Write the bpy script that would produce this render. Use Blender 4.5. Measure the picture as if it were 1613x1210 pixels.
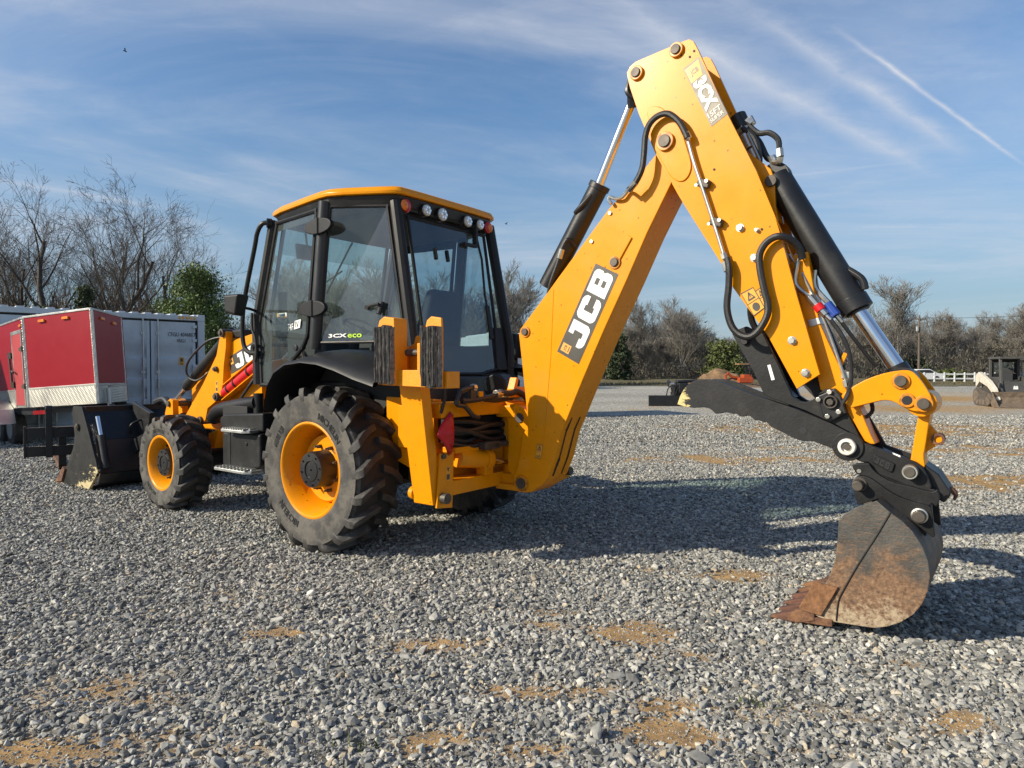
import bpy, bmesh, math, random
import numpy as np
from mathutils import Vector, Matrix, Euler

for o in list(bpy.data.objects):
    bpy.data.objects.remove(o, do_unlink=True)
SC = bpy.context.scene
COL = SC.collection
rad = math.radians

# ------------------------------------------------------------------ camera
cam_d = bpy.data.cameras.new('camera'); cam = bpy.data.objects.new('camera', cam_d); COL.objects.link(cam)
cam.location = (0, 0, 1.5)
cam.rotation_euler = (rad(90) - math.atan(22 / 1050), 0, 0)
cam_d.sensor_fit = 'HORIZONTAL'; cam_d.sensor_width = 36.0; cam_d.lens = 36.0 * 1050 / 1613
cam_d.clip_start = 0.05; cam_d.clip_end = 3000
SC.camera = cam

# ------------------------------------------------------------------ light
SUN_EL, SUN_AZ = rad(28), rad(19)                      # azimuth measured from -X towards the camera side (-Y)
TO_SUN = Vector((-math.cos(SUN_AZ) * math.cos(SUN_EL), -math.sin(SUN_AZ) * math.cos(SUN_EL), math.sin(SUN_EL)))
sun_d = bpy.data.lights.new('sun', 'SUN'); sun_d.energy = 4.7; sun_d.angle = rad(0.53); sun_d.color = (1.0, 0.908, 0.735)
sun = bpy.data.objects.new('sun', sun_d); COL.objects.link(sun)
sun.rotation_euler = (-TO_SUN).to_track_quat('-Z', 'Y').to_euler()
sun.location = (-20, -8, 15)

W = bpy.data.worlds.new('World'); SC.world = W; W.use_nodes = True
nt = W.node_tree; nt.nodes.clear()
def N(tree, typ, **kw):
    n = tree.nodes.new(typ)
    for k, v in kw.items():
        setattr(n, k, v)
    return n
def L(tree, a, b): tree.links.new(a, b)
wo = N(nt, 'ShaderNodeOutputWorld'); bg = N(nt, 'ShaderNodeBackground'); bg.inputs['Strength'].default_value = 0.115
sky = N(nt, 'ShaderNodeTexSky', sky_type='NISHITA', sun_disc=False, sun_elevation=SUN_EL,
        sun_rotation=math.atan2(TO_SUN.x, TO_SUN.y), altitude=200, air_density=1.0, dust_density=0.7, ozone_density=2.2)
tc = N(nt, 'ShaderNodeTexCoord'); sep = N(nt, 'ShaderNodeSeparateXYZ'); L(nt, tc.outputs['Generated'], sep.inputs[0])
def wmath(op, a, b=None, c=None, clamp=False):
    n = N(nt, 'ShaderNodeMath', operation=op, use_clamp=clamp)
    for i, x in enumerate((a, b, c)):
        if x is None: continue
        if isinstance(x, (int, float)): n.inputs[i].default_value = x
        else: L(nt, x, n.inputs[i])
    return n.outputs[0]
zc = wmath('MAXIMUM', sep.outputs[2], 0.02)
zc = wmath('ADD', zc, 0.06)
pu = wmath('DIVIDE', sep.outputs[0], zc); pv = wmath('DIVIDE', sep.outputs[1], zc)   # position on a high flat cloud layer
cmb = N(nt, 'ShaderNodeCombineXYZ'); L(nt, pu, cmb.inputs[0]); L(nt, pv, cmb.inputs[1])
def cloud_layer(rot, scl, nscale, detail, rough, dist, lo, hi, off=(0, 0, 0)):
    mp = N(nt, 'ShaderNodeMapping'); mp.inputs['Rotation'].default_value = (0, 0, rot); mp.inputs['Scale'].default_value = scl
    mp.inputs['Location'].default_value = off
    L(nt, cmb.outputs[0], mp.inputs[0])
    no = N(nt, 'ShaderNodeTexNoise', noise_dimensions='3D'); no.inputs['Scale'].default_value = nscale
    no.inputs['Detail'].default_value = detail; no.inputs['Roughness'].default_value = rough; no.inputs['Distortion'].default_value = dist
    L(nt, mp.outputs[0], no.inputs['Vector'])
    mr = N(nt, 'ShaderNodeMapRange', interpolation_type='SMOOTHSTEP'); mr.inputs[1].default_value = lo; mr.inputs[2].default_value = hi
    L(nt, no.outputs[0], mr.inputs[0]); return mr.outputs[0]
c1 = cloud_layer(rad(-30), (0.55, 0.75, 1), 0.62, 9, 0.58, 1.4, 0.36, 0.76, (3.1, 1.4, 0))
c2 = cloud_layer(rad(36), (0.9, 1.7, 1), 1.9, 8, 0.64, 1.2, 0.38, 0.82, (1.2, 5.2, 2))
cl = wmath('ADD', wmath('MULTIPLY', c1, 0.62), wmath('MULTIPLY', wmath('MULTIPLY', c2, 0.42), wmath('ADD', wmath('MULTIPLY', c1, 0.85), 0.15)))
# contrails: thin lines on the same cloud layer
def trail(p0, p1, width, amp, soft_seed):
    (x0, y0), (x1, y1) = p0, p1
    ln = math.hypot(x1 - x0, y1 - y0); dx, dy = (x1 - x0) / ln, (y1 - y0) / ln
    no = N(nt, 'ShaderNodeTexNoise'); no.inputs['Scale'].default_value = 3.2; no.inputs['Detail'].default_value = 7; no.inputs['Roughness'].default_value = 0.65
    mp = N(nt, 'ShaderNodeMapping'); mp.inputs['Location'].default_value = (soft_seed, 0, 0); L(nt, cmb.outputs[0], mp.inputs[0]); L(nt, mp.outputs[0], no.inputs['Vector'])
    rx = wmath('SUBTRACT', pu, x0); ry = wmath('SUBTRACT', pv, y0)
    t = wmath('ADD', wmath('MULTIPLY', rx, dx), wmath('MULTIPLY', ry, dy))
    d = wmath('ABSOLUTE', wmath('ADD', wmath('SUBTRACT', wmath('MULTIPLY', ry, dx), wmath('MULTIPLY', rx, dy)), wmath('MULTIPLY', wmath('SUBTRACT', no.outputs[0], 0.5), width * 1.6)))
    core = wmath('SUBTRACT', 1.0, wmath('DIVIDE', d, width), clamp=True)
    core = wmath('POWER', core, 1.5)
    e0 = wmath('DIVIDE', t, ln * 0.25, clamp=True); e1 = wmath('DIVIDE', wmath('SUBTRACT', ln, t), ln * 0.25, clamp=True)
    tex = wmath('ADD', wmath('MULTIPLY', no.outputs[0], 1.3), -0.1, clamp=True)
    return wmath('MULTIPLY', wmath('MULTIPLY', wmath('MULTIPLY', core, amp), wmath('MULTIPLY', e0, e1)), tex)
def skyp(px, py):
    x, y = (px - 806.5) / 1050, -(py - 583) / 1050
    n = math.sqrt(1 + x * x + y * y); zz = y / n + 0.06
    return (x / n / zz, 1 / n / zz)
for a, b, w, amp, s in ((skyp(1300, 42), skyp(1612, 266), 0.015, 1.6, 0.0), (skyp(1110, -20), skyp(1525, 255), 0.06, 0.85, 7.0),
                        (skyp(860, -40), skyp(1490, 290), 0.08, 0.85, 13.0), (skyp(1180, 285), skyp(1450, 255), 0.03, 0.5, 17.0), (skyp(-60, 275), skyp(290, 335), 0.06, 0.5, 21.0)):
    cl = wmath('ADD', cl, trail(a, b, w, amp, s))
hz = N(nt, 'ShaderNodeMapRange'); hz.inputs[1].default_value = 0.0; hz.inputs[2].default_value = 0.16
L(nt, sep.outputs[2], hz.inputs[0])
cl = wmath('MULTIPLY', wmath('MULTIPLY', cl, 0.80), hz.outputs[0], clamp=True)
hs = N(nt, 'ShaderNodeHueSaturation'); hs.inputs['Saturation'].default_value = 1.16; hs.inputs['Value'].default_value = 1.0
# the low band of thin grey haze that ends the blue towards the horizon, the same all round
hb = N(nt, 'ShaderNodeMapRange', interpolation_type='SMOOTHSTEP'); hb.inputs[1].default_value = 0.0; hb.inputs[2].default_value = 0.42; hb.inputs[3].default_value = 0.78; hb.inputs[4].default_value = 0.0
L(nt, sep.outputs[2], hb.inputs[0])
hm_ = N(nt, 'ShaderNodeMix', data_type='RGBA'); L(nt, hb.outputs[0], hm_.inputs[0]); L(nt, sky.outputs[0], hm_.inputs[6]); hm_.inputs[7].default_value = (1.75, 2.35, 2.95, 1)
L(nt, hm_.outputs[2], hs.inputs['Color'])
mx = N(nt, 'ShaderNodeMix', data_type='RGBA'); L(nt, cl, mx.inputs[0]); L(nt, hs.outputs[0], mx.inputs[6]); mx.inputs[7].default_value = (4.3, 4.55, 5.1, 1)
L(nt, mx.outputs[2], bg.inputs['Color']); L(nt, bg.outputs[0], wo.inputs[0])

SC.view_settings.view_transform = 'Standard'; SC.view_settings.look = 'None'
SC.view_settings.exposure = 0.42; SC.view_settings.gamma = 1.0
SC.view_settings.use_curve_mapping = False
SC.render.engine = 'CYCLES'
SC.cycles.max_bounces = 8; SC.cycles.transparent_max_bounces = 12

# ------------------------------------------------------------------ materials
def mat(name, base, rough=0.5, metal=0.0, var=0.12, scale=6.0, dirt=0.0, dirtc=(0.2, 0.16, 0.11), dscale=3.0, bump=0.0, bscale=60.0, spec=0.5, coat=0.0, rvar=0.1, cut=0.5, chips=0.0):
    m = bpy.data.materials.new(name); m.use_nodes = True; t = m.node_tree; b = t.nodes['Principled BSDF']
    tcn = N(t, 'ShaderNodeTexCoord')
    n1 = N(t, 'ShaderNodeTexNoise'); n1.inputs['Scale'].default_value = scale; n1.inputs['Detail'].default_value = 6; n1.inputs['Roughness'].default_value = 0.65
    L(t, tcn.outputs['Object'], n1.inputs['Vector'])
    mr = N(t, 'ShaderNodeMapRange'); mr.inputs[3].default_value = 1 - var; mr.inputs[4].default_value = 1 + var; mr.inputs[1].default_value = 0.3; mr.inputs[2].default_value = 0.7
    L(t, n1.outputs[0], mr.inputs[0])
    mu = N(t, 'ShaderNodeMix', data_type='RGBA', blend_type='MULTIPLY'); mu.inputs[0].default_value = 1.0; mu.inputs[6].default_value = (*base, 1)
    L(t, mr.outputs[0], mu.inputs[7]); out = mu.outputs[2]
    mr2 = N(t, 'ShaderNodeMapRange'); mr2.inputs[3].default_value = max(0.03, rough - rvar); mr2.inputs[4].default_value = min(1, rough + rvar); mr2.inputs[1].default_value = 0.3; mr2.inputs[2].default_value = 0.7
    n2 = N(t, 'ShaderNodeTexNoise'); n2.inputs['Scale'].default_value = dscale; n2.inputs['Detail'].default_value = 8; n2.inputs['Roughness'].default_value = 0.7
    L(t, tcn.outputs['Object'], n2.inputs['Vector']); L(t, n2.outputs[0], mr2.inputs[0]); L(t, mr2.outputs[0], b.inputs['Roughness'])
    if dirt > 0:
        md = N(t, 'ShaderNodeMapRange', interpolation_type='SMOOTHSTEP'); md.inputs[1].default_value = cut; md.inputs[2].default_value = cut + 0.22; md.inputs[4].default_value = dirt
        L(t, n2.outputs[0], md.inputs[0])
        mi = N(t, 'ShaderNodeMix', data_type='RGBA'); mi.inputs[7].default_value = (*dirtc, 1); L(t, md.outputs[0], mi.inputs[0]); L(t, out, mi.inputs[6]); out = mi.outputs[2]
    if chips > 0:      # small stone chips and grease specks
        v1 = N(t, 'ShaderNodeTexVoronoi', feature='F1'); v1.inputs['Scale'].default_value = 34; L(t, tcn.outputs['Object'], v1.inputs['Vector'])
        sc_ = N(t, 'ShaderNodeSeparateColor'); L(t, v1.outputs['Color'], sc_.inputs[0])
        g1 = N(t, 'ShaderNodeMath', operation='GREATER_THAN'); L(t, sc_.outputs[0], g1.inputs[0]); g1.inputs[1].default_value = 0.955
        g2 = N(t, 'ShaderNodeMath', operation='LESS_THAN'); L(t, v1.outputs['Distance'], g2.inputs[0]); g2.inputs[1].default_value = 0.22
        g3 = N(t, 'ShaderNodeMath', operation='MULTIPLY'); L(t, g1.outputs[0], g3.inputs[0]); L(t, g2.outputs[0], g3.inputs[1])
        g4 = N(t, 'ShaderNodeMath', operation='MULTIPLY'); L(t, g3.outputs[0], g4.inputs[0]); g4.inputs[1].default_value = chips
        mp_ = N(t, 'ShaderNodeMapping'); mp_.inputs['Scale'].default_value = (2.0, 2.0, .5); L(t, tcn.outputs['Object'], mp_.inputs[0])
        n9 = N(t, 'ShaderNodeTexNoise'); n9.inputs['Scale'].default_value = 14; n9.inputs['Detail'].default_value = 8; n9.inputs['Roughness'].default_value = 0.75; L(t, mp_.outputs[0], n9.inputs['Vector'])
        m9 = N(t, 'ShaderNodeMapRange', interpolation_type='SMOOTHSTEP'); m9.inputs[1].default_value = 0.62; m9.inputs[2].default_value = 0.80; m9.inputs[4].default_value = 0.55; L(t, n9.outputs[0], m9.inputs[0])
        mi_ = N(t, 'ShaderNodeMix', data_type='RGBA'); mi_.inputs[7].default_value = (0.30, 0.16, 0.045, 1); L(t, m9.outputs[0], mi_.inputs[0]); L(t, out, mi_.inputs[6]); out = mi_.outputs[2]
        mi_ = N(t, 'ShaderNodeMix', data_type='RGBA'); mi_.inputs[7].default_value = (0.10, 0.045, 0.012, 1); L(t, g4.outputs[0], mi_.inputs[0]); L(t, out, mi_.inputs[6]); out = mi_.outputs[2]
    L(t, out, b.inputs['Base Color'])
    b.inputs['Metallic'].default_value = metal; b.inputs['Specular IOR Level'].default_value = spec
    if coat: b.inputs['Coat Weight'].default_value = coat; b.inputs['Coat Roughness'].default_value = 0.15
    if bump > 0:
        n3 = N(t, 'ShaderNodeTexNoise'); n3.inputs['Scale'].default_value = bscale; n3.inputs['Detail'].default_value = 4
        L(t, tcn.outputs['Object'], n3.inputs['Vector'])
        bp = N(t, 'ShaderNodeBump'); bp.inputs['Strength'].default_value = bump; bp.inputs['Distance'].default_value = 0.01
        L(t, n3.outputs[0], bp.inputs['Height']); L(t, bp.outputs[0], b.inputs['Normal'])
    return m
M = {}
M['yellow'] = mat('yellow_paint', (0.77, 0.278, 0.0022), 0.29, var=0.06, dirt=0.26, dirtc=(0.44, 0.24, 0.05), dscale=2.2, bump=0.05, bscale=160, cut=0.50, rvar=0.06, spec=0.26, chips=0.8)
M['greasy'] = mat('greasy_yellow_paint', (0.66, 0.235, 0.003), 0.42, var=0.15, dirt=0.85, dirtc=(0.22, 0.085, 0.012), dscale=16, cut=0.44)
M['yellow_worn'] = mat('chipped_yellow_paint', (0.75, 0.275, 0.006), 0.45, var=0.1, dirt=0.9, dirtc=(0.06, 0.035, 0.015), dscale=26, bump=0.2, cut=0.60)
M['black'] = mat('black_paint', (0.012, 0.012, 0.013), 0.42, var=0.3, dirt=0.3, dirtc=(0.045, 0.042, 0.036), dscale=4, bump=0.05, cut=0.5)
M['black_worn'] = mat('scratched_black_paint', (0.013, 0.013, 0.0135), 0.48, var=0.4, dirt=0.6, dirtc=(0.048, 0.045, 0.038), dscale=7, bump=0.1, cut=0.55, spec=0.32)
M['plastic'] = mat('black_plastic', (0.012, 0.012, 0.013), 0.46, var=0.15, dirt=0.35, dirtc=(0.030, 0.028, 0.026), dscale=3, bump=0.08, bscale=250, spec=0.30)
M['dark'] = mat('dark_interior', (0.012, 0.012, 0.013), 0.7)
M['trim'] = mat('grey_black_trim', (0.020, 0.020, 0.022), 0.34, var=0.1)
M['hose'] = mat('hydraulic_hose_rubber', (0.014, 0.014, 0.015), 0.45, var=0.2, bump=0.25, bscale=300)
M['rubber'] = mat('dusty_tyre_rubber', (0.040, 0.038, 0.036), 0.78, var=0.3, scale=9, dirt=0.75, dirtc=(0.138, 0.125, 0.106), dscale=5, bump=0.2, bscale=90, cut=0.40)
M['tread'] = mat('worn_tread_rubber', (0.034, 0.032, 0.030), 0.62, var=0.3, scale=9, dirt=0.8, dirtc=(0.125, 0.117, 0.105), dscale=8, bump=0.2, bscale=90, cut=0.5)
M['tread_base'] = mat('dark_rubber_between_lugs', (0.017, 0.017, 0.017), 0.7, var=0.3, scale=9, dirt=0.5, dirtc=(0.05, 0.046, 0.04), dscale=6, bump=0.2, bscale=90)
M['tyre_print'] = mat('raised_tyre_lettering', (0.018, 0.018, 0.018), 0.4)
M['pad'] = mat('laminated_rubber', (0.022, 0.020, 0.019), 0.85, var=0.5, scale=30, dirt=0.8, dirtc=(0.13, 0.115, 0.10), dscale=30, bump=0.6, bscale=80, cut=0.5)
M['rust_plate'] = mat('orange_brown_rusty_plate', (0.20, 0.095, 0.042), 0.85, var=0.5, scale=22, dirt=0.8, dirtc=(0.10, 0.048, 0.024), dscale=12, bump=0.5, bscale=60, cut=0.5)
M['cord'] = mat('frayed_tyre_cord', (0.20, 0.18, 0.16), 0.9, var=0.5, scale=40, dirt=0.95, dirtc=(0.03, 0.027, 0.025), dscale=26, bump=0.6, cut=0.50)
M['chrome'] = mat('chromed_rod', (0.78, 0.78, 0.80), 0.16, 1.0, var=0.05, rvar=0.05)
M['steel'] = mat('zinc_plated_steel', (0.58, 0.56, 0.50), 0.36, 1.0, var=0.2)
M['pin'] = mat('dark_steel_pin', (0.085, 0.072, 0.060), 0.55, 0.4, var=0.3, scale=20)
M['alu'] = mat('bare_aluminium', (0.50, 0.50, 0.48), 0.42, 0.85, var=0.15)
M['rust'] = mat('rusty_steel', (0.105, 0.046, 0.030), 0.85, var=0.45, scale=14, dirt=0.85, dirtc=(0.24, 0.125, 0.055), dscale=9, bump=0.5, bscale=50, cut=0.45)
M['redpaint'] = mat('bright_red_paint', (0.60, 0.012, 0.018), 0.35)
M['redcloth'] = mat('red_vinyl_cloth', (0.50, 0.006, 0.012), 0.38, var=0.2, bump=0.3, bscale=25)
M['white'] = mat('white_print', (0.80, 0.80, 0.78), 0.5, var=0.06, scale=20)
M['white_worn'] = mat('worn_white_print', (0.70, 0.66, 0.58), 0.5, var=0.2, scale=40)
M['decal'] = mat('dark_grey_decal', (0.058, 0.054, 0.046), 0.4, var=0.15)
M['decal_worn'] = mat('faded_grey_decal', (0.22, 0.19, 0.15), 0.5, var=0.3, scale=8, dirt=0.7, dirtc=(0.42, 0.36, 0.28), dscale=30, cut=0.48)
M['orange_print'] = mat('orange_print', (0.80, 0.36, 0.06), 0.45, var=0.1)
M['lime'] = mat('lime_print', (0.45, 0.72, 0.02), 0.5)
M['lamp'] = mat('clear_lamp_lens', (0.62, 0.60, 0.54), 0.15, 0.2, var=0.35, scale=60)
M['amber'] = mat('amber_lens', (0.75, 0.20, 0.02), 0.2, var=0.2)
M['redlens'] = mat('red_lens', (0.42, 0.012, 0.02), 0.15, var=0.2)
M['blue'] = mat('blue_coupling', (0.02, 0.06, 0.30), 0.4)
M['seat'] = mat('dark_seat_fabric', (0.045, 0.047, 0.050), 0.85)
M['trailer_red'] = mat('red_trailer_skin', (0.29, 0.009, 0.018), 0.32, var=0.04, rvar=0.02, spec=0.4)
M['door_red'] = mat('faded_red_door', (0.42, 0.06, 0.062), 0.42, var=0.08)  # a lighter red than the trailer skin
M['container'] = mat('grey_container_paint', (0.52, 0.56, 0.58), 0.5, var=0.08, scale=3, dirt=0.55, dirtc=(0.36, 0.35, 0.32), dscale=2.5)
M['gasket'] = mat('black_gasket', (0.012, 0.013, 0.016), 0.7)  # also on the flat discs that paint the shade of open holes
M['cream'] = mat('cream_machine_paint', (0.62, 0.57, 0.48), 0.5, var=0.2, dirt=0.6, dirtc=(0.25, 0.18, 0.12))
M['grey'] = mat('charcoal_machine_paint', (0.07, 0.068, 0.064), 0.55, var=0.2)
M['mudsteel'] = mat('muddy_bucket_steel', (0.16, 0.12, 0.085), 0.75, var=0.4)
M['track'] = mat('muddy_rubber_track', (0.09, 0.075, 0.06), 0.9, var=0.4)
M['orange'] = mat('orange_machine_paint', (0.36, 0.060, 0.014), 0.45, var=0.2)
M['brown'] = mat('tan_canopy', (0.45, 0.25, 0.13), 0.6)
M['dirt'] = mat('orange_brown_soil', (0.20, 0.12, 0.06), 0.95, var=0.4, scale=3, bump=0.6, bscale=8)
M['fence'] = mat('white_vinyl_fence', (0.74, 0.75, 0.74), 0.5)
M['wood'] = mat('weathered_pole_wood', (0.12, 0.095, 0.075), 0.9, var=0.25)
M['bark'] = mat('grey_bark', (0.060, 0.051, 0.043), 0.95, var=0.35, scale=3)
M['bark_far'] = mat('grey_brown_bark', (0.200, 0.183, 0.160), 0.95, var=0.3, scale=0.5)  # paler than the near bark: distance haze put into the colour
M['twig'] = mat('brown_twigs', (0.11, 0.085, 0.066), 0.95, var=0.35, scale=1)
M['brush'] = mat('dry_brush', (0.155, 0.138, 0.105), 0.95, var=0.5, scale=0.6)
M['brush_green'] = mat('spring_green_brush', (0.095, 0.115, 0.035), 0.9, var=0.45, scale=0.8)
M['leaf'] = mat('fresh_green_leaves', (0.078, 0.118, 0.021), 0.6, var=0.5, scale=1.6)
M['needle'] = mat('dark_evergreen_needles', (0.040, 0.058, 0.024), 0.8, var=0.4, scale=2)
M['verge'] = mat('rough_grass', (0.115, 0.098, 0.048), 0.95, var=0.4, scale=1)
M['carwhite'] = mat('white_car_paint', (0.78, 0.78, 0.78), 0.25, spec=0.6)
M['carglass'] = mat('dark_car_glass', (0.02, 0.025, 0.03), 0.08)
M['bird'] = mat('dark_feathers', (0.02, 0.02, 0.022), 0.8)
M['warn'] = mat('yellow_warning_print', (0.80, 0.36, 0.03), 0.45)

def glass_mat(name, tint, refl):
    m = bpy.data.materials.new(name); m.use_nodes = True; t = m.node_tree; t.nodes.clear()
    o = N(t, 'ShaderNodeOutputMaterial'); tr = N(t, 'ShaderNodeBsdfTransparent'); tr.inputs[0].default_value = (*tint, 1)
    gl = N(t, 'ShaderNodeBsdfGlossy'); gl.inputs['Roughness'].default_value = 0.02; gl.inputs['Color'].default_value = (0.9, 0.95, 1, 1)
    ge = N(t, 'ShaderNodeNewGeometry'); dp = N(t, 'ShaderNodeVectorMath', operation='DOT_PRODUCT'); L(t, ge.outputs['Normal'], dp.inputs[0]); L(t, ge.outputs['Incoming'], dp.inputs[1])
    ab = N(t, 'ShaderNodeMath', operation='ABSOLUTE'); L(t, dp.outputs['Value'], ab.inputs[0])
    om = N(t, 'ShaderNodeMath', operation='SUBTRACT'); om.inputs[0].default_value = 1.0; L(t, ab.outputs[0], om.inputs[1])
    pw = N(t, 'ShaderNodeMath', operation='POWER'); L(t, om.outputs[0], pw.inputs[0]); pw.inputs[1].default_value = 5.0
    mr = N(t, 'ShaderNodeMapRange'); mr.inputs[3].default_value = refl; mr.inputs[4].default_value = 0.95
    L(t, pw.outputs[0], mr.inputs[0])
    s = N(t, 'ShaderNodeMixShader'); L(t, mr.outputs[0], s.inputs[0]); L(t, tr.outputs[0], s.inputs[1]); L(t, gl.outputs[0], s.inputs[2]); 
    # a thin film of dust and smears, uneven over the pane
    tcn = N(t, 'ShaderNodeTexCoord'); mp = N(t, 'ShaderNodeMapping'); mp.inputs['Scale'].default_value = (1, 1, .45); L(t, tcn.outputs['Object'], mp.inputs[0])
    no = N(t, 'ShaderNodeTexNoise'); no.inputs['Scale'].default_value = 3.2; no.inputs['Detail'].default_value = 8; no.inputs['Roughness'].default_value = .65; L(t, mp.outputs[0], no.inputs['Vector'])
    md = N(t, 'ShaderNodeMapRange'); md.inputs[1].default_value = .3; md.inputs[2].default_value = .75; md.inputs[3].default_value = .012; md.inputs[4].default_value = .075; L(t, no.outputs[0], md.inputs[0])
    df = N(t, 'ShaderNodeBsdfDiffuse'); df.inputs[0].default_value = (.55, .60, .57, 1); s2 = N(t, 'ShaderNodeMixShader'); L(t, md.outputs[0], s2.inputs[0]); L(t, s.outputs[0], s2.inputs[1]); L(t, df.outputs[0], s2.inputs[2]); L(t, s2.outputs[0], o.inputs[0])
    return m
M['glass'] = glass_mat('tinted_cab_glass', (0.73, 0.835, 0.81), 0.085)
M['glass_dark'] = glass_mat('dark_tinted_rear_glass', (0.52, 0.625, 0.665), 0.075)
M['glass_band'] = glass_mat('teal_sun_band_glass', (0.62, 0.70, 0.70), 0.05)

def bucket_mat():
    m = mat('rust_streaked_bucket_steel', (0.066, 0.062, 0.055), 0.60, var=0.45, scale=9, bump=0.3, bscale=70)
    t = m.node_tree; b = t.nodes['Principled BSDF']; src = b.inputs['Base Color'].links[0].from_socket
    tcn = N(t, 'ShaderNodeTexCoord')
    sp = N(t, 'ShaderNodeSeparateXYZ'); L(t, tcn.outputs['Object'], sp.inputs[0])
    no = N(t, 'ShaderNodeTexNoise'); no.inputs['Scale'].default_value = 5.5; no.inputs['Detail'].default_value = 10; no.inputs['Roughness'].default_value = 0.72; no.inputs['Distortion'].default_value = 0.6
    L(t, tcn.outputs['Object'], no.inputs['Vector'])
    def mth(op, a, b_=None, clamp=False):
        n = N(t, 'ShaderNodeMath', operation=op, use_clamp=clamp)
        for i, x in enumerate((a, b_)):
            if x is None: continue
            if isinstance(x, (int, float)): n.inputs[i].default_value = x
            else: L(t, x, n.inputs[i])
        return n.outputs[0]
    # scoured rust is thickest on the rounded heel that drags through the ground
    h = mth('SUBTRACT', 0.62, sp.outputs[2]); f = mth('MULTIPLY', h, 0.62)
    k = mth('ADD', no.outputs[0], mth('ADD', f, -0.045))
    mr = N(t, 'ShaderNodeMapRange', interpolation_type='SMOOTHSTEP'); mr.inputs[1].default_value = 0.46; mr.inputs[2].default_value = 0.68; L(t, k, mr.inputs[0])
    ru = N(t, 'ShaderNodeValToRGB'); ru.color_ramp.elements[0].color = (0.075, 0.038, 0.021, 1); ru.color_ramp.elements[1].color = (0.265, 0.155, 0.085, 1)
    no2 = N(t, 'ShaderNodeTexNoise'); no2.inputs['Scale'].default_value = 38; no2.inputs['Detail'].default_value = 8; no2.inputs['Roughness'].default_value = 0.75
    L(t, tcn.outputs['Object'], no2.inputs['Vector'])
    mr2 = N(t, 'ShaderNodeMapRange'); mr2.inputs[1].default_value = 0.35; mr2.inputs[2].default_value = 0.65; L(t, no2.outputs[0], mr2.inputs[0]); L(t, mr2.outputs[0], ru.inputs[0])
    mi = N(t, 'ShaderNodeMix', data_type='RGBA'); L(t, mr.outputs[0], mi.inputs[0]); L(t, src, mi.inputs[6]); L(t, ru.outputs[0], mi.inputs[7])
    # pale dried mud low down
    k2 = mth('ADD', mth('MULTIPLY', no2.outputs[0], 0.55), mth('ADD', mth('MULTIPLY', h, 0.9), mth('MULTIPLY', no.outputs[0], 0.5)))
    mr3 = N(t, 'ShaderNodeMapRange', interpolation_type='SMOOTHSTEP'); mr3.inputs[1].default_value = 0.86; mr3.inputs[2].default_value = 1.06; mr3.inputs[4].default_value = 0.75; L(t, k2, mr3.inputs[0])
    mi2 = N(t, 'ShaderNodeMix', data_type='RGBA'); L(t, mr3.outputs[0], mi2.inputs[0]); L(t, mi.outputs[2], mi2.inputs[6]); mi2.inputs[7].default_value = (0.46, 0.38, 0.26, 1)
    # fine scratches
    mp = N(t, 'ShaderNodeMapping'); mp.inputs['Rotation'].default_value = (0, 0.6, 0); mp.inputs['Scale'].default_value = (4, 1, 60); L(t, tcn.outputs['Object'], mp.inputs[0])
    n4 = N(t, 'ShaderNodeTexNoise'); n4.inputs['Scale'].default_value = 3; n4.inputs['Detail'].default_value = 3; L(t, mp.outputs[0], n4.inputs['Vector'])
    mr4 = N(t, 'ShaderNodeMapRange'); mr4.inputs[1].default_value = 0.57; mr4.inputs[2].default_value = 0.68; mr4.inputs[4].default_value = 0.55; L(t, n4.outputs[0], mr4.inputs[0])
    mi3 = N(t, 'ShaderNodeMix', data_type='RGBA'); L(t, mr4.outputs[0], mi3.inputs[0]); L(t, mi2.outputs[2], mi3.inputs[6]); mi3.inputs[7].default_value = (0.26, 0.13, 0.06, 1)
    L(t, mi3.outputs[2], b.inputs['Base Color']); return m
M['bucket'] = bucket_mat()

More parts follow.
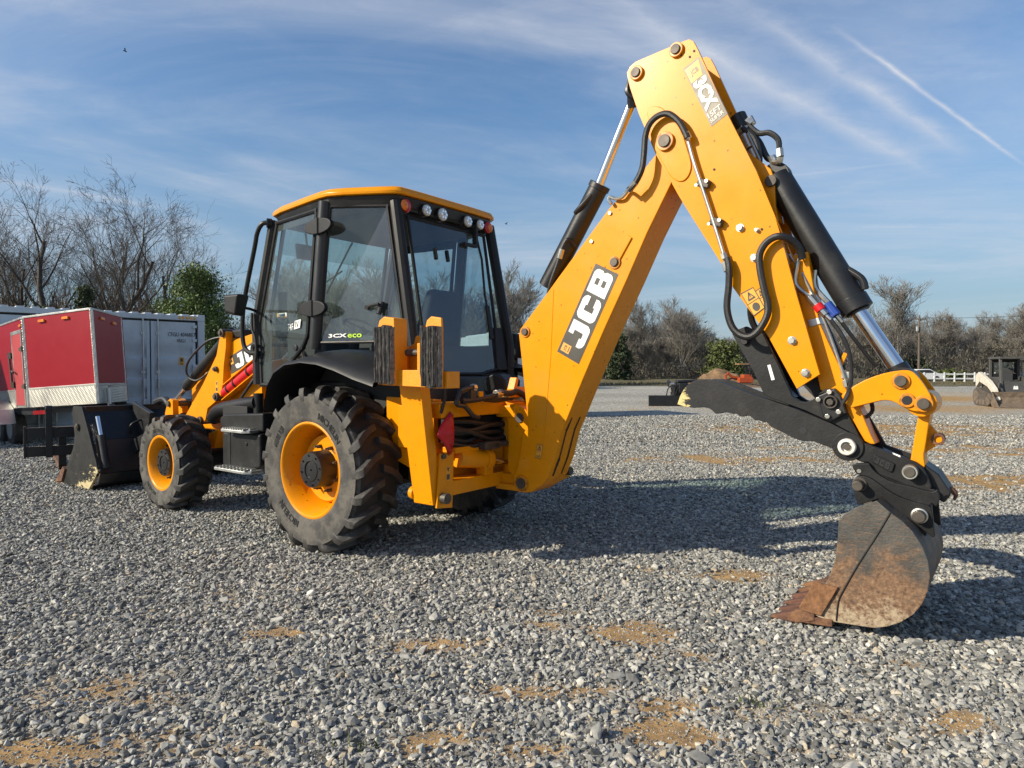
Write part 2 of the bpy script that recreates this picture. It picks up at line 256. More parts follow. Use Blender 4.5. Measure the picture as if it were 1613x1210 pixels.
def worn_edge_mat(name, dark, worn, mask_scale, cut, gx=0.0, gz=0.0, off=0.0):
    """dark paint scraped through to a light coat where it rubs (more of it towards one end)"""
    m = mat(name, dark, 0.5, var=0.35, bump=0.1, spec=0.30, dirt=0.55, dirtc=(0.042, 0.040, 0.035), dscale=8, cut=0.5); t = m.node_tree; b = t.nodes['Principled BSDF']; src = b.inputs['Base Color'].links[0].from_socket
    tcn = N(t, 'ShaderNodeTexCoord'); sp = N(t, 'ShaderNodeSeparateXYZ'); L(t, tcn.outputs['Object'], sp.inputs[0])
    mp = N(t, 'ShaderNodeMapping'); mp.inputs['Scale'].default_value = (1, 1, 2.6); mp.inputs['Rotation'].default_value = (0, 0.5, 0); L(t, tcn.outputs['Object'], mp.inputs[0])
    no = N(t, 'ShaderNodeTexNoise'); no.inputs['Scale'].default_value = mask_scale; no.inputs['Detail'].default_value = 9; no.inputs['Roughness'].default_value = 0.75; L(t, mp.outputs[0], no.inputs['Vector'])
    a = N(t, 'ShaderNodeMath', operation='MULTIPLY_ADD'); L(t, sp.outputs[0], a.inputs[0]); a.inputs[1].default_value = gx; a.inputs[2].default_value = off
    c = N(t, 'ShaderNodeMath', operation='MULTIPLY_ADD'); L(t, sp.outputs[2], c.inputs[0]); c.inputs[1].default_value = gz; L(t, a.outputs[0], c.inputs[2])
    cl_ = N(t, 'ShaderNodeClamp'); L(t, c.outputs[0], cl_.inputs[0]); cl_.inputs[1].default_value = -0.6; cl_.inputs[2].default_value = 0.32
    s = N(t, 'ShaderNodeMath', operation='ADD'); L(t, no.outputs[0], s.inputs[0]); L(t, cl_.outputs[0], s.inputs[1])
    mr = N(t, 'ShaderNodeMapRange'); mr.inputs[1].default_value = cut; mr.inputs[2].default_value = cut + 0.05; L(t, s.outputs[0], mr.inputs[0])
    mi = N(t, 'ShaderNodeMix', data_type='RGBA'); L(t, mr.outputs[0], mi.inputs[0]); L(t, src, mi.inputs[6]); mi.inputs[7].default_value = (*worn, 1)
    L(t, mi.outputs[2], b.inputs['Base Color']); return m
M['thumb'] = worn_edge_mat('thumb_paint_worn_at_tip', (0.017, 0.017, 0.018), (0.62, 0.50, 0.22), 9.0, 0.62, gx=3.2, off=9.12)
M['shovel'] = worn_edge_mat('shovel_paint_scraped_low', (0.022, 0.022, 0.021), (0.55, 0.46, 0.26), 7.0, 0.70, gz=-0.75, gx=-0.30, off=1.70)

def tread_plate():
    m = mat('aluminium_tread_plate', (0.58, 0.56, 0.50), 0.35, 0.8, var=0.1); t = m.node_tree; b = t.nodes['Principled BSDF']
    tcn = N(t, 'ShaderNodeTexCoord'); w = N(t, 'ShaderNodeTexVoronoi', feature='F1'); w.inputs['Scale'].default_value = 30; w.inputs['Randomness'].default_value = 0.0
    mp = N(t, 'ShaderNodeMapping'); mp.inputs['Rotation'].default_value = (0.2, 0.785, 0); L(t, tcn.outputs['Object'], mp.inputs[0]); L(t, mp.outputs[0], w.inputs['Vector'])
    bp = N(t, 'ShaderNodeBump'); bp.inputs['Strength'].default_value = 0.75; bp.inputs['Distance'].default_value = 0.016; bp.invert = True
    L(t, w.outputs['Distance'], bp.inputs['Height']); L(t, bp.outputs[0], b.inputs['Normal']); return m
M['tread_plate'] = tread_plate()

# ------------------------------------------------------------------ mesh helpers
class MB:
    def __init__(s): s.v = []; s.f = []
    def add(s, vs, fs):
        k = len(s.v); s.v += [tuple(map(float, v)) for v in vs]; s.f += [tuple(i + k for i in f) for f in fs]; return s
    def prism(s, pts, y0, y1, plane='xz', off=None):
        """outline extruded along its plane normal"""
        n = len(pts); A = []
        for y in (y0, y1):
            for a, b in pts:
                A.append((a, y, b) if plane == 'xz' else ((a, b, y) if plane == 'xy' else (y, a, b)))
        ar = sum(pts[i][0] * pts[(i + 1) % n][1] - pts[(i + 1) % n][0] * pts[i][1] for i in range(n))
        f = [tuple(range(n)), tuple(range(2 * n - 1, n - 1, -1))] + [(i, i + n, (i + 1) % n + n, (i + 1) % n) for i in range(n)]
        return s.add(A, f)
    def box(s, c, d, R=None):
        vs = [Vector(((x - .5) * d[0], (y - .5) * d[1], (z - .5) * d[2])) for x in (0, 1) for y in (0, 1) for z in (0, 1)]
        if R is not None: vs = [R @ v for v in vs]
        return s.add([v + Vector(c) for v in vs], [(0, 1, 3, 2), (4, 6, 7, 5), (0, 4, 5, 1), (2, 3, 7, 6), (0, 2, 6, 4), (1, 5, 7, 3)])
    def hull8(s, b, t):
        """four bottom and four top corners"""
        return s.add(list(b) + list(t), [(3, 2, 1, 0), (4, 5, 6, 7)] + [(i, (i + 1) % 4, (i + 1) % 4 + 4, i + 4) for i in range(4)])
    def cyl(s, p0, p1, r, n=16, r1=None, caps=True):
        p0, p1 = Vector(p0), Vector(p1); r1 = r if r1 is None else r1; d = (p1 - p0).normalized()
        a = d.orthogonal().normalized(); b = d.cross(a); vs = []
        for p, q in ((p0, r), (p1, r1)):
            for i in range(n):
                t = 2 * math.pi * i / n; vs.append(p + a * (q * math.cos(t)) + b * (q * math.sin(t)))
        fs = [(i, (i + 1) % n, (i + 1) % n + n, i + n) for i in range(n)]
        if caps: fs += [tuple(range(n - 1, -1, -1)), tuple(range(n, 2 * n))]
        return s.add(vs, fs)
    def tube(s, pts, r, n=8, sub=5, caps=True):
        P = [Vector(p) for p in pts]
        if sub > 1 and len(P) > 2:
            Q = []
            for i in range(len(P) - 1):
                a, b, c, d = P[max(i - 1, 0)], P[i], P[i + 1], P[min(i + 2, len(P) - 1)]
                for k in range(sub):
                    t = k / sub; Q.append(0.5 * ((2 * b) + (c - a) * t + (2 * a - 5 * b + 4 * c - d) * t * t + (3 * b - a - 3 * c + d) * t ** 3))
            P = Q + [P[-1]]
        vs = []; up = None
        for i, p in enumerate(P):
            d = (P[min(i + 1, len(P) - 1)] - P[max(i - 1, 0)]).normalized()
            if up is None: up = d.orthogonal().normalized()
            up = (up - d * up.dot(d)).normalized(); w = d.cross(up)
            for k in range(n):
                t = 2 * math.pi * k / n; vs.append(p + up * (r * math.cos(t)) + w * (r * math.sin(t)))
        fs = [(i * n + k, i * n + (k + 1) % n, (i + 1) * n + (k + 1) % n, (i + 1) * n + k) for i in range(len(P) - 1) for k in range(n)]
        if caps: fs += [tuple(range(n - 1, -1, -1)), tuple(range((len(P) - 1) * n, len(P) * n))]
        return s.add(vs, fs)
    def lathe(s, prof, n=48, c=(0, 0, 0), axis='y'):
        """profile of (radius, position along the axis)"""
        vs = []; m = len(prof)
        for i in range(n):
            t = 2 * math.pi * i / n; cs, sn = math.cos(t), math.sin(t)
            for r, h in prof:
                vs.append((c[0] + r * sn, c[1] + h, c[2] + r * cs) if axis == 'y' else ((c[0] + h, c[1] + r * sn, c[2] + r * cs) if axis == 'x' else (c[0] + r * sn, c[1] + r * cs, c[2] + h)))
        fs = [(i * m + k, i * m + k + 1, ((i + 1) % n) * m + k + 1, ((i + 1) % n) * m + k) for i in range(n) for k in range(m - 1)]
        return s.add(vs, fs)
    def grid(s, rows):
        k = len(rows[0]); vs = [p for r in rows for p in r]
        return s.add(vs, [(i * k + j, i * k + j + 1, (i + 1) * k + j + 1, (i + 1) * k + j) for i in range(len(rows) - 1) for j in range(k - 1)])
    def mesh(s, name):
        me = bpy.data.meshes.new(name); me.from_pydata(s.v, [], s.f); me.update()
        bm = bmesh.new(); bm.from_mesh(me); bmesh.ops.recalc_face_normals(bm, faces=bm.faces); bm.to_mesh(me); bm.free(); return me
    def build(s, name, material, parent=None, bevel=0.0, smooth=35, seg=2, label=None, recalc=True):
        me = s.mesh(name); o = bpy.data.objects.new(name, me); COL.objects.link(o)
        for m in (material if isinstance(material, (list, tuple)) else [material]): me.materials.append(M[m] if isinstance(m, str) else m)
        if parent is not None: o.parent = parent
        if smooth:
            me.shade_smooth(); me.set_sharp_from_angle(angle=rad(smooth))
        if bevel:
            b = o.modifiers.new('bevel', 'BEVEL'); b.width = bevel; b.segments = seg; b.limit_method = 'ANGLE'; b.angle_limit = rad(40); b.harden_normals = True
        if label: o['label'] = label
        return o
def thing(name, label, cat, loc=(0, 0, 0), rz=0.0, group=None):
    o = bpy.data.objects.new(name, None); COL.objects.link(o); o.location = loc; o.rotation_euler = (0, 0, rz); o.empty_display_size = 0.2
    o['label'] = label; o['category'] = cat
    if group: o['group'] = group
    return o
def tag(o, label=None, cat=None, group=None, kind=None):
    if label: o['label'] = label
    if cat: o['category'] = cat
    if group: o['group'] = group
    if kind: o['kind'] = kind
    return o
def dup(root, loc, rz=0.0, scale=None, label=None):
    r = root.copy(); COL.objects.link(r); r.location = loc; r.rotation_euler = (0, 0, rz)
    if scale: r.scale = scale
    if label: r['label'] = label
    for ch in root.children:
        c = ch.copy(); COL.objects.link(c); c.parent = r
        for g in ch.children:
            d = g.copy(); COL.objects.link(d); d.parent = c
    return r
_tc = {}
def glyphs(text, bold=0.0, fill=True):
    """2D triangles/verts of a text, fitted to the unit square"""
    k = (text, bold)
    if k not in _tc:
        cu = bpy.data.curves.new('lettering', 'FONT'); cu.body = text; cu.offset = bold; cu.resolution_u = 2
        ob = bpy.data.objects.new('lettering', cu); COL.objects.link(ob)
        bpy.context.view_layer.update()
        me = bpy.data.meshes.new_from_object(ob.evaluated_get(bpy.context.evaluated_depsgraph_get()))
        v = np.array([x.co[:] for x in me.vertices]); f = [tuple(p.vertices) for p in me.polygons]
        COL.objects.unlink(ob); bpy.data.objects.remove(ob); bpy.data.meshes.remove(me)
        lo, hi = v.min(0), v.max(0); _tc[k] = ((v[:, :2] - lo[:2]) / (hi[:2] - lo[:2]), f, (hi - lo)[0] / (hi - lo)[1])
    return _tc[k]
def on_quad(q, u, v):
    return q[0] * ((1 - u) * (1 - v)) + q[1] * (u * (1 - v)) + q[2] * (u * v) + q[3] * ((1 - u) * v)
def lettering(mb, text, q, nrm, lift=0.002, bold=0.0):
    """text laid on a quad (origin, +u, +u+v, +v corners), lifted a hair off the surface"""
    uv, f, _ = glyphs(text, bold); q = [Vector(p) for p in q]; nrm = Vector(nrm).normalized() * lift
    mb.add([on_quad(q, a, b) + nrm for a, b in uv], f)
def polys(mb, plist, q, nrm, lift=0.002):
    q = [Vector(p) for p in q]; nrm = Vector(nrm).normalized() * lift
    for pl in plist: mb.add([on_quad(q, a, b) + nrm for a, b in pl], [tuple(range(len(pl)))])
# heavy rounded maker's lettering: each letter in a unit box, as butted pieces
J_ = [[(.42, 1), (1, 1), (1, .18), (.92, .06), (.80, 0), (.22, 0), (.08, .06), (0, .18), (0, .36), (.38, .36), (.38, .26), (.58, .26), (.62, .30), (.62, .74), (.42, .74)]]
C_ = [[(1, .66), (1, .82), (.92, .94), (.80, 1), (.20, 1), (.08, .94), (0, .82), (0, .18), (.08, .06), (.20, 0), (.80, 0), (.92, .06), (1, .18), (1, .34), (.62, .34), (.62, .26), (.38, .26), (.38, .74), (.62, .74), (.62, .66)]]
B_ = [[(0, 0), (.38, 0), (.38, 1), (0, 1)], [(.38, 0), (.82, 0), (.94, .06), (1, .16), (1, .40), (.92, .50), (.66, .42), (.66, .22), (.38, .22)], [(.38, .42), (.66, .42), (.92, .50), (.66, .58), (.38, .58)],
      [(.66, .58), (.92, .50), (1, .60), (1, .84), (.94, .94), (.82, 1), (.38, 1), (.38, .78), (.66, .78)]]
def logo(mb, q, nrm, lift, x0=0.0, x1=1.0, y0=0.0, y1=1.0, gap=0.06):
    w = (x1 - x0 - 2 * gap) / 3
    for i, Lt in enumerate((J_, C_, B_)):
        a = x0 + i * (w + gap)
        polys(mb, [[(a + u * w, y0 + v * (y1 - y0)) for u, v in p] for p in Lt], q, nrm, lift)
# side outlines in metres in the machine's own frame (forward, up)
S = {
 'boom': [(-1.419, 1.782), (-1.434, 1.829), (-1.707, 2.114), (-1.784, 2.197), (-2.238, 2.675), (-2.439, 2.837), (-2.598, 2.99), (-2.621, 3.151), (-2.706, 3.175), (-2.796, 3.113), (-2.805, 2.943), (-2.718, 2.775), (-2.538, 2.456), (-2.384, 2.147), (-2.198, 1.793), (-2.018, 1.428), (-1.882, 1.133), (-1.831, 1.031), (-1.766, 0.809), (-1.705, 0.666), (-1.646, 0.594), (-1.54, 0.527), (-1.496, 0.518), (-1.412, 0.515), (-1.368, 0.566), (-1.361, 0.627), (-1.412, 0.734), (-1.456, 0.991), (-1.504, 1.034), (-1.496, 1.184), (-1.452, 1.543)],
 'boom_pins': [(-1.489, 1.803), (-1.452, 0.592), (-2.287, 2.277), (-2.683, 3.059)],
 'boom_decal': [(-2.128, 2.286), (-2.315, 2.189), (-1.983, 1.544), (-1.789, 1.643)],
 'boom_warn': [(-1.603, 0.918), (-1.66, 0.911), (-1.64, 0.802), (-1.582, 0.808)],
 'boom_bolts': [(-2.247, 2.636), (-2.094, 2.449)],
 'boom_slot': [(-2.408, 2.45), (-2.288, 2.281)],
 'boom_scar': [(-2.036, 1.434), (-1.93, 1.09), (-2.209, 1.54), (-1.989, 0.977), (-1.871, 1.07), (-1.831, 0.899)],
 'kingpost': [(-1.267, 1.216), (-1.358, 1.224), (-1.447, 1.201), (-1.487, 1.162), (-1.497, 1.031), (-1.497, 0.708), (-1.409, 0.597), (-1.345, 0.622), (-1.286, 0.689), (-1.286, 1.082), (-1.26, 1.122)],
 'kp_pin': [(-1.411, 1.113)],
 'dipper': [(-2.404, 3.552), (-2.398, 3.59), (-2.42, 3.626), (-2.464, 3.649), (-2.81, 3.687), (-2.854, 3.688), (-2.883, 3.667), (-2.912, 3.609), (-3.109, 3.147), (-3.297, 2.746), (-3.514, 2.19), (-3.415, 2.437), (-3.459, 2.284), (-3.531, 2.0), (-3.678, 1.475), (-3.55, 1.387), (-3.377, 1.713), (-3.157, 2.028), (-3.11, 2.14), (-2.839, 2.581), (-2.786, 2.671), (-2.617, 2.983), (-2.49, 3.284), (-2.424, 3.474)],
 'dipper_pins': [(-2.477, 3.564), (-2.769, 3.639), (-2.697, 3.044), (-3.355, 2.695)],
 'dipper_boss': [(-2.571, 3.2032), (-2.5642, 3.2403), (-2.5584, 3.2624), (-2.559, 3.2758), (-2.5627, 3.2858), (-2.5694, 3.2943), (-2.5756, 3.2987), (-2.5859, 3.303), (-2.5981, 3.3053), (-2.6134, 3.3049), (-2.6276, 3.3014), (-2.6451, 3.2942), (-2.6571, 3.287), (-2.6724, 3.2743), (-2.693, 3.251), (-2.748, 3.1871), (-2.7803, 3.1408), (-2.7988, 3.1078), (-2.8212, 3.0559), (-2.8666, 2.9121), (-2.8751, 2.871), (-2.8771, 2.8506), (-2.876, 2.8334), (-2.8715, 2.8148), (-2.8639, 2.7969), (-2.8555, 2.7838), (-2.8452, 2.773), (-2.8352, 2.7659), (-2.8255, 2.7614), (-2.8185, 2.7596), (-2.8078, 2.7591), (-2.7958, 2.7609), (-2.7818, 2.7659), (-2.7671, 2.7747), (-2.7506, 2.7878), (-2.7381, 2.8005), (-2.7236, 2.8198), (-2.6242, 2.994), (-2.6013, 3.0459), (-2.5896, 3.0823), (-2.5779, 3.1375)],
 'dipper_bolts': [(-3.201, 2.401), (-3.29, 2.202), (-3.52, 1.679), (-3.599, 1.482), (-3.306, 2.373)],
 'dipper_decal': [(-2.815, 3.501), (-2.921, 3.554), (-3.116, 3.138), (-3.009, 3.079)],
 'dipper_warn': [(-3.208, 1.986), (-3.284, 2.021), (-3.358, 1.886), (-3.291, 1.837), (-3.299, 1.995), (-3.334, 2.018), (-3.397, 1.936), (-3.354, 1.893)],
 'dipper_ear': [(-3.196, 2.92), (-3.252, 2.869), (-3.351, 2.775), (-3.375, 2.703), (-3.38, 2.544), (-3.4, 2.438), (-3.334, 2.487), (-3.254, 2.692)],
 'dipper_tube': [(-2.858, 3.032), (-2.9, 2.879), (-2.957, 2.706), (-3.043, 2.443), (-3.106, 2.241), (-3.12, 2.186)],
 'dip_hose1': [(-2.442, 2.749), (-2.498, 2.797), (-2.545, 2.882), (-2.56, 2.993), (-2.568, 3.091), (-2.598, 3.17), (-2.66, 3.212), (-2.735, 3.209), (-2.809, 3.143), (-2.856, 3.058), (-2.871, 3.021)],
 'dip_hose1_end': [(-2.272, 2.694), (-2.251, 2.727), (-2.263, 2.744), (-2.306, 2.726), (-2.356, 2.729), (-2.406, 2.77)],
 'dip_hose2': [(-3.13, 2.208), (-3.148, 2.146), (-3.148, 2.039), (-3.137, 1.902), (-3.161, 1.794), (-3.207, 1.731), (-3.275, 1.707), (-3.334, 1.742), (-3.384, 1.829), (-3.39, 1.902), (-3.368, 1.992), (-3.343, 2.113), (-3.337, 2.202), (-3.359, 2.259), (-3.402, 2.298), (-3.458, 2.309), (-3.514, 2.285), (-3.549, 2.238), (-3.559, 2.179)],
 'inner': [(-3.473, 2.21), (-3.578, 2.228), (-3.651, 1.79), (-3.768, 1.518), (-3.801, 1.391), (-3.875, 1.28), (-3.934, 1.127), (-3.961, 1.068), (-3.935, 1.066), (-3.903, 1.082), (-3.856, 1.166), (-3.782, 1.288), (-3.658, 1.381)],
 'inner_clamp': [(-3.582, 1.807), (-3.646, 1.818), (-3.66, 1.781), (-3.595, 1.762)],
 'thumb_arm': [(-3.125, 1.737), (-3.148, 1.747), (-3.171, 1.766), (-3.216, 1.782), (-3.25, 1.763), (-3.321, 1.73), (-3.416, 1.535), (-3.502, 1.338), (-3.544, 1.309), (-3.578, 1.302), (-3.619, 1.319), (-3.685, 1.363), (-3.651, 1.352), (-3.692, 1.385), (-3.746, 1.391), (-3.787, 1.348), (-3.817, 1.239), (-3.882, 1.104), (-3.748, 1.177), (-3.581, 1.252), (-3.361, 1.33), (-3.331, 1.348), (-3.263, 1.491)],
 'thumb_plate': [(-3.655, 1.345), (-3.75, 1.391), (-3.78, 1.355), (-3.816, 1.247), (-3.725, 1.189), (-3.687, 1.22)],
 'thumb_pins': [(-3.731, 1.31), (-3.663, 1.323), (-3.724, 1.369), (-3.775, 1.253), (-3.714, 1.224), (-3.82, 1.048), (-3.57, 1.129), (-3.212, 1.686)],
 'thumb': [(-2.752, 1.264), (-2.7702, 1.3179), (-2.793, 1.3602), (-2.8172, 1.3913), (-2.8517, 1.4177), (-2.8793, 1.4293), (-2.9225, 1.4383), (-2.9539, 1.4387), (-2.9995, 1.4338), (-3.0351, 1.4257), (-3.0839, 1.4109), (-3.222, 1.358), (-3.524, 1.261), (-3.721, 1.183), (-3.8717, 1.109), (-3.8865, 1.0935), (-3.8925, 1.0795), (-3.894, 1.058), (-3.8886, 1.0382), (-3.8745, 1.0163), (-3.85, 0.996), (-3.8178, 1.0016), (-3.7909, 1.009), (-3.723, 1.035), (-3.6284, 1.0665), (-3.6075, 1.067), (-3.5935, 1.063), (-3.5724, 1.0628), (-3.5431, 1.0705), (-3.5099, 1.0824), (-3.437, 1.116), (-3.3774, 1.1445), (-3.3652, 1.1546), (-3.354, 1.17), (-3.3252, 1.1716), (-3.3136, 1.175), (-3.3064, 1.179), (-3.295, 1.1804), (-3.279, 1.176), (-3.2592, 1.1958), (-3.2471, 1.2034), (-3.2376, 1.2067), (-3.2247, 1.206), (-3.2163, 1.202), (-3.203, 1.1987), (-3.1911, 1.1983), (-3.1768, 1.2033), (-3.162, 1.216), (-3.1428, 1.2132), (-3.1275, 1.2144), (-3.1175, 1.2176), (-3.1021, 1.2202), (-3.0876, 1.2207), (-3.0688, 1.2182), (-3.0522, 1.2132), (-3.0375, 1.2107), (-3.02, 1.21), (-2.9936, 1.2348), (-2.9758, 1.2444), (-2.9622, 1.2476), (-2.9415, 1.2493), (-2.8671, 1.2439), (-2.8136, 1.2486)],
 'thumb_tip': [(-2.754, 1.264), (-2.78, 1.341), (-2.833, 1.409), (-2.893, 1.435), (-2.919, 1.394), (-2.903, 1.327), (-2.915, 1.261), (-2.842, 1.242)],
 'lever': [(-3.788, 1.349), (-3.802, 1.3644), (-3.8151, 1.3764), (-3.8619, 1.4123), (-3.9115, 1.4421), (-3.9652, 1.4665), (-4.0082, 1.4814), (-4.0441, 1.4901), (-4.0762, 1.4961), (-4.1034, 1.4996), (-4.1245, 1.4989), (-4.1385, 1.4961), (-4.1561, 1.486), (-4.1742, 1.4653), (-4.1935, 1.439), (-4.2159, 1.4025), (-4.2332, 1.368), (-4.2467, 1.3344), (-4.2506, 1.317), (-4.252, 1.296), (-4.2345, 1.2806), (-4.2171, 1.2726), (-4.1864, 1.2684), (-4.1525, 1.2719), (-4.1272, 1.2809), (-4.0953, 1.2978), (-4.073, 1.3142), (-4.0463, 1.3251), (-4.0267, 1.3279), (-3.9978, 1.3258), (-3.937, 1.308), (-3.841, 1.278), (-3.8179, 1.2976), (-3.8025, 1.3178)],
 'lever_pins': [(-4.094, 1.439), (-4.126, 1.331), (-4.204, 1.315)],
 'link': [(-4.171, 1.258), (-4.228, 1.26), (-4.224, 1.218), (-4.21, 1.094), (-4.2001, 1.0272), (-4.2007, 0.9989), (-4.2059, 0.9717), (-4.2058, 0.9603), (-4.203, 0.947), (-4.187, 0.96), (-4.1723, 0.9719), (-4.1581, 0.9787), (-4.133, 0.984), (-4.145, 1.066), (-4.156, 1.153)],
 'link_eye': [(-4.217, 1.203), (-4.229, 1.184), (-4.262, 1.141), (-4.2732, 1.1396), (-4.281, 1.1352), (-4.2878, 1.1264), (-4.2918, 1.1142), (-4.2912, 1.0988), (-4.2874, 1.0885), (-4.279, 1.078), (-4.2678, 1.0787), (-4.2592, 1.0761), (-4.231, 1.055), (-4.2142, 1.0403), (-4.2025, 1.0256), (-4.191, 1.004), (-4.198, 1.063)],
 'link_eye_c': [(-4.261, 1.111)],
 'hitch_in': [(-3.8517, 0.9849), (-3.8455, 0.995), (-3.842, 1.009), (-3.886, 1.081), (-3.943, 1.061), (-4.046, 1.024), (-4.138, 0.993), (-4.1667, 0.9825), (-4.1872, 0.9678), (-4.2014, 0.95), (-4.2171, 0.9239), (-4.232, 0.889), (-4.2418, 0.8597), (-4.2416, 0.8464), (-4.236, 0.831), (-4.222, 0.831), (-4.2101, 0.8322), (-4.148, 0.845), (-4.0712, 0.8573), (-4.0273, 0.8721), (-3.9923, 0.8909), (-3.9685, 0.9088), (-3.9505, 0.9274), (-3.9401, 0.9424), (-3.931, 0.962), (-3.8903, 0.962), (-3.8687, 0.9701)],
 'hitch_plate': [(-3.958, 1.009), (-3.967, 1.01), (-4.056, 0.973), (-4.065, 0.965), (-4.053, 0.92), (-4.04, 0.917), (-3.946, 0.969), (-3.95, 0.979)],
 'hitch_out': [(-3.848, 0.944), (-3.8585, 0.9503), (-3.8682, 0.9539), (-3.885, 0.957), (-3.937, 0.962), (-3.9468, 0.9438), (-3.9572, 0.9296), (-3.9748, 0.9115), (-3.9979, 0.894), (-4.0326, 0.8751), (-4.076, 0.8605), (-4.152, 0.849), (-4.2106, 0.8352), (-4.2296, 0.8324), (-4.2446, 0.8315), (-4.2577, 0.8358), (-4.271, 0.847), (-4.2816, 0.8175), (-4.2832, 0.7981), (-4.2805, 0.7831), (-4.2757, 0.7675), (-4.268, 0.75), (-4.248, 0.766), (-4.233, 0.75), (-4.1443, 0.7688), (-4.0975, 0.7845), (-4.0621, 0.801), (-4.0297, 0.8201), (-3.994, 0.846), (-3.9589, 0.8705), (-3.942, 0.8793), (-3.93, 0.8837), (-3.9114, 0.8872), (-3.8905, 0.8878), (-3.8744, 0.8949), (-3.8656, 0.9041), (-3.856, 0.9201)],
 'hitch_pins': [(-4.143, 0.932), (-3.893, 0.838), (-3.886, 0.913)],
 'ear': [(-3.8641, 0.8607), (-3.8685, 0.8737), (-3.879, 0.887), (-3.912, 0.8885), (-3.9313, 0.8854), (-3.9437, 0.8806), (-3.9613, 0.8714), (-3.996, 0.848), (-4.0317, 0.8214), (-4.0643, 0.802), (-4.0988, 0.7862), (-4.1451, 0.7719), (-4.2279, 0.758), (-4.2385, 0.7528), (-4.2445, 0.7472), (-4.2496, 0.7369), (-4.265, 0.589), (-4.257, 0.581), (-4.203, 0.621), (-4.1603, 0.6546), (-4.1208, 0.6785), (-4.0781, 0.6977), (-4.0361, 0.7248), (-3.992, 0.764), (-3.889, 0.716), (-3.8722, 0.7447), (-3.8649, 0.7713)],
 'ear_pins': [(-4.193, 0.697)],
 'bucket': [(-4.007, 0.782), (-3.906, 0.734), (-3.841, 0.682), (-3.815, 0.643), (-3.813, 0.562), (-3.804, 0.444), (-3.791, 0.383), (-3.765, 0.305), (-3.745, 0.264), (-3.684, 0.192), (-3.622, 0.112), (-3.719, 0.073), (-3.794, 0.064), (-3.899, 0.07), (-4.001, 0.077), (-4.063, 0.1), (-4.123, 0.135), (-4.182, 0.19), (-4.223, 0.254), (-4.248, 0.327), (-4.259, 0.411), (-4.249, 0.491), (-4.222, 0.568), (-4.178, 0.637), (-4.13, 0.685), (-4.072, 0.726)],
 'bucket_line': [(-4.072, 0.724), (-4.009, 0.592), (-3.922, 0.422), (-3.846, 0.256), (-3.82, 0.185), (-3.81, 0.073)],
 'bucket_cut': [(-3.683, 0.271), (-3.7, 0.275), (-3.82, 0.269), (-3.733, 0.088), (-3.625, 0.098), (-3.611, 0.114), (-3.663, 0.214)],
 'bucket_edge': [(-3.459, 0.024), (-3.492, 0.053), (-3.558, 0.079), (-3.622, 0.093), (-3.733, 0.083), (-3.784, 0.073), (-3.781, 0.05), (-3.754, 0.047), (-3.562, 0.03), (-3.485, 0.019)],
 'hook': [(-4.281, 0.869), (-4.309, 0.843), (-4.333, 0.841), (-4.353, 0.819), (-4.357, 0.796), (-4.346, 0.771), (-4.334, 0.775), (-4.338, 0.799), (-4.322, 0.816), (-4.318, 0.782), (-4.278, 0.768), (-4.266, 0.819)],
 'arm_leg': [(2.233, 1.918), (2.174, 1.932), (2.127, 1.907), (2.13, 1.75), (2.18, 1.545), (2.195, 1.371), (2.245, 1.227), (2.306, 1.178), (2.523, 1.074), (2.573, 0.941), (2.637, 0.905), (2.701, 0.899), (2.814, 0.939), (3.014, 0.981), (2.613, 1.35), (2.328, 1.658)],
 'arm_leg_pins': [(2.183, 1.897), (2.315, 1.51), (2.306, 1.21), (2.659, 0.937)],
 'arm_main': [(2.193, 1.776), (2.047, 1.828), (1.764, 1.874), (1.642, 1.88), (1.55, 1.829), (1.552, 1.618), (2.29, 1.369), (2.272, 1.546)],
 'arm_decal': [(2.208, 1.625), (1.64, 1.816), (1.533, 1.843), (1.536, 1.633), (2.122, 1.458)],
 'red': [(2.236, 1.251), (1.556, 1.565)],
 'arm_low': [(2.397, 1.318), (1.648, 1.59), (1.653, 1.191), (2.102, 1.115), (2.34, 1.091), (2.749, 0.943), (2.747, 1.061), (2.461, 1.169)],
 'ram': [(2.586, 1.814), (3.24, 1.313), (3.583, 1.101)],
 'nose': [(3.507, 0.987), (3.431, 1.139), (3.376, 1.163), (3.316, 1.142), (3.308, 0.994), (3.31, 0.908), (3.509, 0.898)],
 'nose2': [(3.743, 1.021), (3.685, 1.133), (3.592, 1.15), (3.513, 1.119), (3.487, 0.976), (3.489, 0.886), (3.746, 0.874)],
 'tank': [(1.812, 0.87), (1.368, 0.881), (1.103, 0.896), (1.107, 0.573), (1.335, 0.495), (1.846, 0.537)],
 'step1': [(1.647, 0.94), (1.189, 0.963), (1.189, 0.915), (1.648, 0.903)],
 'step2': [(1.784, 0.552), (1.378, 0.552), (1.086, 0.592), (1.062, 0.553), (1.366, 0.51), (1.771, 0.509)],
 'box2': [(1.923, 1.015), (1.809, 1.057), (1.1, 1.092), (1.103, 0.91), (1.407, 0.893), (1.882, 0.881)],
 'pipe': [(2.346, 0.972), (2.105, 1.077), (1.763, 1.127), (1.388, 1.176)],
 'chassis': [(2.659, 0.783), (2.438, 0.845), (2.535, 0.626), (2.662, 0.608)],
 'fender': [(0.634, 1.241), (0.587, 1.379), (0.497, 1.466), (0.338, 1.533), (0.117, 1.54), (-0.171, 1.5), (-0.558, 1.409), (-0.783, 1.382)],
 'fender_top': [(0.574, 1.588), (0.258, 1.67), (-0.09, 1.681), (-0.508, 1.625)],
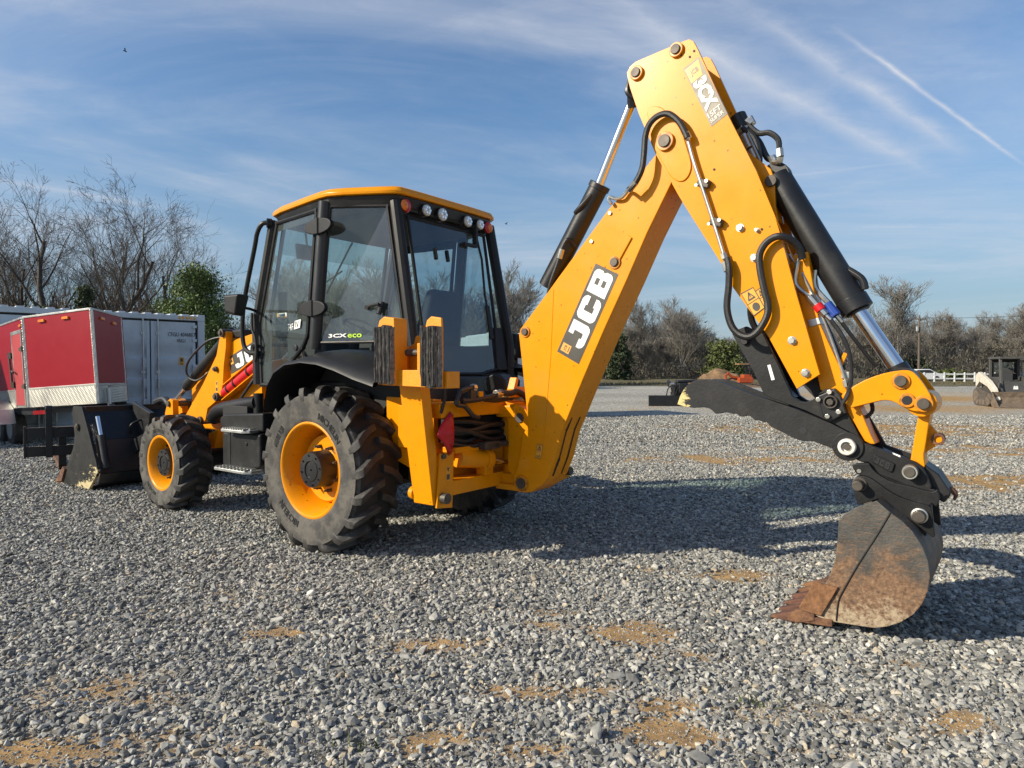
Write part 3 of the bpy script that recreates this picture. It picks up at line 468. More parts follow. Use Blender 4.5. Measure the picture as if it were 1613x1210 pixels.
 'loader_side': [(5.094, 1.035), (4.826, 1.031), (4.702, 0.85), (4.402, 0.36), (4.36, 0.222), (4.635, -0.055), (4.93, -0.088), (5.63, -0.069), (5.684, -0.046), (5.476, 0.158), (5.332, 0.212), (5.113, 0.491), (5.056, 0.658), (5.131, 0.953)],
 'loader_pin': [(4.928, 0.773)],
 'loader_ram': [(4.621, 0.912), (4.518, 0.681), (4.36, 0.27)],
 'boom_scar_line': [(-1.882, 1.133), (-1.831, 1.031), (-1.766, 0.809), (-1.705, 0.666)],
}
# ------------------------------------------------------------------ ground
def vnoise(x, y, seed):
    r = np.random.RandomState(seed); T_ = r.rand(256, 256)
    xi, yi = np.floor(x).astype(int), np.floor(y).astype(int); fx, fy = x - xi, y - yi
    fx = fx * fx * (3 - 2 * fx); fy = fy * fy * (3 - 2 * fy); g = lambda a, b: T_[a % 256, b % 256]
    return (g(xi, yi) * (1 - fx) + g(xi + 1, yi) * fx) * (1 - fy) + (g(xi, yi + 1) * (1 - fx) + g(xi + 1, yi + 1) * fx) * fy
def fbm(x, y, seed, o=4):
    s = 0; a = .5; t = 0
    for k in range(o): s = s + a * vnoise(x * 2 ** k, y * 2 ** k, seed + k); t += a; a *= .55
    return s / t
# bare sandy patches worn through the stone: centre x, y, half length, half width, strength
PATCH = [(.74, 3.77, .25, .15, 1.9), (.32, 3.88, .28, .08, 1.0), (-.42, 3.60, .26, .11, 1.25), (1.68, 4.83, .34, .17, 1.15), (.95, 3.45, .3, .06, .6), (1.1, 5.0, .3, .15, .6), (-1.35, 3.78, .20, .08, .8), (.62, 2.72, .16, .12, 1.2), (.70, 3.0, .16, .08, .9),
         (.45, 3.10, .24, .08, .5), (-1.95, 2.58, .55, .16, .75), (-1.95, 3.05, .35, .2, .45), (-1.05, 2.62, .40, .10, .55), (-.38, 2.72, .30, .09, .6), (1.85, 2.85, .34, .08, .5), (1.42, 2.90, .4, .10, .5), (1.25, 2.62, .3, .08, .5),
         (6.2, 8.9, 1.6, .8, .9), (4.0, 11.3, 2.8, .8, .7), (7.5, 12.5, 3.0, 1.0, .7), (9.5, 17, 5.5, 2.6, .8), (24, 38, 8, 8, .55), (14, 27, 8, 4, .5), (-.05, 3.05, .3, .08, .5), (.2, 4.1, .2, .08, .6), (.1, 2.6, .25, .07, .45), (2.0, 3.4, .2, .08, .4), (-2.0, 4.5, .3, .2, .5)]
def sand(x, y):
    s = 0 * x
    wx = (fbm(x * 2.3, y * 2.3, 5, 5) - .5) * 1.0; wy = (fbm(x * 2.3, y * 2.3, 15, 5) - .5) * .7
    for cx, cy, a, b, k in PATCH:
        sc = min(1.0, a); d = ((x + wx * sc - cx) / a) ** 2 + ((y + wy * sc - cy) / b) ** 2
        s = np.maximum(s, k * np.exp(-d * .9))
    n = fbm(x * 3.1, y * 3.1, 40, 5); n2 = fbm(x * .55, y * .55, 60, 3)
    amb = np.clip((n2 - .48) * 2.2, 0, 1) * .5 + np.clip((n - .58) * 3, 0, 1) * .30
    near = np.clip((3.3 - y) / 1.2, 0, 1) * .07
    return np.clip(s * (.32 + 2.7 * n * n) + amb * .6 + near * (n * 2), 0, 1)
def axis_(lo, hi, fine, far):
    a = list(np.arange(lo, hi + 1e-6, fine)); s = fine; v = hi
    while v < far: s *= 1.22; v += s; a.append(v)
    s = fine; v = lo; b = []
    while v > -far: s *= 1.22; v -= s; b.append(v)
    return np.array(b[::-1] + a)
gx, gy = axis_(-9, 9, .085, 900), axis_(1.6, 16, .085, 900)
XX, YY = np.meshgrid(gx, gy); nx_, ny_ = len(gx), len(gy)
hgt = (fbm(XX * .8, YY * .8, 80, 4) - .5) * .05 * np.clip((40 - np.hypot(XX, YY)) / 30, 0, 1) - .009
me = bpy.data.meshes.new('ground'); co = np.stack([XX, YY, hgt], -1).reshape(-1, 3).astype(np.float32)
idx = np.arange(nx_ * ny_).reshape(ny_, nx_); q = np.stack([idx[:-1, :-1], idx[:-1, 1:], idx[1:, 1:], idx[1:, :-1]], -1).reshape(-1, 4)
me.vertices.add(len(co)); me.vertices.foreach_set('co', co.ravel()); me.loops.add(q.size); me.loops.foreach_set('vertex_index', q.ravel().astype(np.int32))
me.polygons.add(len(q)); me.polygons.foreach_set('loop_start', np.arange(0, q.size, 4, dtype=np.int32)); me.polygons.foreach_set('loop_total', np.full(len(q), 4, dtype=np.int32)); me.update(); me.validate()
at = me.attributes.new('soil', 'FLOAT', 'POINT'); sv = sand(XX, YY).ravel().astype(np.float32); at.data.foreach_set('value', sv)
me.shade_smooth()
gmat = bpy.data.materials.new('gravel_and_soil'); gmat.use_nodes = True; t = gmat.node_tree; b = t.nodes['Principled BSDF']; b.inputs['Roughness'].default_value = 1.0; b.inputs['Specular IOR Level'].default_value = 0.0
tcn = N(t, 'ShaderNodeTexCoord')
vo = N(t, 'ShaderNodeTexVoronoi', feature='F1'); vo.inputs['Scale'].default_value = 26; L(t, tcn.outputs['Object'], vo.inputs['Vector'])
vr = N(t, 'ShaderNodeValToRGB'); e = vr.color_ramp.elements; e[0].color = (0.11, 0.108, 0.098, 1); e[1].color = (0.62, 0.585, 0.50, 1); e.new(.35).color = (0.255, 0.25, 0.225, 1); e.new(.72).color = (0.41, 0.395, 0.345, 1)
sx = N(t, 'ShaderNodeSeparateColor'); L(t, vo.outputs['Color'], sx.inputs[0]); L(t, sx.outputs[0], vr.inputs[0])
n1 = N(t, 'ShaderNodeTexNoise'); n1.inputs['Scale'].default_value = 9; n1.inputs['Detail'].default_value = 10; n1.inputs['Roughness'].default_value = .7; L(t, tcn.outputs['Object'], n1.inputs['Vector'])
n5 = N(t, 'ShaderNodeTexNoise'); n5.inputs['Scale'].default_value = 110; n5.inputs['Detail'].default_value = 5; L(t, tcn.outputs['Object'], n5.inputs['Vector'])
sr = N(t, 'ShaderNodeValToRGB'); e = sr.color_ramp.elements; e[0].position = .32; e[0].color = (0.21, 0.145, 0.085, 1); e[1].position = .70; e[1].color = (0.56, 0.355, 0.155, 1); L(t, n1.outputs[0], sr.inputs[0])
s5 = N(t, 'ShaderNodeMapRange'); s5.inputs[1].default_value = .35; s5.inputs[2].default_value = .65; s5.inputs[3].default_value = .75; s5.inputs[4].default_value = 1.2; L(t, n5.outputs[0], s5.inputs[0])
sm_ = N(t, 'ShaderNodeMix', data_type='RGBA', blend_type='MULTIPLY'); sm_.inputs[0].default_value = 1; L(t, sr.outputs[0], sm_.inputs[6]); L(t, s5.outputs[0], sm_.inputs[7])
aa = N(t, 'ShaderNodeAttribute', attribute_name='soil')
ad = N(t, 'ShaderNodeMath', operation='MULTIPLY_ADD'); L(t, n5.outputs[0], ad.inputs[0]); ad.inputs[1].default_value = .5; L(t, aa.outputs['Fac'], ad.inputs[2])
ms = N(t, 'ShaderNodeMapRange', interpolation_type='SMOOTHSTEP'); ms.inputs[1].default_value = .34; ms.inputs[2].default_value = 1.0; L(t, ad.outputs[0], ms.inputs[0])
# distant lot: broad pale and brown bands of wheel tracks
mp = N(t, 'ShaderNodeMapping'); mp.inputs['Scale'].default_value = (.03, .14, 1); L(t, tcn.outputs['Object'], mp.inputs[0])
n6 = N(t, 'ShaderNodeTexNoise'); n6.inputs['Scale'].default_value = 1; n6.inputs['Detail'].default_value = 6; L(t, mp.outputs[0], n6.inputs['Vector'])
m6 = N(t, 'ShaderNodeMapRange'); m6.inputs[1].default_value = .35; m6.inputs[2].default_value = .65; m6.inputs[3].default_value = .85; m6.inputs[4].default_value = 1.2; L(t, n6.outputs[0], m6.inputs[0])
gm = N(t, 'ShaderNodeMix', data_type='RGBA', blend_type='MULTIPLY'); gm.inputs[0].default_value = 1; L(t, vr.outputs[0], gm.inputs[6]); L(t, m6.outputs[0], gm.inputs[7])
fi = N(t, 'ShaderNodeMix', data_type='RGBA'); L(t, ms.outputs[0], fi.inputs[0]); L(t, gm.outputs[2], fi.inputs[6]); L(t, sm_.outputs[2], fi.inputs[7]); L(t, fi.outputs[2], b.inputs['Base Color'])
hm = N(t, 'ShaderNodeMath', operation='SUBTRACT'); hm.inputs[0].default_value = 1; L(t, vo.outputs['Distance'], hm.inputs[1])
h0_ = N(t, 'ShaderNodeMath', operation='SUBTRACT'); h0_.inputs[0].default_value = 1; L(t, ms.outputs[0], h0_.inputs[1]); h1_ = N(t, 'ShaderNodeMath', operation='MULTIPLY'); L(t, h0_.outputs[0], h1_.inputs[0]); L(t, hm.outputs[0], h1_.inputs[1])
n8 = N(t, 'ShaderNodeTexNoise'); n8.inputs['Scale'].default_value = 34; n8.inputs['Detail'].default_value = 8; n8.inputs['Roughness'].default_value = .75; L(t, tcn.outputs['Object'], n8.inputs['Vector'])
hb_ = N(t, 'ShaderNodeMath', operation='MULTIPLY_ADD'); L(t, n8.outputs[0], hb_.inputs[0]); hb_.inputs[1].default_value = .9; L(t, h1_.outputs[0], hb_.inputs[2])
ha = N(t, 'ShaderNodeMath', operation='MULTIPLY_ADD'); L(t, n5.outputs[0], ha.inputs[0]); ha.inputs[1].default_value = .35; L(t, hm.outputs[0], ha.inputs[2])
bp = N(t, 'ShaderNodeBump'); bp.inputs['Strength'].default_value = .6; bp.inputs['Distance'].default_value = .012; L(t, hb_.outputs[0], bp.inputs['Height']); L(t, bp.outputs[0], b.inputs['Normal'])
me.materials.append(gmat); go = bpy.data.objects.new('ground', me); COL.objects.link(go); go['kind'] = 'structure'

# loose crushed stone: one object, a cloud of points that each carry one of twelve stones
smat = bpy.data.materials.new('crushed_limestone'); smat.use_nodes = True; t = smat.node_tree; b = t.nodes['Principled BSDF']; b.inputs['Roughness'].default_value = .82; b.inputs['Specular IOR Level'].default_value = .22
oi = N(t, 'ShaderNodeObjectInfo'); cr = N(t, 'ShaderNodeValToRGB'); e = cr.color_ramp.elements
e[0].color = (0.098, 0.099, 0.094, 1); e[1].color = (0.63, 0.61, 0.55, 1)
for p_, c_ in ((.28, (.196, .195, .183)), (.55, (.284, .280, .258)), (.78, (.375, .367, .332)), (.90, (.45, .435, .39)), (.955, (.38, .31, .21))): e.new(p_).color = (*c_, 1)
L(t, oi.outputs['Random'], cr.inputs[0])
tcn = N(t, 'ShaderNodeTexCoord'); n1 = N(t, 'ShaderNodeTexNoise'); n1.inputs['Scale'].default_value = 3.4; n1.inputs['Detail'].default_value = 6; n1.inputs['Roughness'].default_value = .7; L(t, tcn.outputs['Object'], n1.inputs['Vector'])
mr = N(t, 'ShaderNodeMapRange'); mr.inputs[1].default_value = .3; mr.inputs[2].default_value = .7; mr.inputs[3].default_value = .72; mr.inputs[4].default_value = 1.3; L(t, n1.outputs[0], mr.inputs[0])
mm = N(t, 'ShaderNodeMix', data_type='RGBA', blend_type='MULTIPLY'); mm.inputs[0].default_value = 1; L(t, cr.outputs[0], mm.inputs[6]); L(t, mr.outputs[0], mm.inputs[7]); L(t, mm.outputs[2], b.inputs['Base Color'])
rocks = bpy.data.collections.new('stone_shapes')
for k in range(12):
    r = random.Random(100 + k); bm = bmesh.new()
    for i in range(15):
        v = Vector((r.gauss(0, 1), r.gauss(0, 1), r.gauss(0, 1))).normalized() * r.uniform(.78, 1.08)
        bm.verts.new((v.x * .5, v.y * r.uniform(.30, .42), v.z * r.uniform(.22, .34)))
    res = bmesh.ops.convex_hull(bm, input=bm.verts); bmesh.ops.delete(bm, geom=[g for g in res['geom_interior'] if isinstance(g, bmesh.types.BMVert)], context='VERTS')
    bmesh.ops.bevel(bm, geom=bm.edges[:], offset=.022, segments=1, affect='EDGES', clamp_overlap=True)
    sm2 = bpy.data.meshes.new('gravel_stone'); bm.to_mesh(sm2); bm.free(); sm2.materials.append(smat)
    so_ = bpy.data.objects.new('gravel_stone', sm2); rocks.objects.link(so_)
rs = np.random.RandomState(7); pts = []; scl = []
def scatter(y0, y1, dens, smin, smax, zl, pw=1.6):
    n = int((y1 * y1 - y0 * y0) * .86 * dens); yy = np.sqrt(rs.rand(n) * (y1 * y1 - y0 * y0) + y0 * y0); xx = (rs.rand(n) * 2 - 1) * yy * .86
    sd_ = sand(xx, yy); cl_ = fbm(xx * 2.2, yy * 2.2, 22, 3)
    keep = rs.rand(n) > np.clip((sd_ - .30) * 1.7, 0, .93 if smax > .03 else .35) + np.clip((.40 - cl_) * 1.2, 0, .3)
    xx, yy, sd_ = xx[keep], yy[keep], sd_[keep]; n = len(xx)
    s_ = smin + (smax - smin) * rs.rand(n) ** pw * (1 - .35 * sd_)
    h0 = (fbm(xx * .8, yy * .8, 80, 4) - .5) * .05 * np.clip((40 - np.hypot(xx, yy)) / 30, 0, 1) - .012
    pts.append(np.stack([xx, yy, h0 + s_ * (.10 + zl * rs.rand(n))], -1)); scl.append(s_)
scatter(2.2, 7.5, 1900, .020, .056, .16, 1.7)
scatter(2.2, 6.5, 3200, .010, .025, .25)
scatter(7.5, 13, 1250, .024, .060, .2)
scatter(13, 22, 420, .035, .08, .3)
scatter(2.3, 5.5, 14, .065, .10, .12)
scatter(2.2, 4.8, 6500, .006, .014, .25)
P_ = np.concatenate(pts); S_ = np.concatenate(scl); n = len(P_)
pm = bpy.data.meshes.new('gravel'); pm.vertices.add(n); pm.vertices.foreach_set('co', P_.astype(np.float32).ravel())
a = pm.attributes.new('turn', 'FLOAT_VECTOR', 'POINT'); rt = np.stack([rs.normal(0, .38, n), rs.normal(0, .38, n), rs.rand(n) * 6.283], -1); a.data.foreach_set('vector', rt.astype(np.float32).ravel())
a = pm.attributes.new('size', 'FLOAT_VECTOR', 'POINT'); sc_ = np.stack([S_ * rs.uniform(.85, 1.25, n), S_ * rs.uniform(.8, 1.15, n), S_ * rs.uniform(.7, 1.25, n)], -1); a.data.foreach_set('vector', sc_.astype(np.float32).ravel())
a = pm.attributes.new('which', 'INT', 'POINT'); a.data.foreach_set('value', rs.randint(0, 12, n).astype(np.int32))
gv = bpy.data.objects.new('gravel', pm); COL.objects.link(gv); tag(gv, 'loose grey crushed stone covering the whole yard', 'gravel', kind='stuff')
ng = bpy.data.node_groups.new('stones_on_points', 'GeometryNodeTree'); ng.interface.new_socket('Geometry', in_out='INPUT', socket_type='NodeSocketGeometry'); ng.interface.new_socket('Geometry', in_out='OUTPUT', socket_type='NodeSocketGeometry')
gi = N(ng, 'NodeGroupInput'); gout = N(ng, 'NodeGroupOutput'); ip = N(ng, 'GeometryNodeInstanceOnPoints'); ci = N(ng, 'GeometryNodeCollectionInfo'); ci.inputs['Collection'].default_value = rocks; ci.inputs['Separate Children'].default_value = True; ci.inputs['Reset Children'].default_value = True
def na(nm, ty):
    x = N(ng, 'GeometryNodeInputNamedAttribute', data_type=ty); x.inputs['Name'].default_value = nm; return x.outputs[0]
er = N(ng, 'FunctionNodeEulerToRotation'); L(ng, na('turn', 'FLOAT_VECTOR'), er.inputs[0])
L(ng, gi.outputs[0], ip.inputs['Points']); L(ng, ci.outputs[0], ip.inputs['Instance']); ip.inputs['Pick Instance'].default_value = True
L(ng, na('which', 'INT'), ip.inputs['Instance Index']); L(ng, er.outputs[0], ip.inputs['Rotation']); L(ng, na('size', 'FLOAT_VECTOR'), ip.inputs['Scale']); L(ng, ip.outputs[0], gout.inputs[0])
gv.modifiers.new('stones', 'NODES').node_group = ng
print('stones', n)

# ------------------------------------------------------------------ trees
def rot_to(d, ang, az):
    d = d / np.linalg.norm(d); a = np.cross(d, [0, 0, 1.0]) if abs(d[2]) < .95 else np.cross(d, [1.0, 0, 0]); a /= np.linalg.norm(a); b = np.cross(d, a)
    return d * math.cos(ang) + (a * math.cos(az) + b * math.sin(az)) * math.sin(ang)
def bare_tree(seed, h, trunk_r, levels=5, spread=.62, fork=.35, lean=(0, 0), up=.12, nlim=(7, 5, 4, 3, 2), clear=.3, wob=.11):
    """returns (heavy limb segments, twig segments); every segment is (p0, p1, r0, r1)"""
    r = random.Random(seed); heavy, twig = [], []
    def grow(p, d, ln, rad_, lv):
        n = max(3, int(6 - lv)); q = np.array(p, float); d = np.array(d, float); pts_ = [(q.copy(), rad_)]
        tip = rad_ * (.42 if lv == 0 else .25)
        for i in range(n):
            d = d + np.array([r.gauss(0, wob), r.gauss(0, wob), r.gauss(0, wob * .7) + up * (.3, 1, .7, .45, .3, .3)[min(lv, 5)]]); d /= np.linalg.norm(d)
            q = q + d * ln / n; pts_.append((q.copy(), rad_ + (tip - rad_) * (i + 1) / n))
        for (a, ra), (b_, rb_) in zip(pts_, pts_[1:]): (heavy if ra > trunk_r * .16 else twig).append((a, b_, ra, rb_))
        if lv >= levels: return
        k = nlim[min(lv, len(nlim) - 1)]; k = max(2, k + r.choice((-1, 0, 0, 1)))
        for j in range(k):
            f = r.uniform(clear if lv == 0 else .22, 1.0); i = min(n - 1, int(f * n)); (a, ra), (b_, rb_) = pts_[i], pts_[i + 1]; u = f * n - i; u = min(max(u, 0), 1)
            pp = a + (b_ - a) * u; dd = (b_ - a); ang = r.uniform(spread * .55, spread * 1.3); az = r.uniform(0, 6.283)
            grow(pp, rot_to(dd, ang, az), ln * r.uniform(*((.40, .68) if lv < 1 else (.50, .85))) * (1.12 - .45 * f), max(.004, (ra + (rb_ - ra) * u) * r.uniform(.45, .68)), lv + 1)
    grow((0, 0, -.1), (lean[0], lean[1], 1), h * .78, trunk_r, 0)
    return heavy, twig
def seg_mesh(name, segs, ns, minr=0.0):
    n = len(segs)
    if n == 0: segs = [(np.zeros(3), np.array([0, 0, .01]), .01, .01)]; n = 1
    A = np.array([s[0] for s in segs]); B = np.array([s[1] for s in segs]); R0 = np.maximum([s[2] for s in segs], minr); R1 = np.maximum([s[3] for s in segs], minr * .7)
    D = B - A; D /= np.linalg.norm(D, axis=1)[:, None] + 1e-9; ref = np.where(np.abs(D[:, 2:3]) < .9, [[0, 0, 1.0]], [[1.0, 0, 0]]); U_ = np.cross(D, ref); U_ /= np.linalg.norm(U_, axis=1)[:, None]; V_ = np.cross(D, U_)
    vs = np.zeros((n, 2 * ns, 3))
    for k in range(ns):
        c, s = math.cos(6.28318 * k / ns), math.sin(6.28318 * k / ns); vs[:, k] = A + (U_ * c + V_ * s) * R0[:, None]; vs[:, ns + k] = B + (U_ * c + V_ * s) * R1[:, None]
    base = (np.arange(n) * 2 * ns)[:, None, None]; fq = np.array([[k, (k + 1) % ns, ns + (k + 1) % ns, ns + k] for k in range(ns)])[None]
    return raw_mesh(name, vs.reshape(-1, 3), (base + fq).reshape(-1, 4))
def raw_mesh(name, v, f):
    me = bpy.data.meshes.new(name); k = f.shape[1]; me.vertices.add(len(v)); me.vertices.foreach_set('co', v.astype(np.float32).ravel()); me.loops.add(f.size); me.loops.foreach_set('vertex_index', f.astype(np.int32).ravel())
    me.polygons.add(len(f)); me.polygons.foreach_set('loop_start', np.arange(0, f.size, k, dtype=np.int32)); me.polygons.foreach_set('loop_total', np.full(len(f), k, dtype=np.int32)); me.update(); return me
def obj_of(me, name, mt, parent=None):
    o = bpy.data.objects.new(name, me); COL.objects.link(o); me.materials.append(M[mt]); o.parent = parent; return o
def plant(name, label, loc, seed, h, tr_, group=None, mats=('bark', 'bark'), ns=(6, 3), minr=.006, **k):
    t_ = thing(name, label, 'tree', loc, 0, group); hv, tw = bare_tree(seed, h, tr_, **k)
    a = seg_mesh('trunk', hv, ns[0]); a.shade_smooth(); obj_of(a, 'trunk', mats[0], t_); obj_of(seg_mesh('crown', tw, ns[1], minr), 'crown', mats[1], t_); return t_
def leafy(name, label, loc, h, rx, seed, n, mt, base=.15, group=None, size=.10, cone=False, ry=None, clumps=40):
    t_ = thing(name, label, 'tree' if h > 2.5 else 'shrub', loc, 0, group); r = np.random.RandomState(seed); ry = ry or rx
    cz = r.rand(clumps); prof = (1 - cz) ** .8 if cone else np.sqrt(np.clip(1 - (cz * 1.75 - .75) ** 2, .02, 1)); az = r.rand(clumps) * 6.283; rr = np.sqrt(r.rand(clumps)) * .88
    C_0 = np.stack([np.cos(az) * rr * prof * rx, np.sin(az) * rr * prof * ry, h * (base + (1 - base) * cz * .95)], -1); cs = r.uniform(.16, .34, clumps) * min(rx, h * .5)
    w = r.randint(0, clumps, n); p = C_0[w] + r.normal(0, 1, (n, 3)) * cs[w][:, None] * np.array([1, 1, .8]) * .62
    p[:, 2] = np.clip(p[:, 2], .05, None)
    a = r.normal(0, 1, (n, 3)); a /= np.linalg.norm(a, axis=1)[:, None]; b_ = np.cross(a, r.normal(0, 1, (n, 3))); b_ /= np.linalg.norm(b_, axis=1)[:, None]; s = size * r.uniform(.5, 1.3, n)[:, None]
    v = np.stack([p - a * s, p + b_ * s * .45, p + a * s, p - b_ * s * .45], 1).reshape(-1, 3); f = np.arange(n * 4).reshape(-1, 4)
    obj_of(raw_mesh('crown', v, f), 'crown', mt, t_)
    segs = [(np.array([0, 0, 0.]), np.array([0, 0, h * .8]), .035 * h / 3, .01)] + [(np.array([0, 0, max(.1, c[2] * .55)]), c, .02 * h / 4, .005) for c in C_0[::2]]
    obj_of(seg_mesh('trunk', segs, 5), 'trunk', 'bark', t_); return t_
def at(px, py, d): return ((px - 806.5) / 1050 * d, d, 1.5 - (py - 583) / 1050 * d)
def gx_(px, d): return (px - 806.5) / 1050 * d
# the tall bare trees beyond the containers
d = 36
plant('bare_tree', 'tallest bare tree above the red trailer, with a forked crown', (gx_(98, d), d, 0), 11, 11.6, .21, 'bare trees behind the containers', levels=5, spread=.66, nlim=(7, 5, 4, 3, 2), clear=.32, lean=(-.04, 0))
plant('bare_tree', 'bare tree leaning far to the right over the grey container', (gx_(112, d + 1), d + 1, 0), 23, 12.0, .20, 'bare trees behind the containers', levels=5, spread=.66, nlim=(7, 5, 4, 3, 2), clear=.3, lean=(.62, 0), up=.05)
plant('bare_tree', 'slender bare tree with upright fine twigs just left of the green tree', (gx_(228, d - 2), d - 2, 0), 37, 8.9, .12, 'bare trees behind the containers', levels=4, nlim=(8, 6, 5, 4), spread=.6, clear=.3)
plant('bare_tree', 'bare tree with upright limbs directly behind the green tree', (gx_(268, d + 1), d + 1, 0), 41, 8.7, .14, 'bare trees behind the containers', levels=4, nlim=(8, 5, 4, 3, 2), spread=.5, up=.2, clear=.35)
plant('bare_tree', 'bare tree with a broad fan of limbs above the right side of the green tree', (gx_(302, d + 4), d + 4, 0), 43, 8.2, .14, 'bare trees behind the containers', levels=4, nlim=(8, 5, 4, 3, 2), spread=.55, up=.18)
plant('bare_tree', 'dense twiggy bare tree at the left edge of the photo', (gx_(12, d + 2), d + 2, 0), 51, 9.6, .15, 'bare trees behind the containers', levels=5, nlim=(8, 5, 4, 3, 2), spread=.6, clear=.15)
plant('bare_tree', 'short twiggy bare tree between the left edge and the tallest bare tree', (gx_(52, d + 5), d + 5, 0), 53, 9.2, .14, 'bare trees behind the containers', levels=4, nlim=(9, 6, 5, 3, 2), spread=.55, clear=.2)
plant('bare_tree', 'bare tree with curving limbs above the red trailer nose', (gx_(150, d + 5), d + 5, 0), 57, 11.3, .17, 'bare trees behind the containers', levels=5, nlim=(7, 5, 4, 3, 2), spread=.62)
plant('bare_tree', 'thin bare tree above the container doors', (gx_(195, d + 8), d + 8, 0), 59, 11.2, .15, 'bare trees behind the containers', levels=4, nlim=(8, 6, 5, 3, 2), spread=.6)
for i, (px, dd, h, sd, s_) in enumerate(((30, 46, 9, 61, .45), (75, 48, 9.5, 62, .45), (125, 47, 9, 63, .4), (170, 50, 10, 64, .45), (215, 48, 9, 65, .45), (-30, 44, 10, 66, .45), (-70, 40, 11, 67, .5))):
    plant('bare_sapling', 'thin bare sapling in the thicket behind the red trailer and containers', (gx_(px, dd), dd, 0), sd, h, .08, 'thin saplings behind the containers', levels=4, nlim=(10, 6, 4, 3), spread=s_, up=.2, clear=.1)
leafy('green_tree', 'bright leafy green tree standing behind the grey container corner', (gx_(308, 27), 27, 0), 5.8, 1.62, 3, 46000, 'leaf', base=.03, size=.055, clumps=130)
leafy('evergreen_tree', 'dark evergreen rising behind the red trailer roof under the tall bare trees', (gx_(136, 33), 33, 0), 5.8, 1.0, 5, 7000, 'needle', base=.05, size=.10, cone=True, clumps=50)
leafy('evergreen_tree', 'small dark evergreen behind the trailer near the left edge', (gx_(62, 35), 35, 0), 4.9, 1.1, 6, 6000, 'needle', base=.05, size=.10, cone=True, clumps=50)
for i, (px, sd, h) in enumerate(((350, 71, 4.2), (372, 72, 4.0), (395, 73, 4.6), (335, 74, 4.0))):
    plant('bare_sapling', 'short thin bare sapling seen between the green tree and the cab', (gx_(px, 40 + i), 40 + i, 0), sd, h, .05, 'short saplings left of the cab', levels=4, nlim=(9, 6, 4, 3), spread=.5, up=.15, clear=.1)

# the far treeline: a few shapes, each tree copied on its own spot
protos = []
for i in range(7):
    hv, tw = bare_tree(200 + i, 9.5, .11, levels=4, spread=.52, nlim=(11, 8, 6, 4), up=.16, clear=.18)
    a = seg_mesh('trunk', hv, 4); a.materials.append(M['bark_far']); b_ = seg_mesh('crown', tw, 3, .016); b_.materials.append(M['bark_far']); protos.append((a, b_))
def far_tree(px, dd, h, k, label, rz=0.0, group='bare trees in the far treeline'):
    t_ = thing('bare_tree', label, 'tree', (gx_(px, dd), dd, 0), rz, group); s_ = h / 9.5; t_.scale = (s_ * 1.15, s_ * 1.15, s_)
    for nm, me_ in (('trunk', protos[k][0]), ('crown', protos[k][1])):
        o = bpy.data.objects.new(nm, me_); COL.objects.link(o); o.parent = t_
far_tree(795, 62, 9.3, 0, 'bare tree standing just right of the cab, above the far container', .3, None)
far_tree(1418, 84, 10.6, 1, 'tallest pale bare tree in the treeline, left of the utility pole', 1.0, None)
far_tree(1080, 84, 8.9, 3, 'bushy bare tree under the raised arms, above the grapple', 2.0, None)
far_tree(1006, 88, 8.6, 5, 'bare tree right beside the boom in the far treeline', 2.6, None)
far_tree(1598, 88, 8.9, 2, 'reddish bare tree at the right edge of the photo', .6, None)
rn = random.Random(12)
def sky_h(px):   # how high the far wood stands along the photo
    return float(np.interp(px, [330, 420, 700, 760, 800, 900, 960, 1010, 1070, 1130, 1200, 1330, 1410, 1480, 1530, 1570, 1613, 1800], [5.0, 5.2, 6.5, 7.5, 7.8, 7.0, 6.6, 7.6, 8.4, 7.2, 6.6, 7.6, 8.8, 7.2, 7.2, 7.6, 8.4, 8]))
for i in range(118):
    px = 340 + i * 12.1 + rn.uniform(-8, 8); dd = rn.uniform(84, 106); h = sky_h(px) * rn.choice((.62, .7, .78, .85, .92, .98, 1.06)) * rn.uniform(.94, 1.06) * .93 * dd / 92
    far_tree(px, dd, h, rn.randrange(7), 'bare grey-brown tree standing in the far treeline across the lot', rn.uniform(0, 6.28))
for i in range(26):
    px = 430 + i * 14.6 + rn.uniform(-7, 7); dd = rn.uniform(50, 62); 
    far_tree(px, dd, rn.uniform(6.0, 9.2) if px < 730 else rn.uniform(4.2, 6.0), rn.randrange(7), 'bare tree standing behind the cab, far across the lot', rn.uniform(0, 6.28), 'bare trees beyond the cab')
# undergrowth between the trunks: uncountable sticks and dry leaves
def thicket(name, label, mt, n, seed, px0, px1, d0, d1, hmax, w, upright=.25, kind='undergrowth', hf=None, lnr=(.3, 1.5)):
    r = np.random.RandomState(seed); dd = r.uniform(d0, d1, n); px = r.uniform(px0, px1, n); x = (px - 806.5) / 1050 * dd
    lim = hmax if hf is None else np.array([hf(p) for p in px]) * hmax
    z = r.rand(n) ** 1.15 * lim * (.65 + .6 * fbm(px / 26., dd / 9., seed, 3))
    dr = np.stack([r.normal(0, upright, n), r.normal(0, upright, n), np.ones(n)], -1); dr /= np.linalg.norm(dr, axis=1)[:, None]; ln = r.uniform(*lnr, n)[:, None]; sd = np.stack([r.normal(0, 1, n), r.normal(0, .6, n), r.normal(0, .3, n)], -1); sd /= np.linalg.norm(sd, axis=1)[:, None]; ww = (w * r.uniform(.4, 1.5, n))[:, None]
    p = np.stack([x, dd, z], -1); v = np.stack([p - sd * ww, p + sd * ww, p + dr * ln], 1).reshape(-1, 3)
    o = obj_of(raw_mesh(name, v, np.arange(n * 3).reshape(-1, 3)), name, mt); tag(o, label, kind, kind='stuff'); return o
thicket('undergrowth', 'dry brown undergrowth filling the foot of the far treeline', 'brush', 110000, 1, 300, 1760, 84, 104, 5.2, .045, upright=.8, lnr=(.2, .9), hf=lambda p: sky_h(p) / 8.0)
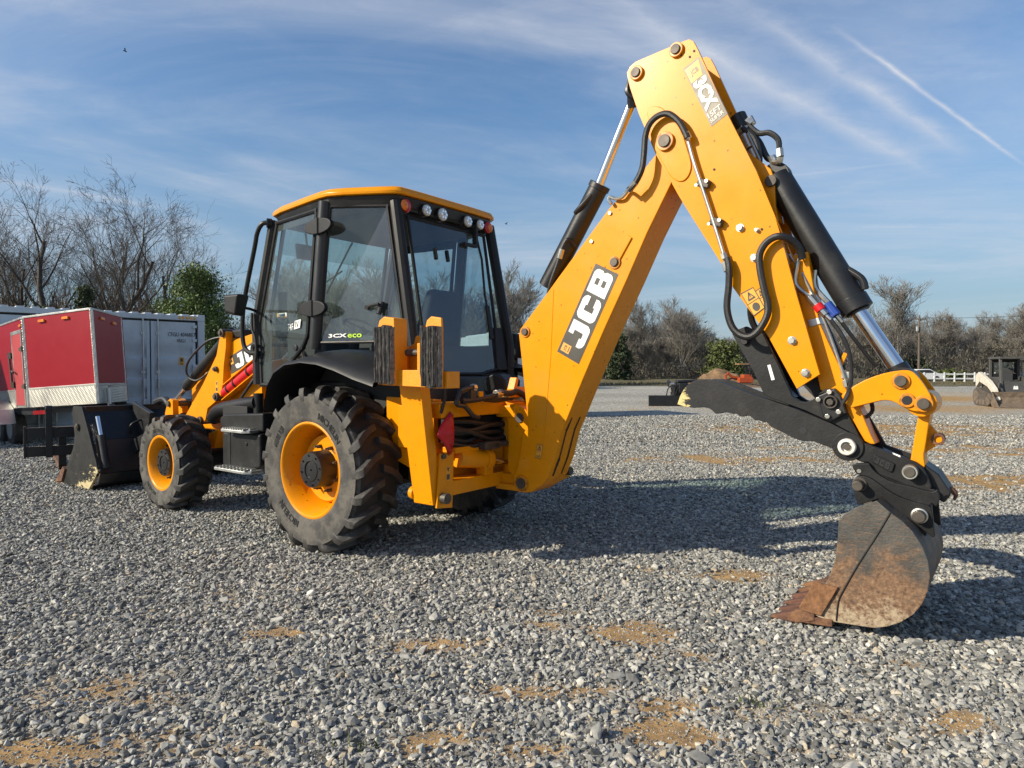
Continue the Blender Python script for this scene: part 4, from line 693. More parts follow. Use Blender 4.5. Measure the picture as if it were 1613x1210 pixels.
thicket('distant_woods', 'hazy mass of bare twigs deep in the far woods', 'bark_far', 60000, 2, 300, 1760, 104, 125, 6.2, .07, upright=.7, hf=lambda p: sky_h(p) / 7.4)
thicket('thicket', 'dark thicket of twigs behind the trailer and containers', 'twig', 26000, 3, -160, 260, 38, 52, 5.5, .035)
thicket('thicket', 'low bare brush between the green tree and the cab', 'twig', 6000, 6, 320, 470, 40, 50, 3.6, .03)
for px, dd, h, rx, sd, mt, lb in ((1142, 82, 5.2, 2.6, 21, 'brush_green', 'spring green bush in the far treeline beside the black thumb arm'), (972, 82, 6.6, 1.9, 22, 'needle', 'dark green evergreen right beside the lower boom'), (1437, 86, 3.0, 2.4, 24, 'needle', 'dark evergreen right behind the utility pole foot'),
                                  (1492, 80, 1.5, 2.7, 25, 'brush_green', 'low bright green bush behind the white fence')):
    leafy('evergreen_tree' if mt == 'needle' else 'green_bush', lb, (gx_(px, dd), dd, 0), h, rx, sd, 5000, mt, base=.0, size=.22, clumps=50)
# rough grass verge at the foot of the wood
v_ = MB(); r = random.Random(5); top = []; 
for k in range(61):
    px = 300 + k * 24.5; top.append(((gx_(px, 66), 62 + r.uniform(-1.5, 1.5), .02), (gx_(px, 84), 84, .30 + r.uniform(0, .15)), (gx_(px, 112), 112, .6)))
v_.grid(top); vo_ = v_.build('grass_verge', 'verge', smooth=60); vo_['kind'] = 'structure'
thicket('grass', 'tufts of dry olive grass along the foot of the treeline', 'verge', 22000, 8, 300, 1700, 64, 84, .12, .05, kind='grass', lnr=(.08, .30))

# ------------------------------------------------------------------ shipping containers
def container(name, label, p0, p1, h, zb, leaf, rail_n, group):
    """long side from p0 (right end) to p1 along the ground; doors of ribbed leaves along that side"""
    a = Vector((p0[0], p0[1], 0)); b_ = Vector((p1[0], p1[1], 0)); ln = (b_ - a).length; ang = math.atan2(b_.y - a.y, b_.x - a.x)
    t_ = thing(name, label, 'shipping container', (a.x, a.y, zb), ang, group); dp = -2.44    # local x along the side, -y is away from the camera
    sgn = 1 if ( Vector((-math.sin(ang), math.cos(ang))).dot(Vector((-a.x, -a.y))) > 0) else -1; dy = lambda y: y * sgn
    def bx(m, x0, x1, y0, y1, z0, z1): m.box(((x0 + x1) / 2, dy((y0 + y1) / 2), (z0 + z1) / 2), (abs(x1 - x0), abs(y1 - y0), abs(z1 - z0)))
    m = MB(); bx(m, .02, ln - .02, -2.40, -.14, .12, h - .06); m.build('container_body', 'container', t_)
    m = MB(); bx(m, 0, .16, -.16, 0, .16, h - .16); bx(m, ln - .16, ln, -.16, 0, .16, h - .16); bx(m, .0, .16, -2.44, -2.28, .16, h - .16); bx(m, .16, ln - .16, -.13, -.005, h - .15, h - .03); bx(m, .16, ln - .16, -.13, -.005, .02, .16); bx(m, .0, .10, -2.28, -.16, h - .15, h - .03)
    m.build('container_frame', 'container', t_, bevel=.008)
    for x in (.09, ln - .09):
        for z in (.08, h - .08): m = MB(); bx(m, x - .09, x + .09, -.17, .01, z - .08, z + .08); m.build('corner_casting', 'container', t_, bevel=.01)
    m = MB(); k = int(ln / .28)
    for i in range(k): bx(m, .1 + i * .28, .1 + i * .28 + .15, -2.3, -.05, h - .045, h + .005)
    m.build('roof_ribs', 'container', t_, bevel=.01)
    m = MB(); bx(m, .17, ln - .17, -.135, -.098, .17, h - .16); m.build('door_gasket', 'gasket', t_)
    nleaf = int((ln - .4) / (leaf + .03)); x = .22
    for i in range(nleaf):
        x0, x1 = x, x + leaf; m = MB(); zb0, zt0 = .19, h - .20
        zs = [zb0, zb0 + .06]; prof = [(-.045, zb0)]; nr = rail_n; hh = (zt0 - zb0 - .52) / nr
        z = zb0 + .10; prof.append((-.045, z))
        for q in range(nr):
            prof += [(-.090, z + .03), (-.090, z + hh * .42), (-.040, z + hh * .42 + .09), (-.040, z + hh)]; z += hh
        prof.append((-.045, zt0)); pf = [(y * sgn, z) for y, z in prof] + [(-.097 * sgn, zt0), (-.097 * sgn, zb0)]
        m.prism(pf, x0 + .07, x1 - .07, plane='yz'); bx(m, x0, x0 + .07, -.095, -.035, zb0, zt0); bx(m, x1 - .07, x1, -.095, -.035, zb0, zt0)
        lf = m.build('container_door', 'container', t_, bevel=0)
        for xb in ((x1 - .15,) if i % 2 == 0 else (x0 + .15,)):
            m = MB(); m.cyl((xb, dy(-.012), .14), (xb, dy(-.012), h - .14), .018, 10); m.box((xb, dy(-.02), .6), (.09, .03, .05)); m.box((xb, dy(-.02), h * .5), (.09, .03, .05)); m.box((xb, dy(-.02), h - .5), (.09, .03, .05))
            m.cyl((xb, dy(-.0), .62), (xb + (.38 if i % 2 else -.38) * (1), dy(-.0), .60), .016, 8); m.build('lock_bar', 'alu', lf)
        for z in (.35, .95, 1.6, 2.25, 2.6):
            xe = x0 + .02 if i % 2 == 0 else x1 - .02; m = MB(); bx(m, xe - .05, xe + .05, -.04, -.005, z - .035, z + .035); m.build('door_hinge', 'container', lf)
        x += leaf + .03
    return t_, ang, sgn
h1 = 2.90
ct, ang, sgn = container('shipping_container', 'long pale grey container with ribbed side doors behind the red trailer', (-7.87, 17.1), (-16.9, 8.95), h1, 0.0, 1.02, 4, 'grey shipping containers')
m = MB(); Q = [Vector((.86, .0 * sgn, 2.34)), Vector((.28, 0, 2.34)), Vector((.28, 0, 2.44)), Vector((.86, 0, 2.44))]
lettering(m, 'CFGU 404680', Q, (0, sgn, 0), -.030, .0); Q2 = [Vector((.265, 0, 2.34)), Vector((.215, 0, 2.34)), Vector((.215, 0, 2.44)), Vector((.265, 0, 2.44))]; lettering(m, '7', Q2, (0, sgn, 0), -.030); Q3 = [Vector((.66, 0, 2.19)), Vector((.46, 0, 2.19)), Vector((.46, 0, 2.28)), Vector((.66, 0, 2.28))]
m.build('serial_lettering', 'gasket', ct, smooth=0); m = MB(); lettering(m, '45G1', Q3, (0, sgn, 0), -.030); m.build('serial_lettering', 'gasket', ct, smooth=0)
m = MB(); m.box((.55, -.032 * sgn, 1.72), (.12, .004, .20)); lbx = m.build('warning_label', 'warn', ct); m = MB(); m.box((.55, -.029 * sgn, 1.75), (.07, .003, .09)); m.box((.55, -.029 * sgn, 1.655), (.07, .003, .03)); m.build('warning_symbol', 'decal', lbx)
m = MB()
for k in range(5): m.box((.25 + k * .085, .002 * sgn, h1 - .09), (.045, .006, .075), Matrix.Rotation(.5, 3, 'Y'))
m.build('hazard_stripe', 'warn', ct)
container('shipping_container', 'distant grey container glimpsed between the cab and the boom', (gx_(905, 21), 21.2), (gx_(770, 20), 19.9), 2.62, 0.0, 1.0, 4, 'grey shipping containers')

# ------------------------------------------------------------------ enclosed cargo trailer
TA, TB_, TC_, TL = Vector((-9.02, 12.4, 0)), Vector((-7.33, 11.74, 0)), Vector((-7.67, 13.2, 0)), Vector((-11.9, 14.9, 0))
TR = thing('cargo_trailer', 'red enclosed V-nosed cargo trailer with a tread plate skirt and side door', 'trailer', (-8.36, 12.8, 0.84)); TR.rotation_euler = (0, rad(-3.6), 0)
O_ = Vector((-8.4, 12.8, 0.84)); a_, b_, c_, l_ = TA - Vector((-8.4, 12.8, 0)), TB_ - Vector((-8.4, 12.8, 0)), TC_ - Vector((-8.4, 12.8, 0)), TL - Vector((-8.4, 12.8, 0))
back_ = l_ + (c_ - a_)
ZT, ZB, ZS = 1.67, 0.0, .34
def panel(name, p, q, z0, z1, mt, t=.03, parent=None, out=0.0, bevel=.004, u0=0.0, u1=1.0):
    d = (q - p); nrm = Vector((d.y, -d.x, 0)).normalized(); nrm = nrm if nrm.dot(Vector((8.4, -12.8, 0)) - p) > 0 else -nrm
    A_, B__ = p + d * u0 + nrm * out, p + d * u1 + nrm * out; i = -nrm * t
    m = MB(); m.hull8([A_ + Vector((0, 0, z0)), B__ + Vector((0, 0, z0)), B__ + i + Vector((0, 0, z0)), A_ + i + Vector((0, 0, z0))], [A_ + Vector((0, 0, z1)), B__ + Vector((0, 0, z1)), B__ + i + Vector((0, 0, z1)), A_ + i + Vector((0, 0, z1))])
    return m.build(name, mt, parent or TR, bevel=bevel), nrm
for p, q in ((a_, b_), (b_, c_), (l_, a_)):
    panel('side_panel', p, q, ZS, ZT, 'trailer_red'); panel('tread_plate', p, q, ZB, ZS, 'tread_plate', out=.008, t=.04); panel('top_trim', p, q, ZT - .01, ZT + .025, 'alu', out=.014, t=.05); panel('edge_trim', p, q, ZS - .015, ZS + .02, 'alu', out=.014)
for p, w in ((a_, .038), (b_, .038), (c_, .02)):
    n_ = (Vector((8.4, -12.8, 0)) - p).normalized(); m = MB(); m.box((p.x + n_.x * .005, p.y + n_.y * .005, (ZT + ZB) / 2), (w * 1.5, w, ZT - ZB), Matrix.Rotation(.3, 3, 'Z')); m.build('corner_trim', 'tread_plate', TR, bevel=.01)
m = MB(); m.add([a_ + Vector((0, 0, ZT + .02)), b_ + Vector((0, 0, ZT + .02)), c_ + Vector((0, 0, ZT + .02)), back_ + Vector((0, 0, ZT + .02)), l_ + Vector((0, 0, ZT + .02))], [(0, 1, 2, 3, 4)]); m.add([a_ + Vector((0, 0, .02)), b_ + Vector((0, 0, .02)), c_ + Vector((0, 0, .02)), back_ + Vector((0, 0, .02)), l_ + Vector((0, 0, .02))], [(0, 1, 2, 3, 4)]); m.build('trailer_roof', 'alu', TR, smooth=0)
panel('side_panel', c_, back_, ZB, ZT, 'trailer_red')
# side door near the nose
dd, nd_ = panel('trailer_door', l_, a_, .05, 1.40, 'door_red', out=.02, t=.03, u0=.79, u1=.95)
for u0, u1, z0, z1 in ((.775, .965, 1.40, 1.47), (.775, .79, .02, 1.40), (.95, .962, .02, 1.40)): panel('door_frame', l_, a_, z0, z1, 'alu', out=.024, t=.03, u0=u0, u1=u1, parent=dd)
P_l = lambda u, z, o=.03: l_ + (a_ - l_) * u + nd_ * o + Vector((0, 0, z))
for z in (.40, 1.10): m = MB(); m.hull8([P_l(.925, z - .025, .02), P_l(.985, z - .05, .02), P_l(.985, z - .05, .05), P_l(.925, z - .025, .04)], [P_l(.925, z + .025, .02), P_l(.985, z + .05, .02), P_l(.985, z + .05, .05), P_l(.925, z + .025, .04)]); m.build('door_hinge', 'pin', dd)
m = MB(); m.cyl(P_l(.785, .42, .06), P_l(.765, 1.05, .06), .022, 8); m.cyl(P_l(.79, .72, .06), P_l(.84, .68, .08), .018, 8); m.box(P_l(.768, 1.02, .05), (.06, .05, .12)); m.box(P_l(.787, .45, .05), (.06, .05, .12)); m.build('door_latch', 'pin', dd)
for p, q, u, z in ((a_, b_, .29, ZT - .10), (a_, b_, .64, ZT - .10), (b_, c_, .3, ZT - .13), (b_, c_, .7, ZT - .17), (l_, a_, .962, ZT - .13)):
    c = p + (q - p) * u; n_ = Vector(((q - p).y, -(q - p).x, 0)).normalized(); n_ = n_ if n_.dot(Vector((8.4, -12.8, 0)) - c) > 0 else -n_; dr = (q - p).normalized()
    m = MB(); m.hull8(*[[c + dr * sx_ * .085 * k + n_ * o_ + Vector((0, 0, z + dz)) for sx_, o_ in ((-1, 0), (1, 0), (1, .035 * k), (-1, .035 * k))] for dz, k in ((-.025, 1), (.025, .9))]); m.build('marker_light', 'amber', TR, bevel=.006)
# running gear, tongue and jack
sv = (l_ - a_).normalized(); wv = (c_ - a_).normalized()
m = MB()
for k in (0.1, 1.5): pp = a_ + wv * k; m.hull8([pp + Vector((0, 0, -.14)), pp + sv * 3.5 + Vector((0, 0, -.14)), pp + sv * 3.5 + wv * .06 + Vector((0, 0, -.14)), pp + wv * .06 + Vector((0, 0, -.14))], [pp + Vector((0, 0, -.01)), pp + sv * 3.5 + Vector((0, 0, -.01)), pp + sv * 3.5 + wv * .06 + Vector((0, 0, -.01)), pp + wv * .06 + Vector((0, 0, -.01))])
nose = (b_ + c_) / 2; fw_ = -sv
for p in (a_ + wv * .2, c_): m.cyl(p + Vector((0, 0, -.08)), nose + fw_ * 1.1 + Vector((0, 0, -.10)), .05, 4)
m.build('trailer_chassis', 'black', TR)
jp = b_ + (c_ - b_) * .28 + fw_ * .12
m = MB(); m.cyl(jp + Vector((0, 0, -.72)), jp + Vector((0, 0, .26)), .035, 12); m.cyl(jp + Vector((0, 0, -.79)), jp + Vector((0, 0, -.77)), .11, 12); m.tube([jp + Vector((0, 0, .24)), jp + Vector((.0, 0, .30)), jp + Vector((.26, .1, .31)), jp + Vector((.27, .1, .42))], .016, 6, 1); m.build('tongue_jack', 'alu', TR)
for k in (1.55, 2.45):
    c = a_ + sv * k + nd_ * .02 + Vector((0, 0, -.42)); n_ = nd_
    m = MB(); m.cyl(c - n_ * .02, c - n_ * .24, .34, 28); w_ = m.build('trailer_wheel', 'tread', TR, bevel=.03); m = MB(); m.cyl(c - n_ * .01, c - n_ * .05, .2, 20); m.build('wheel_rim', 'alu', w_)
c = a_ + sv * 2.0 + nd_ * .02
m = MB(); pf = [(-1.05, -.30), (-.95, -.02), (-.6, .16), (.6, .16), (.95, -.02), (1.05, -.30), (1.0, -.30), (.9, -.06), (.55, .10), (-.55, .10), (-.9, -.06), (-1.0, -.30)]
A_ = [c + sv * u + Vector((0, 0, w)) for u, w in pf]; n = len(pf)
m.add(A_ + [p + nd_ * .26 for p in A_], [tuple(range(n)), tuple(range(2 * n - 1, n - 1, -1))] + [(i, (i + 1) % n, (i + 1) % n + n, i + n) for i in range(n)]); m.build('trailer_fender', 'alu', TR)
m = MB(); m.box(a_ + Vector((.25, -.1, -.10)), (.22, .04, .07)); m.build('reflector', 'redlens', TR)

# low black trailer deck standing behind the red trailer's nose
FT = thing('black_trailer', 'low black flat deck trailer with a wheel arch in front of the container', 'trailer', (-6.0, 14.6, 0))
m = MB(); m.box((.4, 0, .80), (3.4, 1.5, .10)); m.box((.4, -.78, .78), (3.4, .06, .14)); m.build('trailer_deck', 'black', FT, bevel=.01)
m = MB(); m.prism([(-.60 + .0, .80), (-.55, 1.12), (-.42, 1.22), (.42, 1.22), (.55, 1.12), (.60, .80)], -.95, -.70); m.build('trailer_fender', 'dark', FT, bevel=.03)
for x in (-.28, .30): m = MB(); m.cyl((x, -.92, .36), (x, -.72, .36), .36, 24); m.build('trailer_wheel', 'tread', FT, bevel=.03)

# pallet forks lying in front of the loader shovel
PF = thing('pallet_fork', 'black pallet fork frame with rusty tines lying ahead of the loader shovel', 'pallet fork', (-6.84, 9.785, 0), 0)
lat, fwd = Vector((.79, .61, 0)), Vector((-.61, .79, 0)); zu = Vector((0, 0, 1))
def fb(m, s0, s1, f0, f1, z0, z1):
    m.hull8([lat * s + fwd * f + zu * z0 for s, f in ((s0, f0), (s1, f0), (s1, f1), (s0, f1))], [lat * s + fwd * f + zu * z1 for s, f in ((s0, f0), (s1, f0), (s1, f1), (s0, f1))])
for z0, z1 in ((.50, .66), (.235, .385)): m = MB(); fb(m, -.25, 1.05, -.03, .03, z0, z1); m.build('cross_bar', 'black', PF, bevel=.006)
m = MB(); fb(m, -.28, -.25, -.05, .05, .22, .68); fb(m, 1.05, 1.08, -.05, .05, .22, .68); m.build('end_plate', 'black', PF, bevel=.004)
for s in (-.02, .78):
    m = MB(); fb(m, s, s + .085, -.09, -.03, .22, .93); m.cyl(lat * (s) + fwd * -.05 + zu * .93, lat * (s + .085) + fwd * -.05 + zu * .93, .05, 14); m.build('fork_hanger', 'black', PF, bevel=.006)
    m = MB(); fb(m, s + .16, s + .26, .03, .075, .02, .60); m.build('fork_shank', 'black', PF, bevel=.006)
    m = MB(); m.hull8([lat * (s + .16) + fwd * .03 + zu * .02, lat * (s + .26) + fwd * .03 + zu * .02, lat * (s + .24) + fwd * 1.75 + zu * .05, lat * (s + .18) + fwd * 1.75 + zu * .05], [lat * (s + .16) + fwd * .03 + zu * .10, lat * (s + .26) + fwd * .03 + zu * .10, lat * (s + .24) + fwd * 1.75 + zu * .075, lat * (s + .18) + fwd * 1.75 + zu * .075]); m.build('fork_tine', 'rust', PF, bevel=.006)

# ------------------------------------------------------------------ far machines, fence, poles
def skid_steer(name, label, loc, rz, body, group):
    t_ = thing(name, label, 'track loader', loc, rz, group)         # local -y is the front
    for s in (-1, 1):
        m = MB(); pr = [(-.75, .0), (-.98, .14), (-1.0, .32), (-.8, .52), (.55, .74), (.85, .66), (1.0, .4), (.85, .06), (.7, .0)]; m.prism(pr, s * .62, s * .98, plane='yz'); tk = m.build('rubber_track', 'track', t_, bevel=.03)
        m = MB()
        for k in range(12):
            f = k / 11; y = -.98 + f * 1.7; m.box((s * .80, -.98 + f * .9 if f < .5 else -.5 + f, .28 + .45 * f), (.40, .05, .05), Matrix.Rotation(-.3, 3, 'X'))
        m.build('track_lugs', 'track', tk)
        m = MB(); 
        for y, z, r in ((-.72, .26, .2), (-.25, .16, .12), (.1, .16, .12), (.45, .16, .12), (.62, .40, .24)): m.cyl((s * .985, y, z), (s * .60, y, z), r, 16)
        m.build('track_roller', 'mudsteel', tk)
        m = MB(); m.prism([(1.0, .75), (1.05, 1.25), (.7, 1.42), (-.4, 1.05), (-.95, .75), (-1.28, .30), (-1.15, .22), (-.8, .55), (-.3, .80), (.6, 1.0)], s * .70, s * .86, plane='yz'); m.build('lift_arm', body, t_, bevel=.02)
    m = MB(); m.hull8([(-.62, -.75, .25), (.62, -.75, .25), (.62, 1.1, .35), (-.62, 1.1, .35)], [(-.60, -.70, .95), (.60, -.70, .95), (.60, 1.1, 1.2), (-.60, 1.1, 1.2)]); m.build('machine_body', 'grey', t_, bevel=.03)
    m = MB()
    for x in (-.50, .50):
        m.hull8([(x - .05, -.78, .80), (x + .05, -.78, .80), (x + .05, -.66, .80), (x - .05, -.66, .80)], [(x - .05, -.62, 1.98), (x + .05, -.62, 1.98), (x + .05, -.52, 1.98), (x - .05, -.52, 1.98)]); m.box((x, .45, 1.5), (.10, .12, 1.0))
        m.box((x, -.1, 1.06), (.06, 1.1, .3))
    m.box((0, -.06, 2.0), (1.14, 1.25, .09)); m.box((0, -.66, .92), (1.0, .1, .22)); fr = m.build('cab_frame', 'grey', t_, bevel=.02)
    m = MB(); m.box((0, .45, 1.15), (.96, .03, .42)); m.box((0, .45, 1.90), (.96, .03, .14)); m.box((-.42, .45, 1.595), (.12, .03, .46)); m.box((.42, .45, 1.595), (.12, .03, .46)); m.build('cab_back', 'dark', fr)
    m = MB(); m.add([(-.36, .45, 1.365), (.36, .45, 1.365), (.36, .45, 1.825), (-.36, .45, 1.825)], [(0, 1, 2, 3)]); m.build('back_window', 'glass', fr, smooth=0)
    m = MB(); m.box((0, .0, .98), (.5, .5, .14)); m.box((0, .25, 1.3), (.5, .14, .55)); m.build('operator_seat', 'seat', t_, bevel=.05)
    m = MB(); 
    for k in range(8): m.box((.52, -.30 + k * .09, 1.55), (.012, .012, .8))
    for k in range(8): m.box((.52, .0, 1.2 + k * .09), (.012, .75, .012))
    m.build('side_mesh', 'grey', t_)
    m = MB(); m.prism([(-1.25, .62), (-1.18, .60), (-1.20, .18), (-1.9, .04), (-1.9, .0), (-1.25, .02), (-1.12, .14)], -.98, .98, plane='yz'); bk = m.build('loader_bucket', 'mudsteel', t_, bevel=.008)
    for s in (-1, 1): m = MB(); m.prism([(-1.25, .62), (-1.2, .6), (-1.9, .05), (-1.9, 0), (-1.25, .02), (-1.12, .14)], s * .98, s * 1.0, plane='yz'); m.build('bucket_side', 'mudsteel', bk)
    m = MB(); m.tube([(-.55, -.78, .95), (-.62, -.9, .75), (-.55, -.85, .5)], .03, 6); m.tube([(.5, -.78, .95), (.58, -.9, .75), (.5, -.85, .5)], .03, 6); m.build('hydraulic_hose', 'hose', t_)
    m = MB(); m.box((0, -.735, .76), (.16, .02, .10)); m.prism([(-.08, .80), (.08, .80), (.05, .86), (0, .82), (-.05, .86)], -.75, -.73); m.build('front_badge', 'white', t_)
    return t_
skid_steer('track_loader', 'white and charcoal compact track loader with a muddy bucket at the right', (gx_(1597, 27.6), 27.9, 0), rad(-17), 'cream', 'compact track loaders')
m_ = skid_steer('track_loader', 'red compact track loader cut off by the right edge, behind the white one', (gx_(1642, 31), 31.5, 0), rad(-50), 'redpaint', 'compact track loaders')
# white rail fence
FN = thing('rail_fence', 'white two-rail fence across the far side of the lot', 'fence', (gx_(1440, 74), 74, 0.1))
for k in range(18): m = MB(); m.box((k * 1.12, 0, .55), (.12, .12, 1.1)); m.cyl((k * 1.12, 0, 1.10), (k * 1.12, 0, 1.16), .09, 4, .01); m.build('fence_post', 'fence', FN)
for z in (.45, .95): m = MB(); m.box((9.5, 0, z), (19.2, .05, .15)); m.build('fence_rail', 'fence', FN)
# utility poles and wires
def pole(px, dd, h, label, arm=True, top=0):
    t_ = thing('utility_pole', label, 'utility pole', (gx_(px, dd), dd, 0), 0, 'utility poles'); m = MB(); m.cyl((0, 0, 0), (0, 0, h), .15, 10, .10); m.build('pole', 'wood', t_)
    if arm:
        m = MB(); m.box((-.1, 0, h - .45), (1.9, .10, .12)); m.build('cross_arm', 'wood', t_)
        for x in (-.95, -.5, .7): m = MB(); m.cyl((x, 0, h - .38), (x, 0, h - .2), .05, 8); m.build('insulator', 'grey', t_)
        m = MB(); m.cyl((-.28, -.1, h - 1.9), (-.28, -.1, h - 1.35), .16, 10); m.build('transformer', 'alu', t_)
    return t_
pole(1447, 80, 8.05, 'wooden utility pole with a cross arm beside the white fence')
pole(1428, 104, 6.3, 'thin bare utility pole left of the one with a cross arm', False)
pole(1368, 100, 5.0, 'thin utility pole seen just behind the bucket ram', False)
def wire(name, p, q, sag, label):
    p, q = Vector(p), Vector(q); m = MB(); m.tube([p + (q - p) * f - Vector((0, 0, sag * 4 * f * (1 - f))) for f in np.linspace(0, 1, 12)], .022, 5, 1); o = m.build(name, 'dark'); tag(o, label, 'power line', 'power lines')
x0, y0, z0 = at(1447, 501, 80); wire('power_line', (x0 + .3, 80, 7.75), (x0 + 22, 70, 8.6), .5, 'upper power line running right from the utility pole')
wire('power_line', (gx_(1330, 80), 80, 4.25), (gx_(1680, 80), 80, 4.15), .12, 'lower power line crossing in front of the treeline')
# parked white car
CR = thing('parked_car', 'white sedan parked behind the left end of the white fence', 'car', (gx_(1450, 77), 77, 0.2), 0)
m = MB(); m.prism([(-2.25, .25), (-2.3, .75), (-1.5, .92), (-.9, 1.38), (.6, 1.42), (1.4, .98), (2.2, .85), (2.3, .5), (2.2, .25)], -.85, .85); m.build('car_body', 'carwhite', CR, bevel=.08)
m = MB(); m.prism([(-1.4, .95), (-.86, 1.30), (.55, 1.33), (1.25, .98)], -.86, .86); m.build('car_windows', 'carglass', CR)
for x in (-1.4, 1.35):
    for s in (-1, 1): m = MB(); m.cyl((x, s * .70, .32), (x, s * .88, .32), .32, 18); m.build('car_wheel', 'tread', CR, bevel=.03)
# dirt heap and orange machine behind the thumb
DM = MB(); rows = []
for i in range(57):
    a = -4.2 + i * .15; rows.append([(a, y, max(0, 1.55 * math.exp(-(a / 2.2) ** 2 - (y / 2.0) ** 2) + .9 * (float(fbm(np.array(a * 1.3 + 9), np.array(y * 1.3 + 7), 33)) - .5) * math.exp(-(a / 3) ** 2 - (y / 3) ** 2))) for y in np.linspace(-4.5, 4.5, 50)])
do_ = DM.grid(rows).build('dirt_mound', 'dirt', smooth=80); do_.location = (gx_(1133, 62), 62, 0); tag(do_, 'heap of brown soil behind the black thumb', 'dirt mound')
OT = thing('orange_excavator', 'small orange excavator with a tan canopy behind the dirt mound', 'excavator', (gx_(1162, 60), 60, -0.05))
OT.scale = (.85, .85, .85)
m = MB(); m.box((.7, 0, .75), (1.5, 1.3, .55)); m.box((.9, 0, 1.15), (.9, 1.1, .4)); m.build('machine_body', 'orange', OT, bevel=.06)
m = MB(); m.tube([(.1, 0, 1.0), (-.6, 0, 1.1), (-1.05, 0, 1.5), (-1.3, 0, 1.2)], .13, 6, 1); m.tube([(-1.3, 0, 1.25), (-1.2, 0, .55)], .11, 6, 1); m.build('digging_arm', 'orange', OT)
m = MB(); m.box((.55, 0, 2.45), (1.3, 1.3, .08)); oc = m.build('canopy', 'brown', OT, bevel=.02); m = MB(); [m.cyl((x, y, 1.2), (x, y, 2.45), .035, 6) for x in (1.1,) for y in (-.55, .55)]; m.build('canopy_post', 'dark', oc)
m = MB(); 
for s in (-1, 1): m.box((.6, s * .5, .22), (1.6, .35, .44))
m.build('rubber_track', 'track', OT, bevel=.15)
# grapple and blade attachment out on the lot
GA = thing('grapple_bucket', 'black grapple attachment with a flat blade lying on the gravel beyond the boom', 'attachment', (gx_(1062, 28), 28, 0), 0)
m = MB(); m.box((-.35, -.15, .22), (1.5, .10, .44)); m.build('blade', 'black', GA, bevel=.01)
m = MB()
for k in range(6): x = -.7 + k * .36 ; m.tube([(x + .6, .1, .55), (x + .6, .4, .95), (x + .65, .9, 1.05), (x + .75, 1.2, .8)], .05, 5)
m.build('grapple_tine', 'black', GA)
m = MB(); m.box((.65, .2, .55), (1.3, .5, .55)); m.box((.35, -.1, .75), (.4, .3, .4)); m.cyl((.2, .3, 1.0), (1.3, .3, 1.05), .07, 8); m.build('grapple_frame', 'black', GA, bevel=.02)
for k in range(3): m = MB(); m.tube([(-.35 + k * .18, -.1, .42), (-.25 + k * .2, -.15, .78), (.1 + k * .15, -.1, .85), (.3 + k * .15, .0, .7)], .022, 6); m.build('hydraulic_hose', 'hose', GA)
m = MB(); m.box((.72, -.07, .60), (.16, .01, .18)); m.build('white_label', 'white', GA)
m = MB(); m.cyl((-.15, .0, .90), (.0, .0, .92), .06, 8); m.build('hose_fitting', 'alu', GA)
# a bird high over the trees
m = MB(); m.tube([(-.16, 0, .02), (0, 0, 0), (.18, 0, .03)], .045, 6, 3); m.add([(-.05, 0, .02), (.08, 0, .02), (.0, -.45, .16), (-.10, -.42, .14)], [(0, 1, 2, 3)]); m.add([(-.05, 0, .02), (.08, 0, .02), (.03, .45, .14), (-.08, .42, .12)], [(0, 1, 2, 3)])
bo = m.build('bird', 'bird'); bo.location = at(203, 86, 70); bo.rotation_euler = (0, .3, .5); tag(bo, 'small dark bird flying high above the bare trees', 'bird')
m = bo.copy(); COL.objects.link(m); m.location = at(797, 354, 95); m['label'] = 'tiny bird just right of the cab roof'
m = bo.copy(); COL.objects.link(m); m.location = at(1110, 508, 80); m['label'] = 'dark bird perched in the treetops left of the dipper'
# tufts of weeds
r = np.random.RandomState(9); n = 60; cx = np.where(r.rand(n) < .5, .38, -.15); p = np.stack([np.where(cx > 0, 1.12, -.62) + r.normal(0, .05, n), np.where(cx > 0, 2.95, 2.62) + r.normal(0, .03, n), np.zeros(n)], -1); dr = np.stack([r.normal(0, .02, n), r.normal(0, .02, n), r.uniform(.015, .05, n)], -1); sd_ = np.stack([r.normal(0, .003, n), r.normal(0, .003, n), np.zeros(n)], -1)
o = obj_of(raw_mesh('weeds', np.stack([p - sd_, p + sd_, p + dr], 1).reshape(-1, 3), np.arange(n * 3).reshape(-1, 3)), 'weeds', 'brush_green'); tag(o, 'little green weeds sprouting between the stones', 'weeds', kind='stuff')
# ------------------------------------------------------------------ the backhoe loader (local x forward, y to its left, z up)
BH = thing('backhoe_loader', 'big yellow backhoe loader with its digging arm folded and bucket resting on the gravel', 'backhoe loader', (-0.975, 6.349, 0), rad(180 - 37.3))
YB, YBf, YD, YDf = 0.165, -0.12, 0.205, -0.13
LEFT = (0, 1, 0)
def prismS(key, y0, y1, **k): return MB().prism(S[key], y0, y1)
def face_quad(key, y, order): return [(S[key][i][0], y, S[key][i][1]) for i in order]

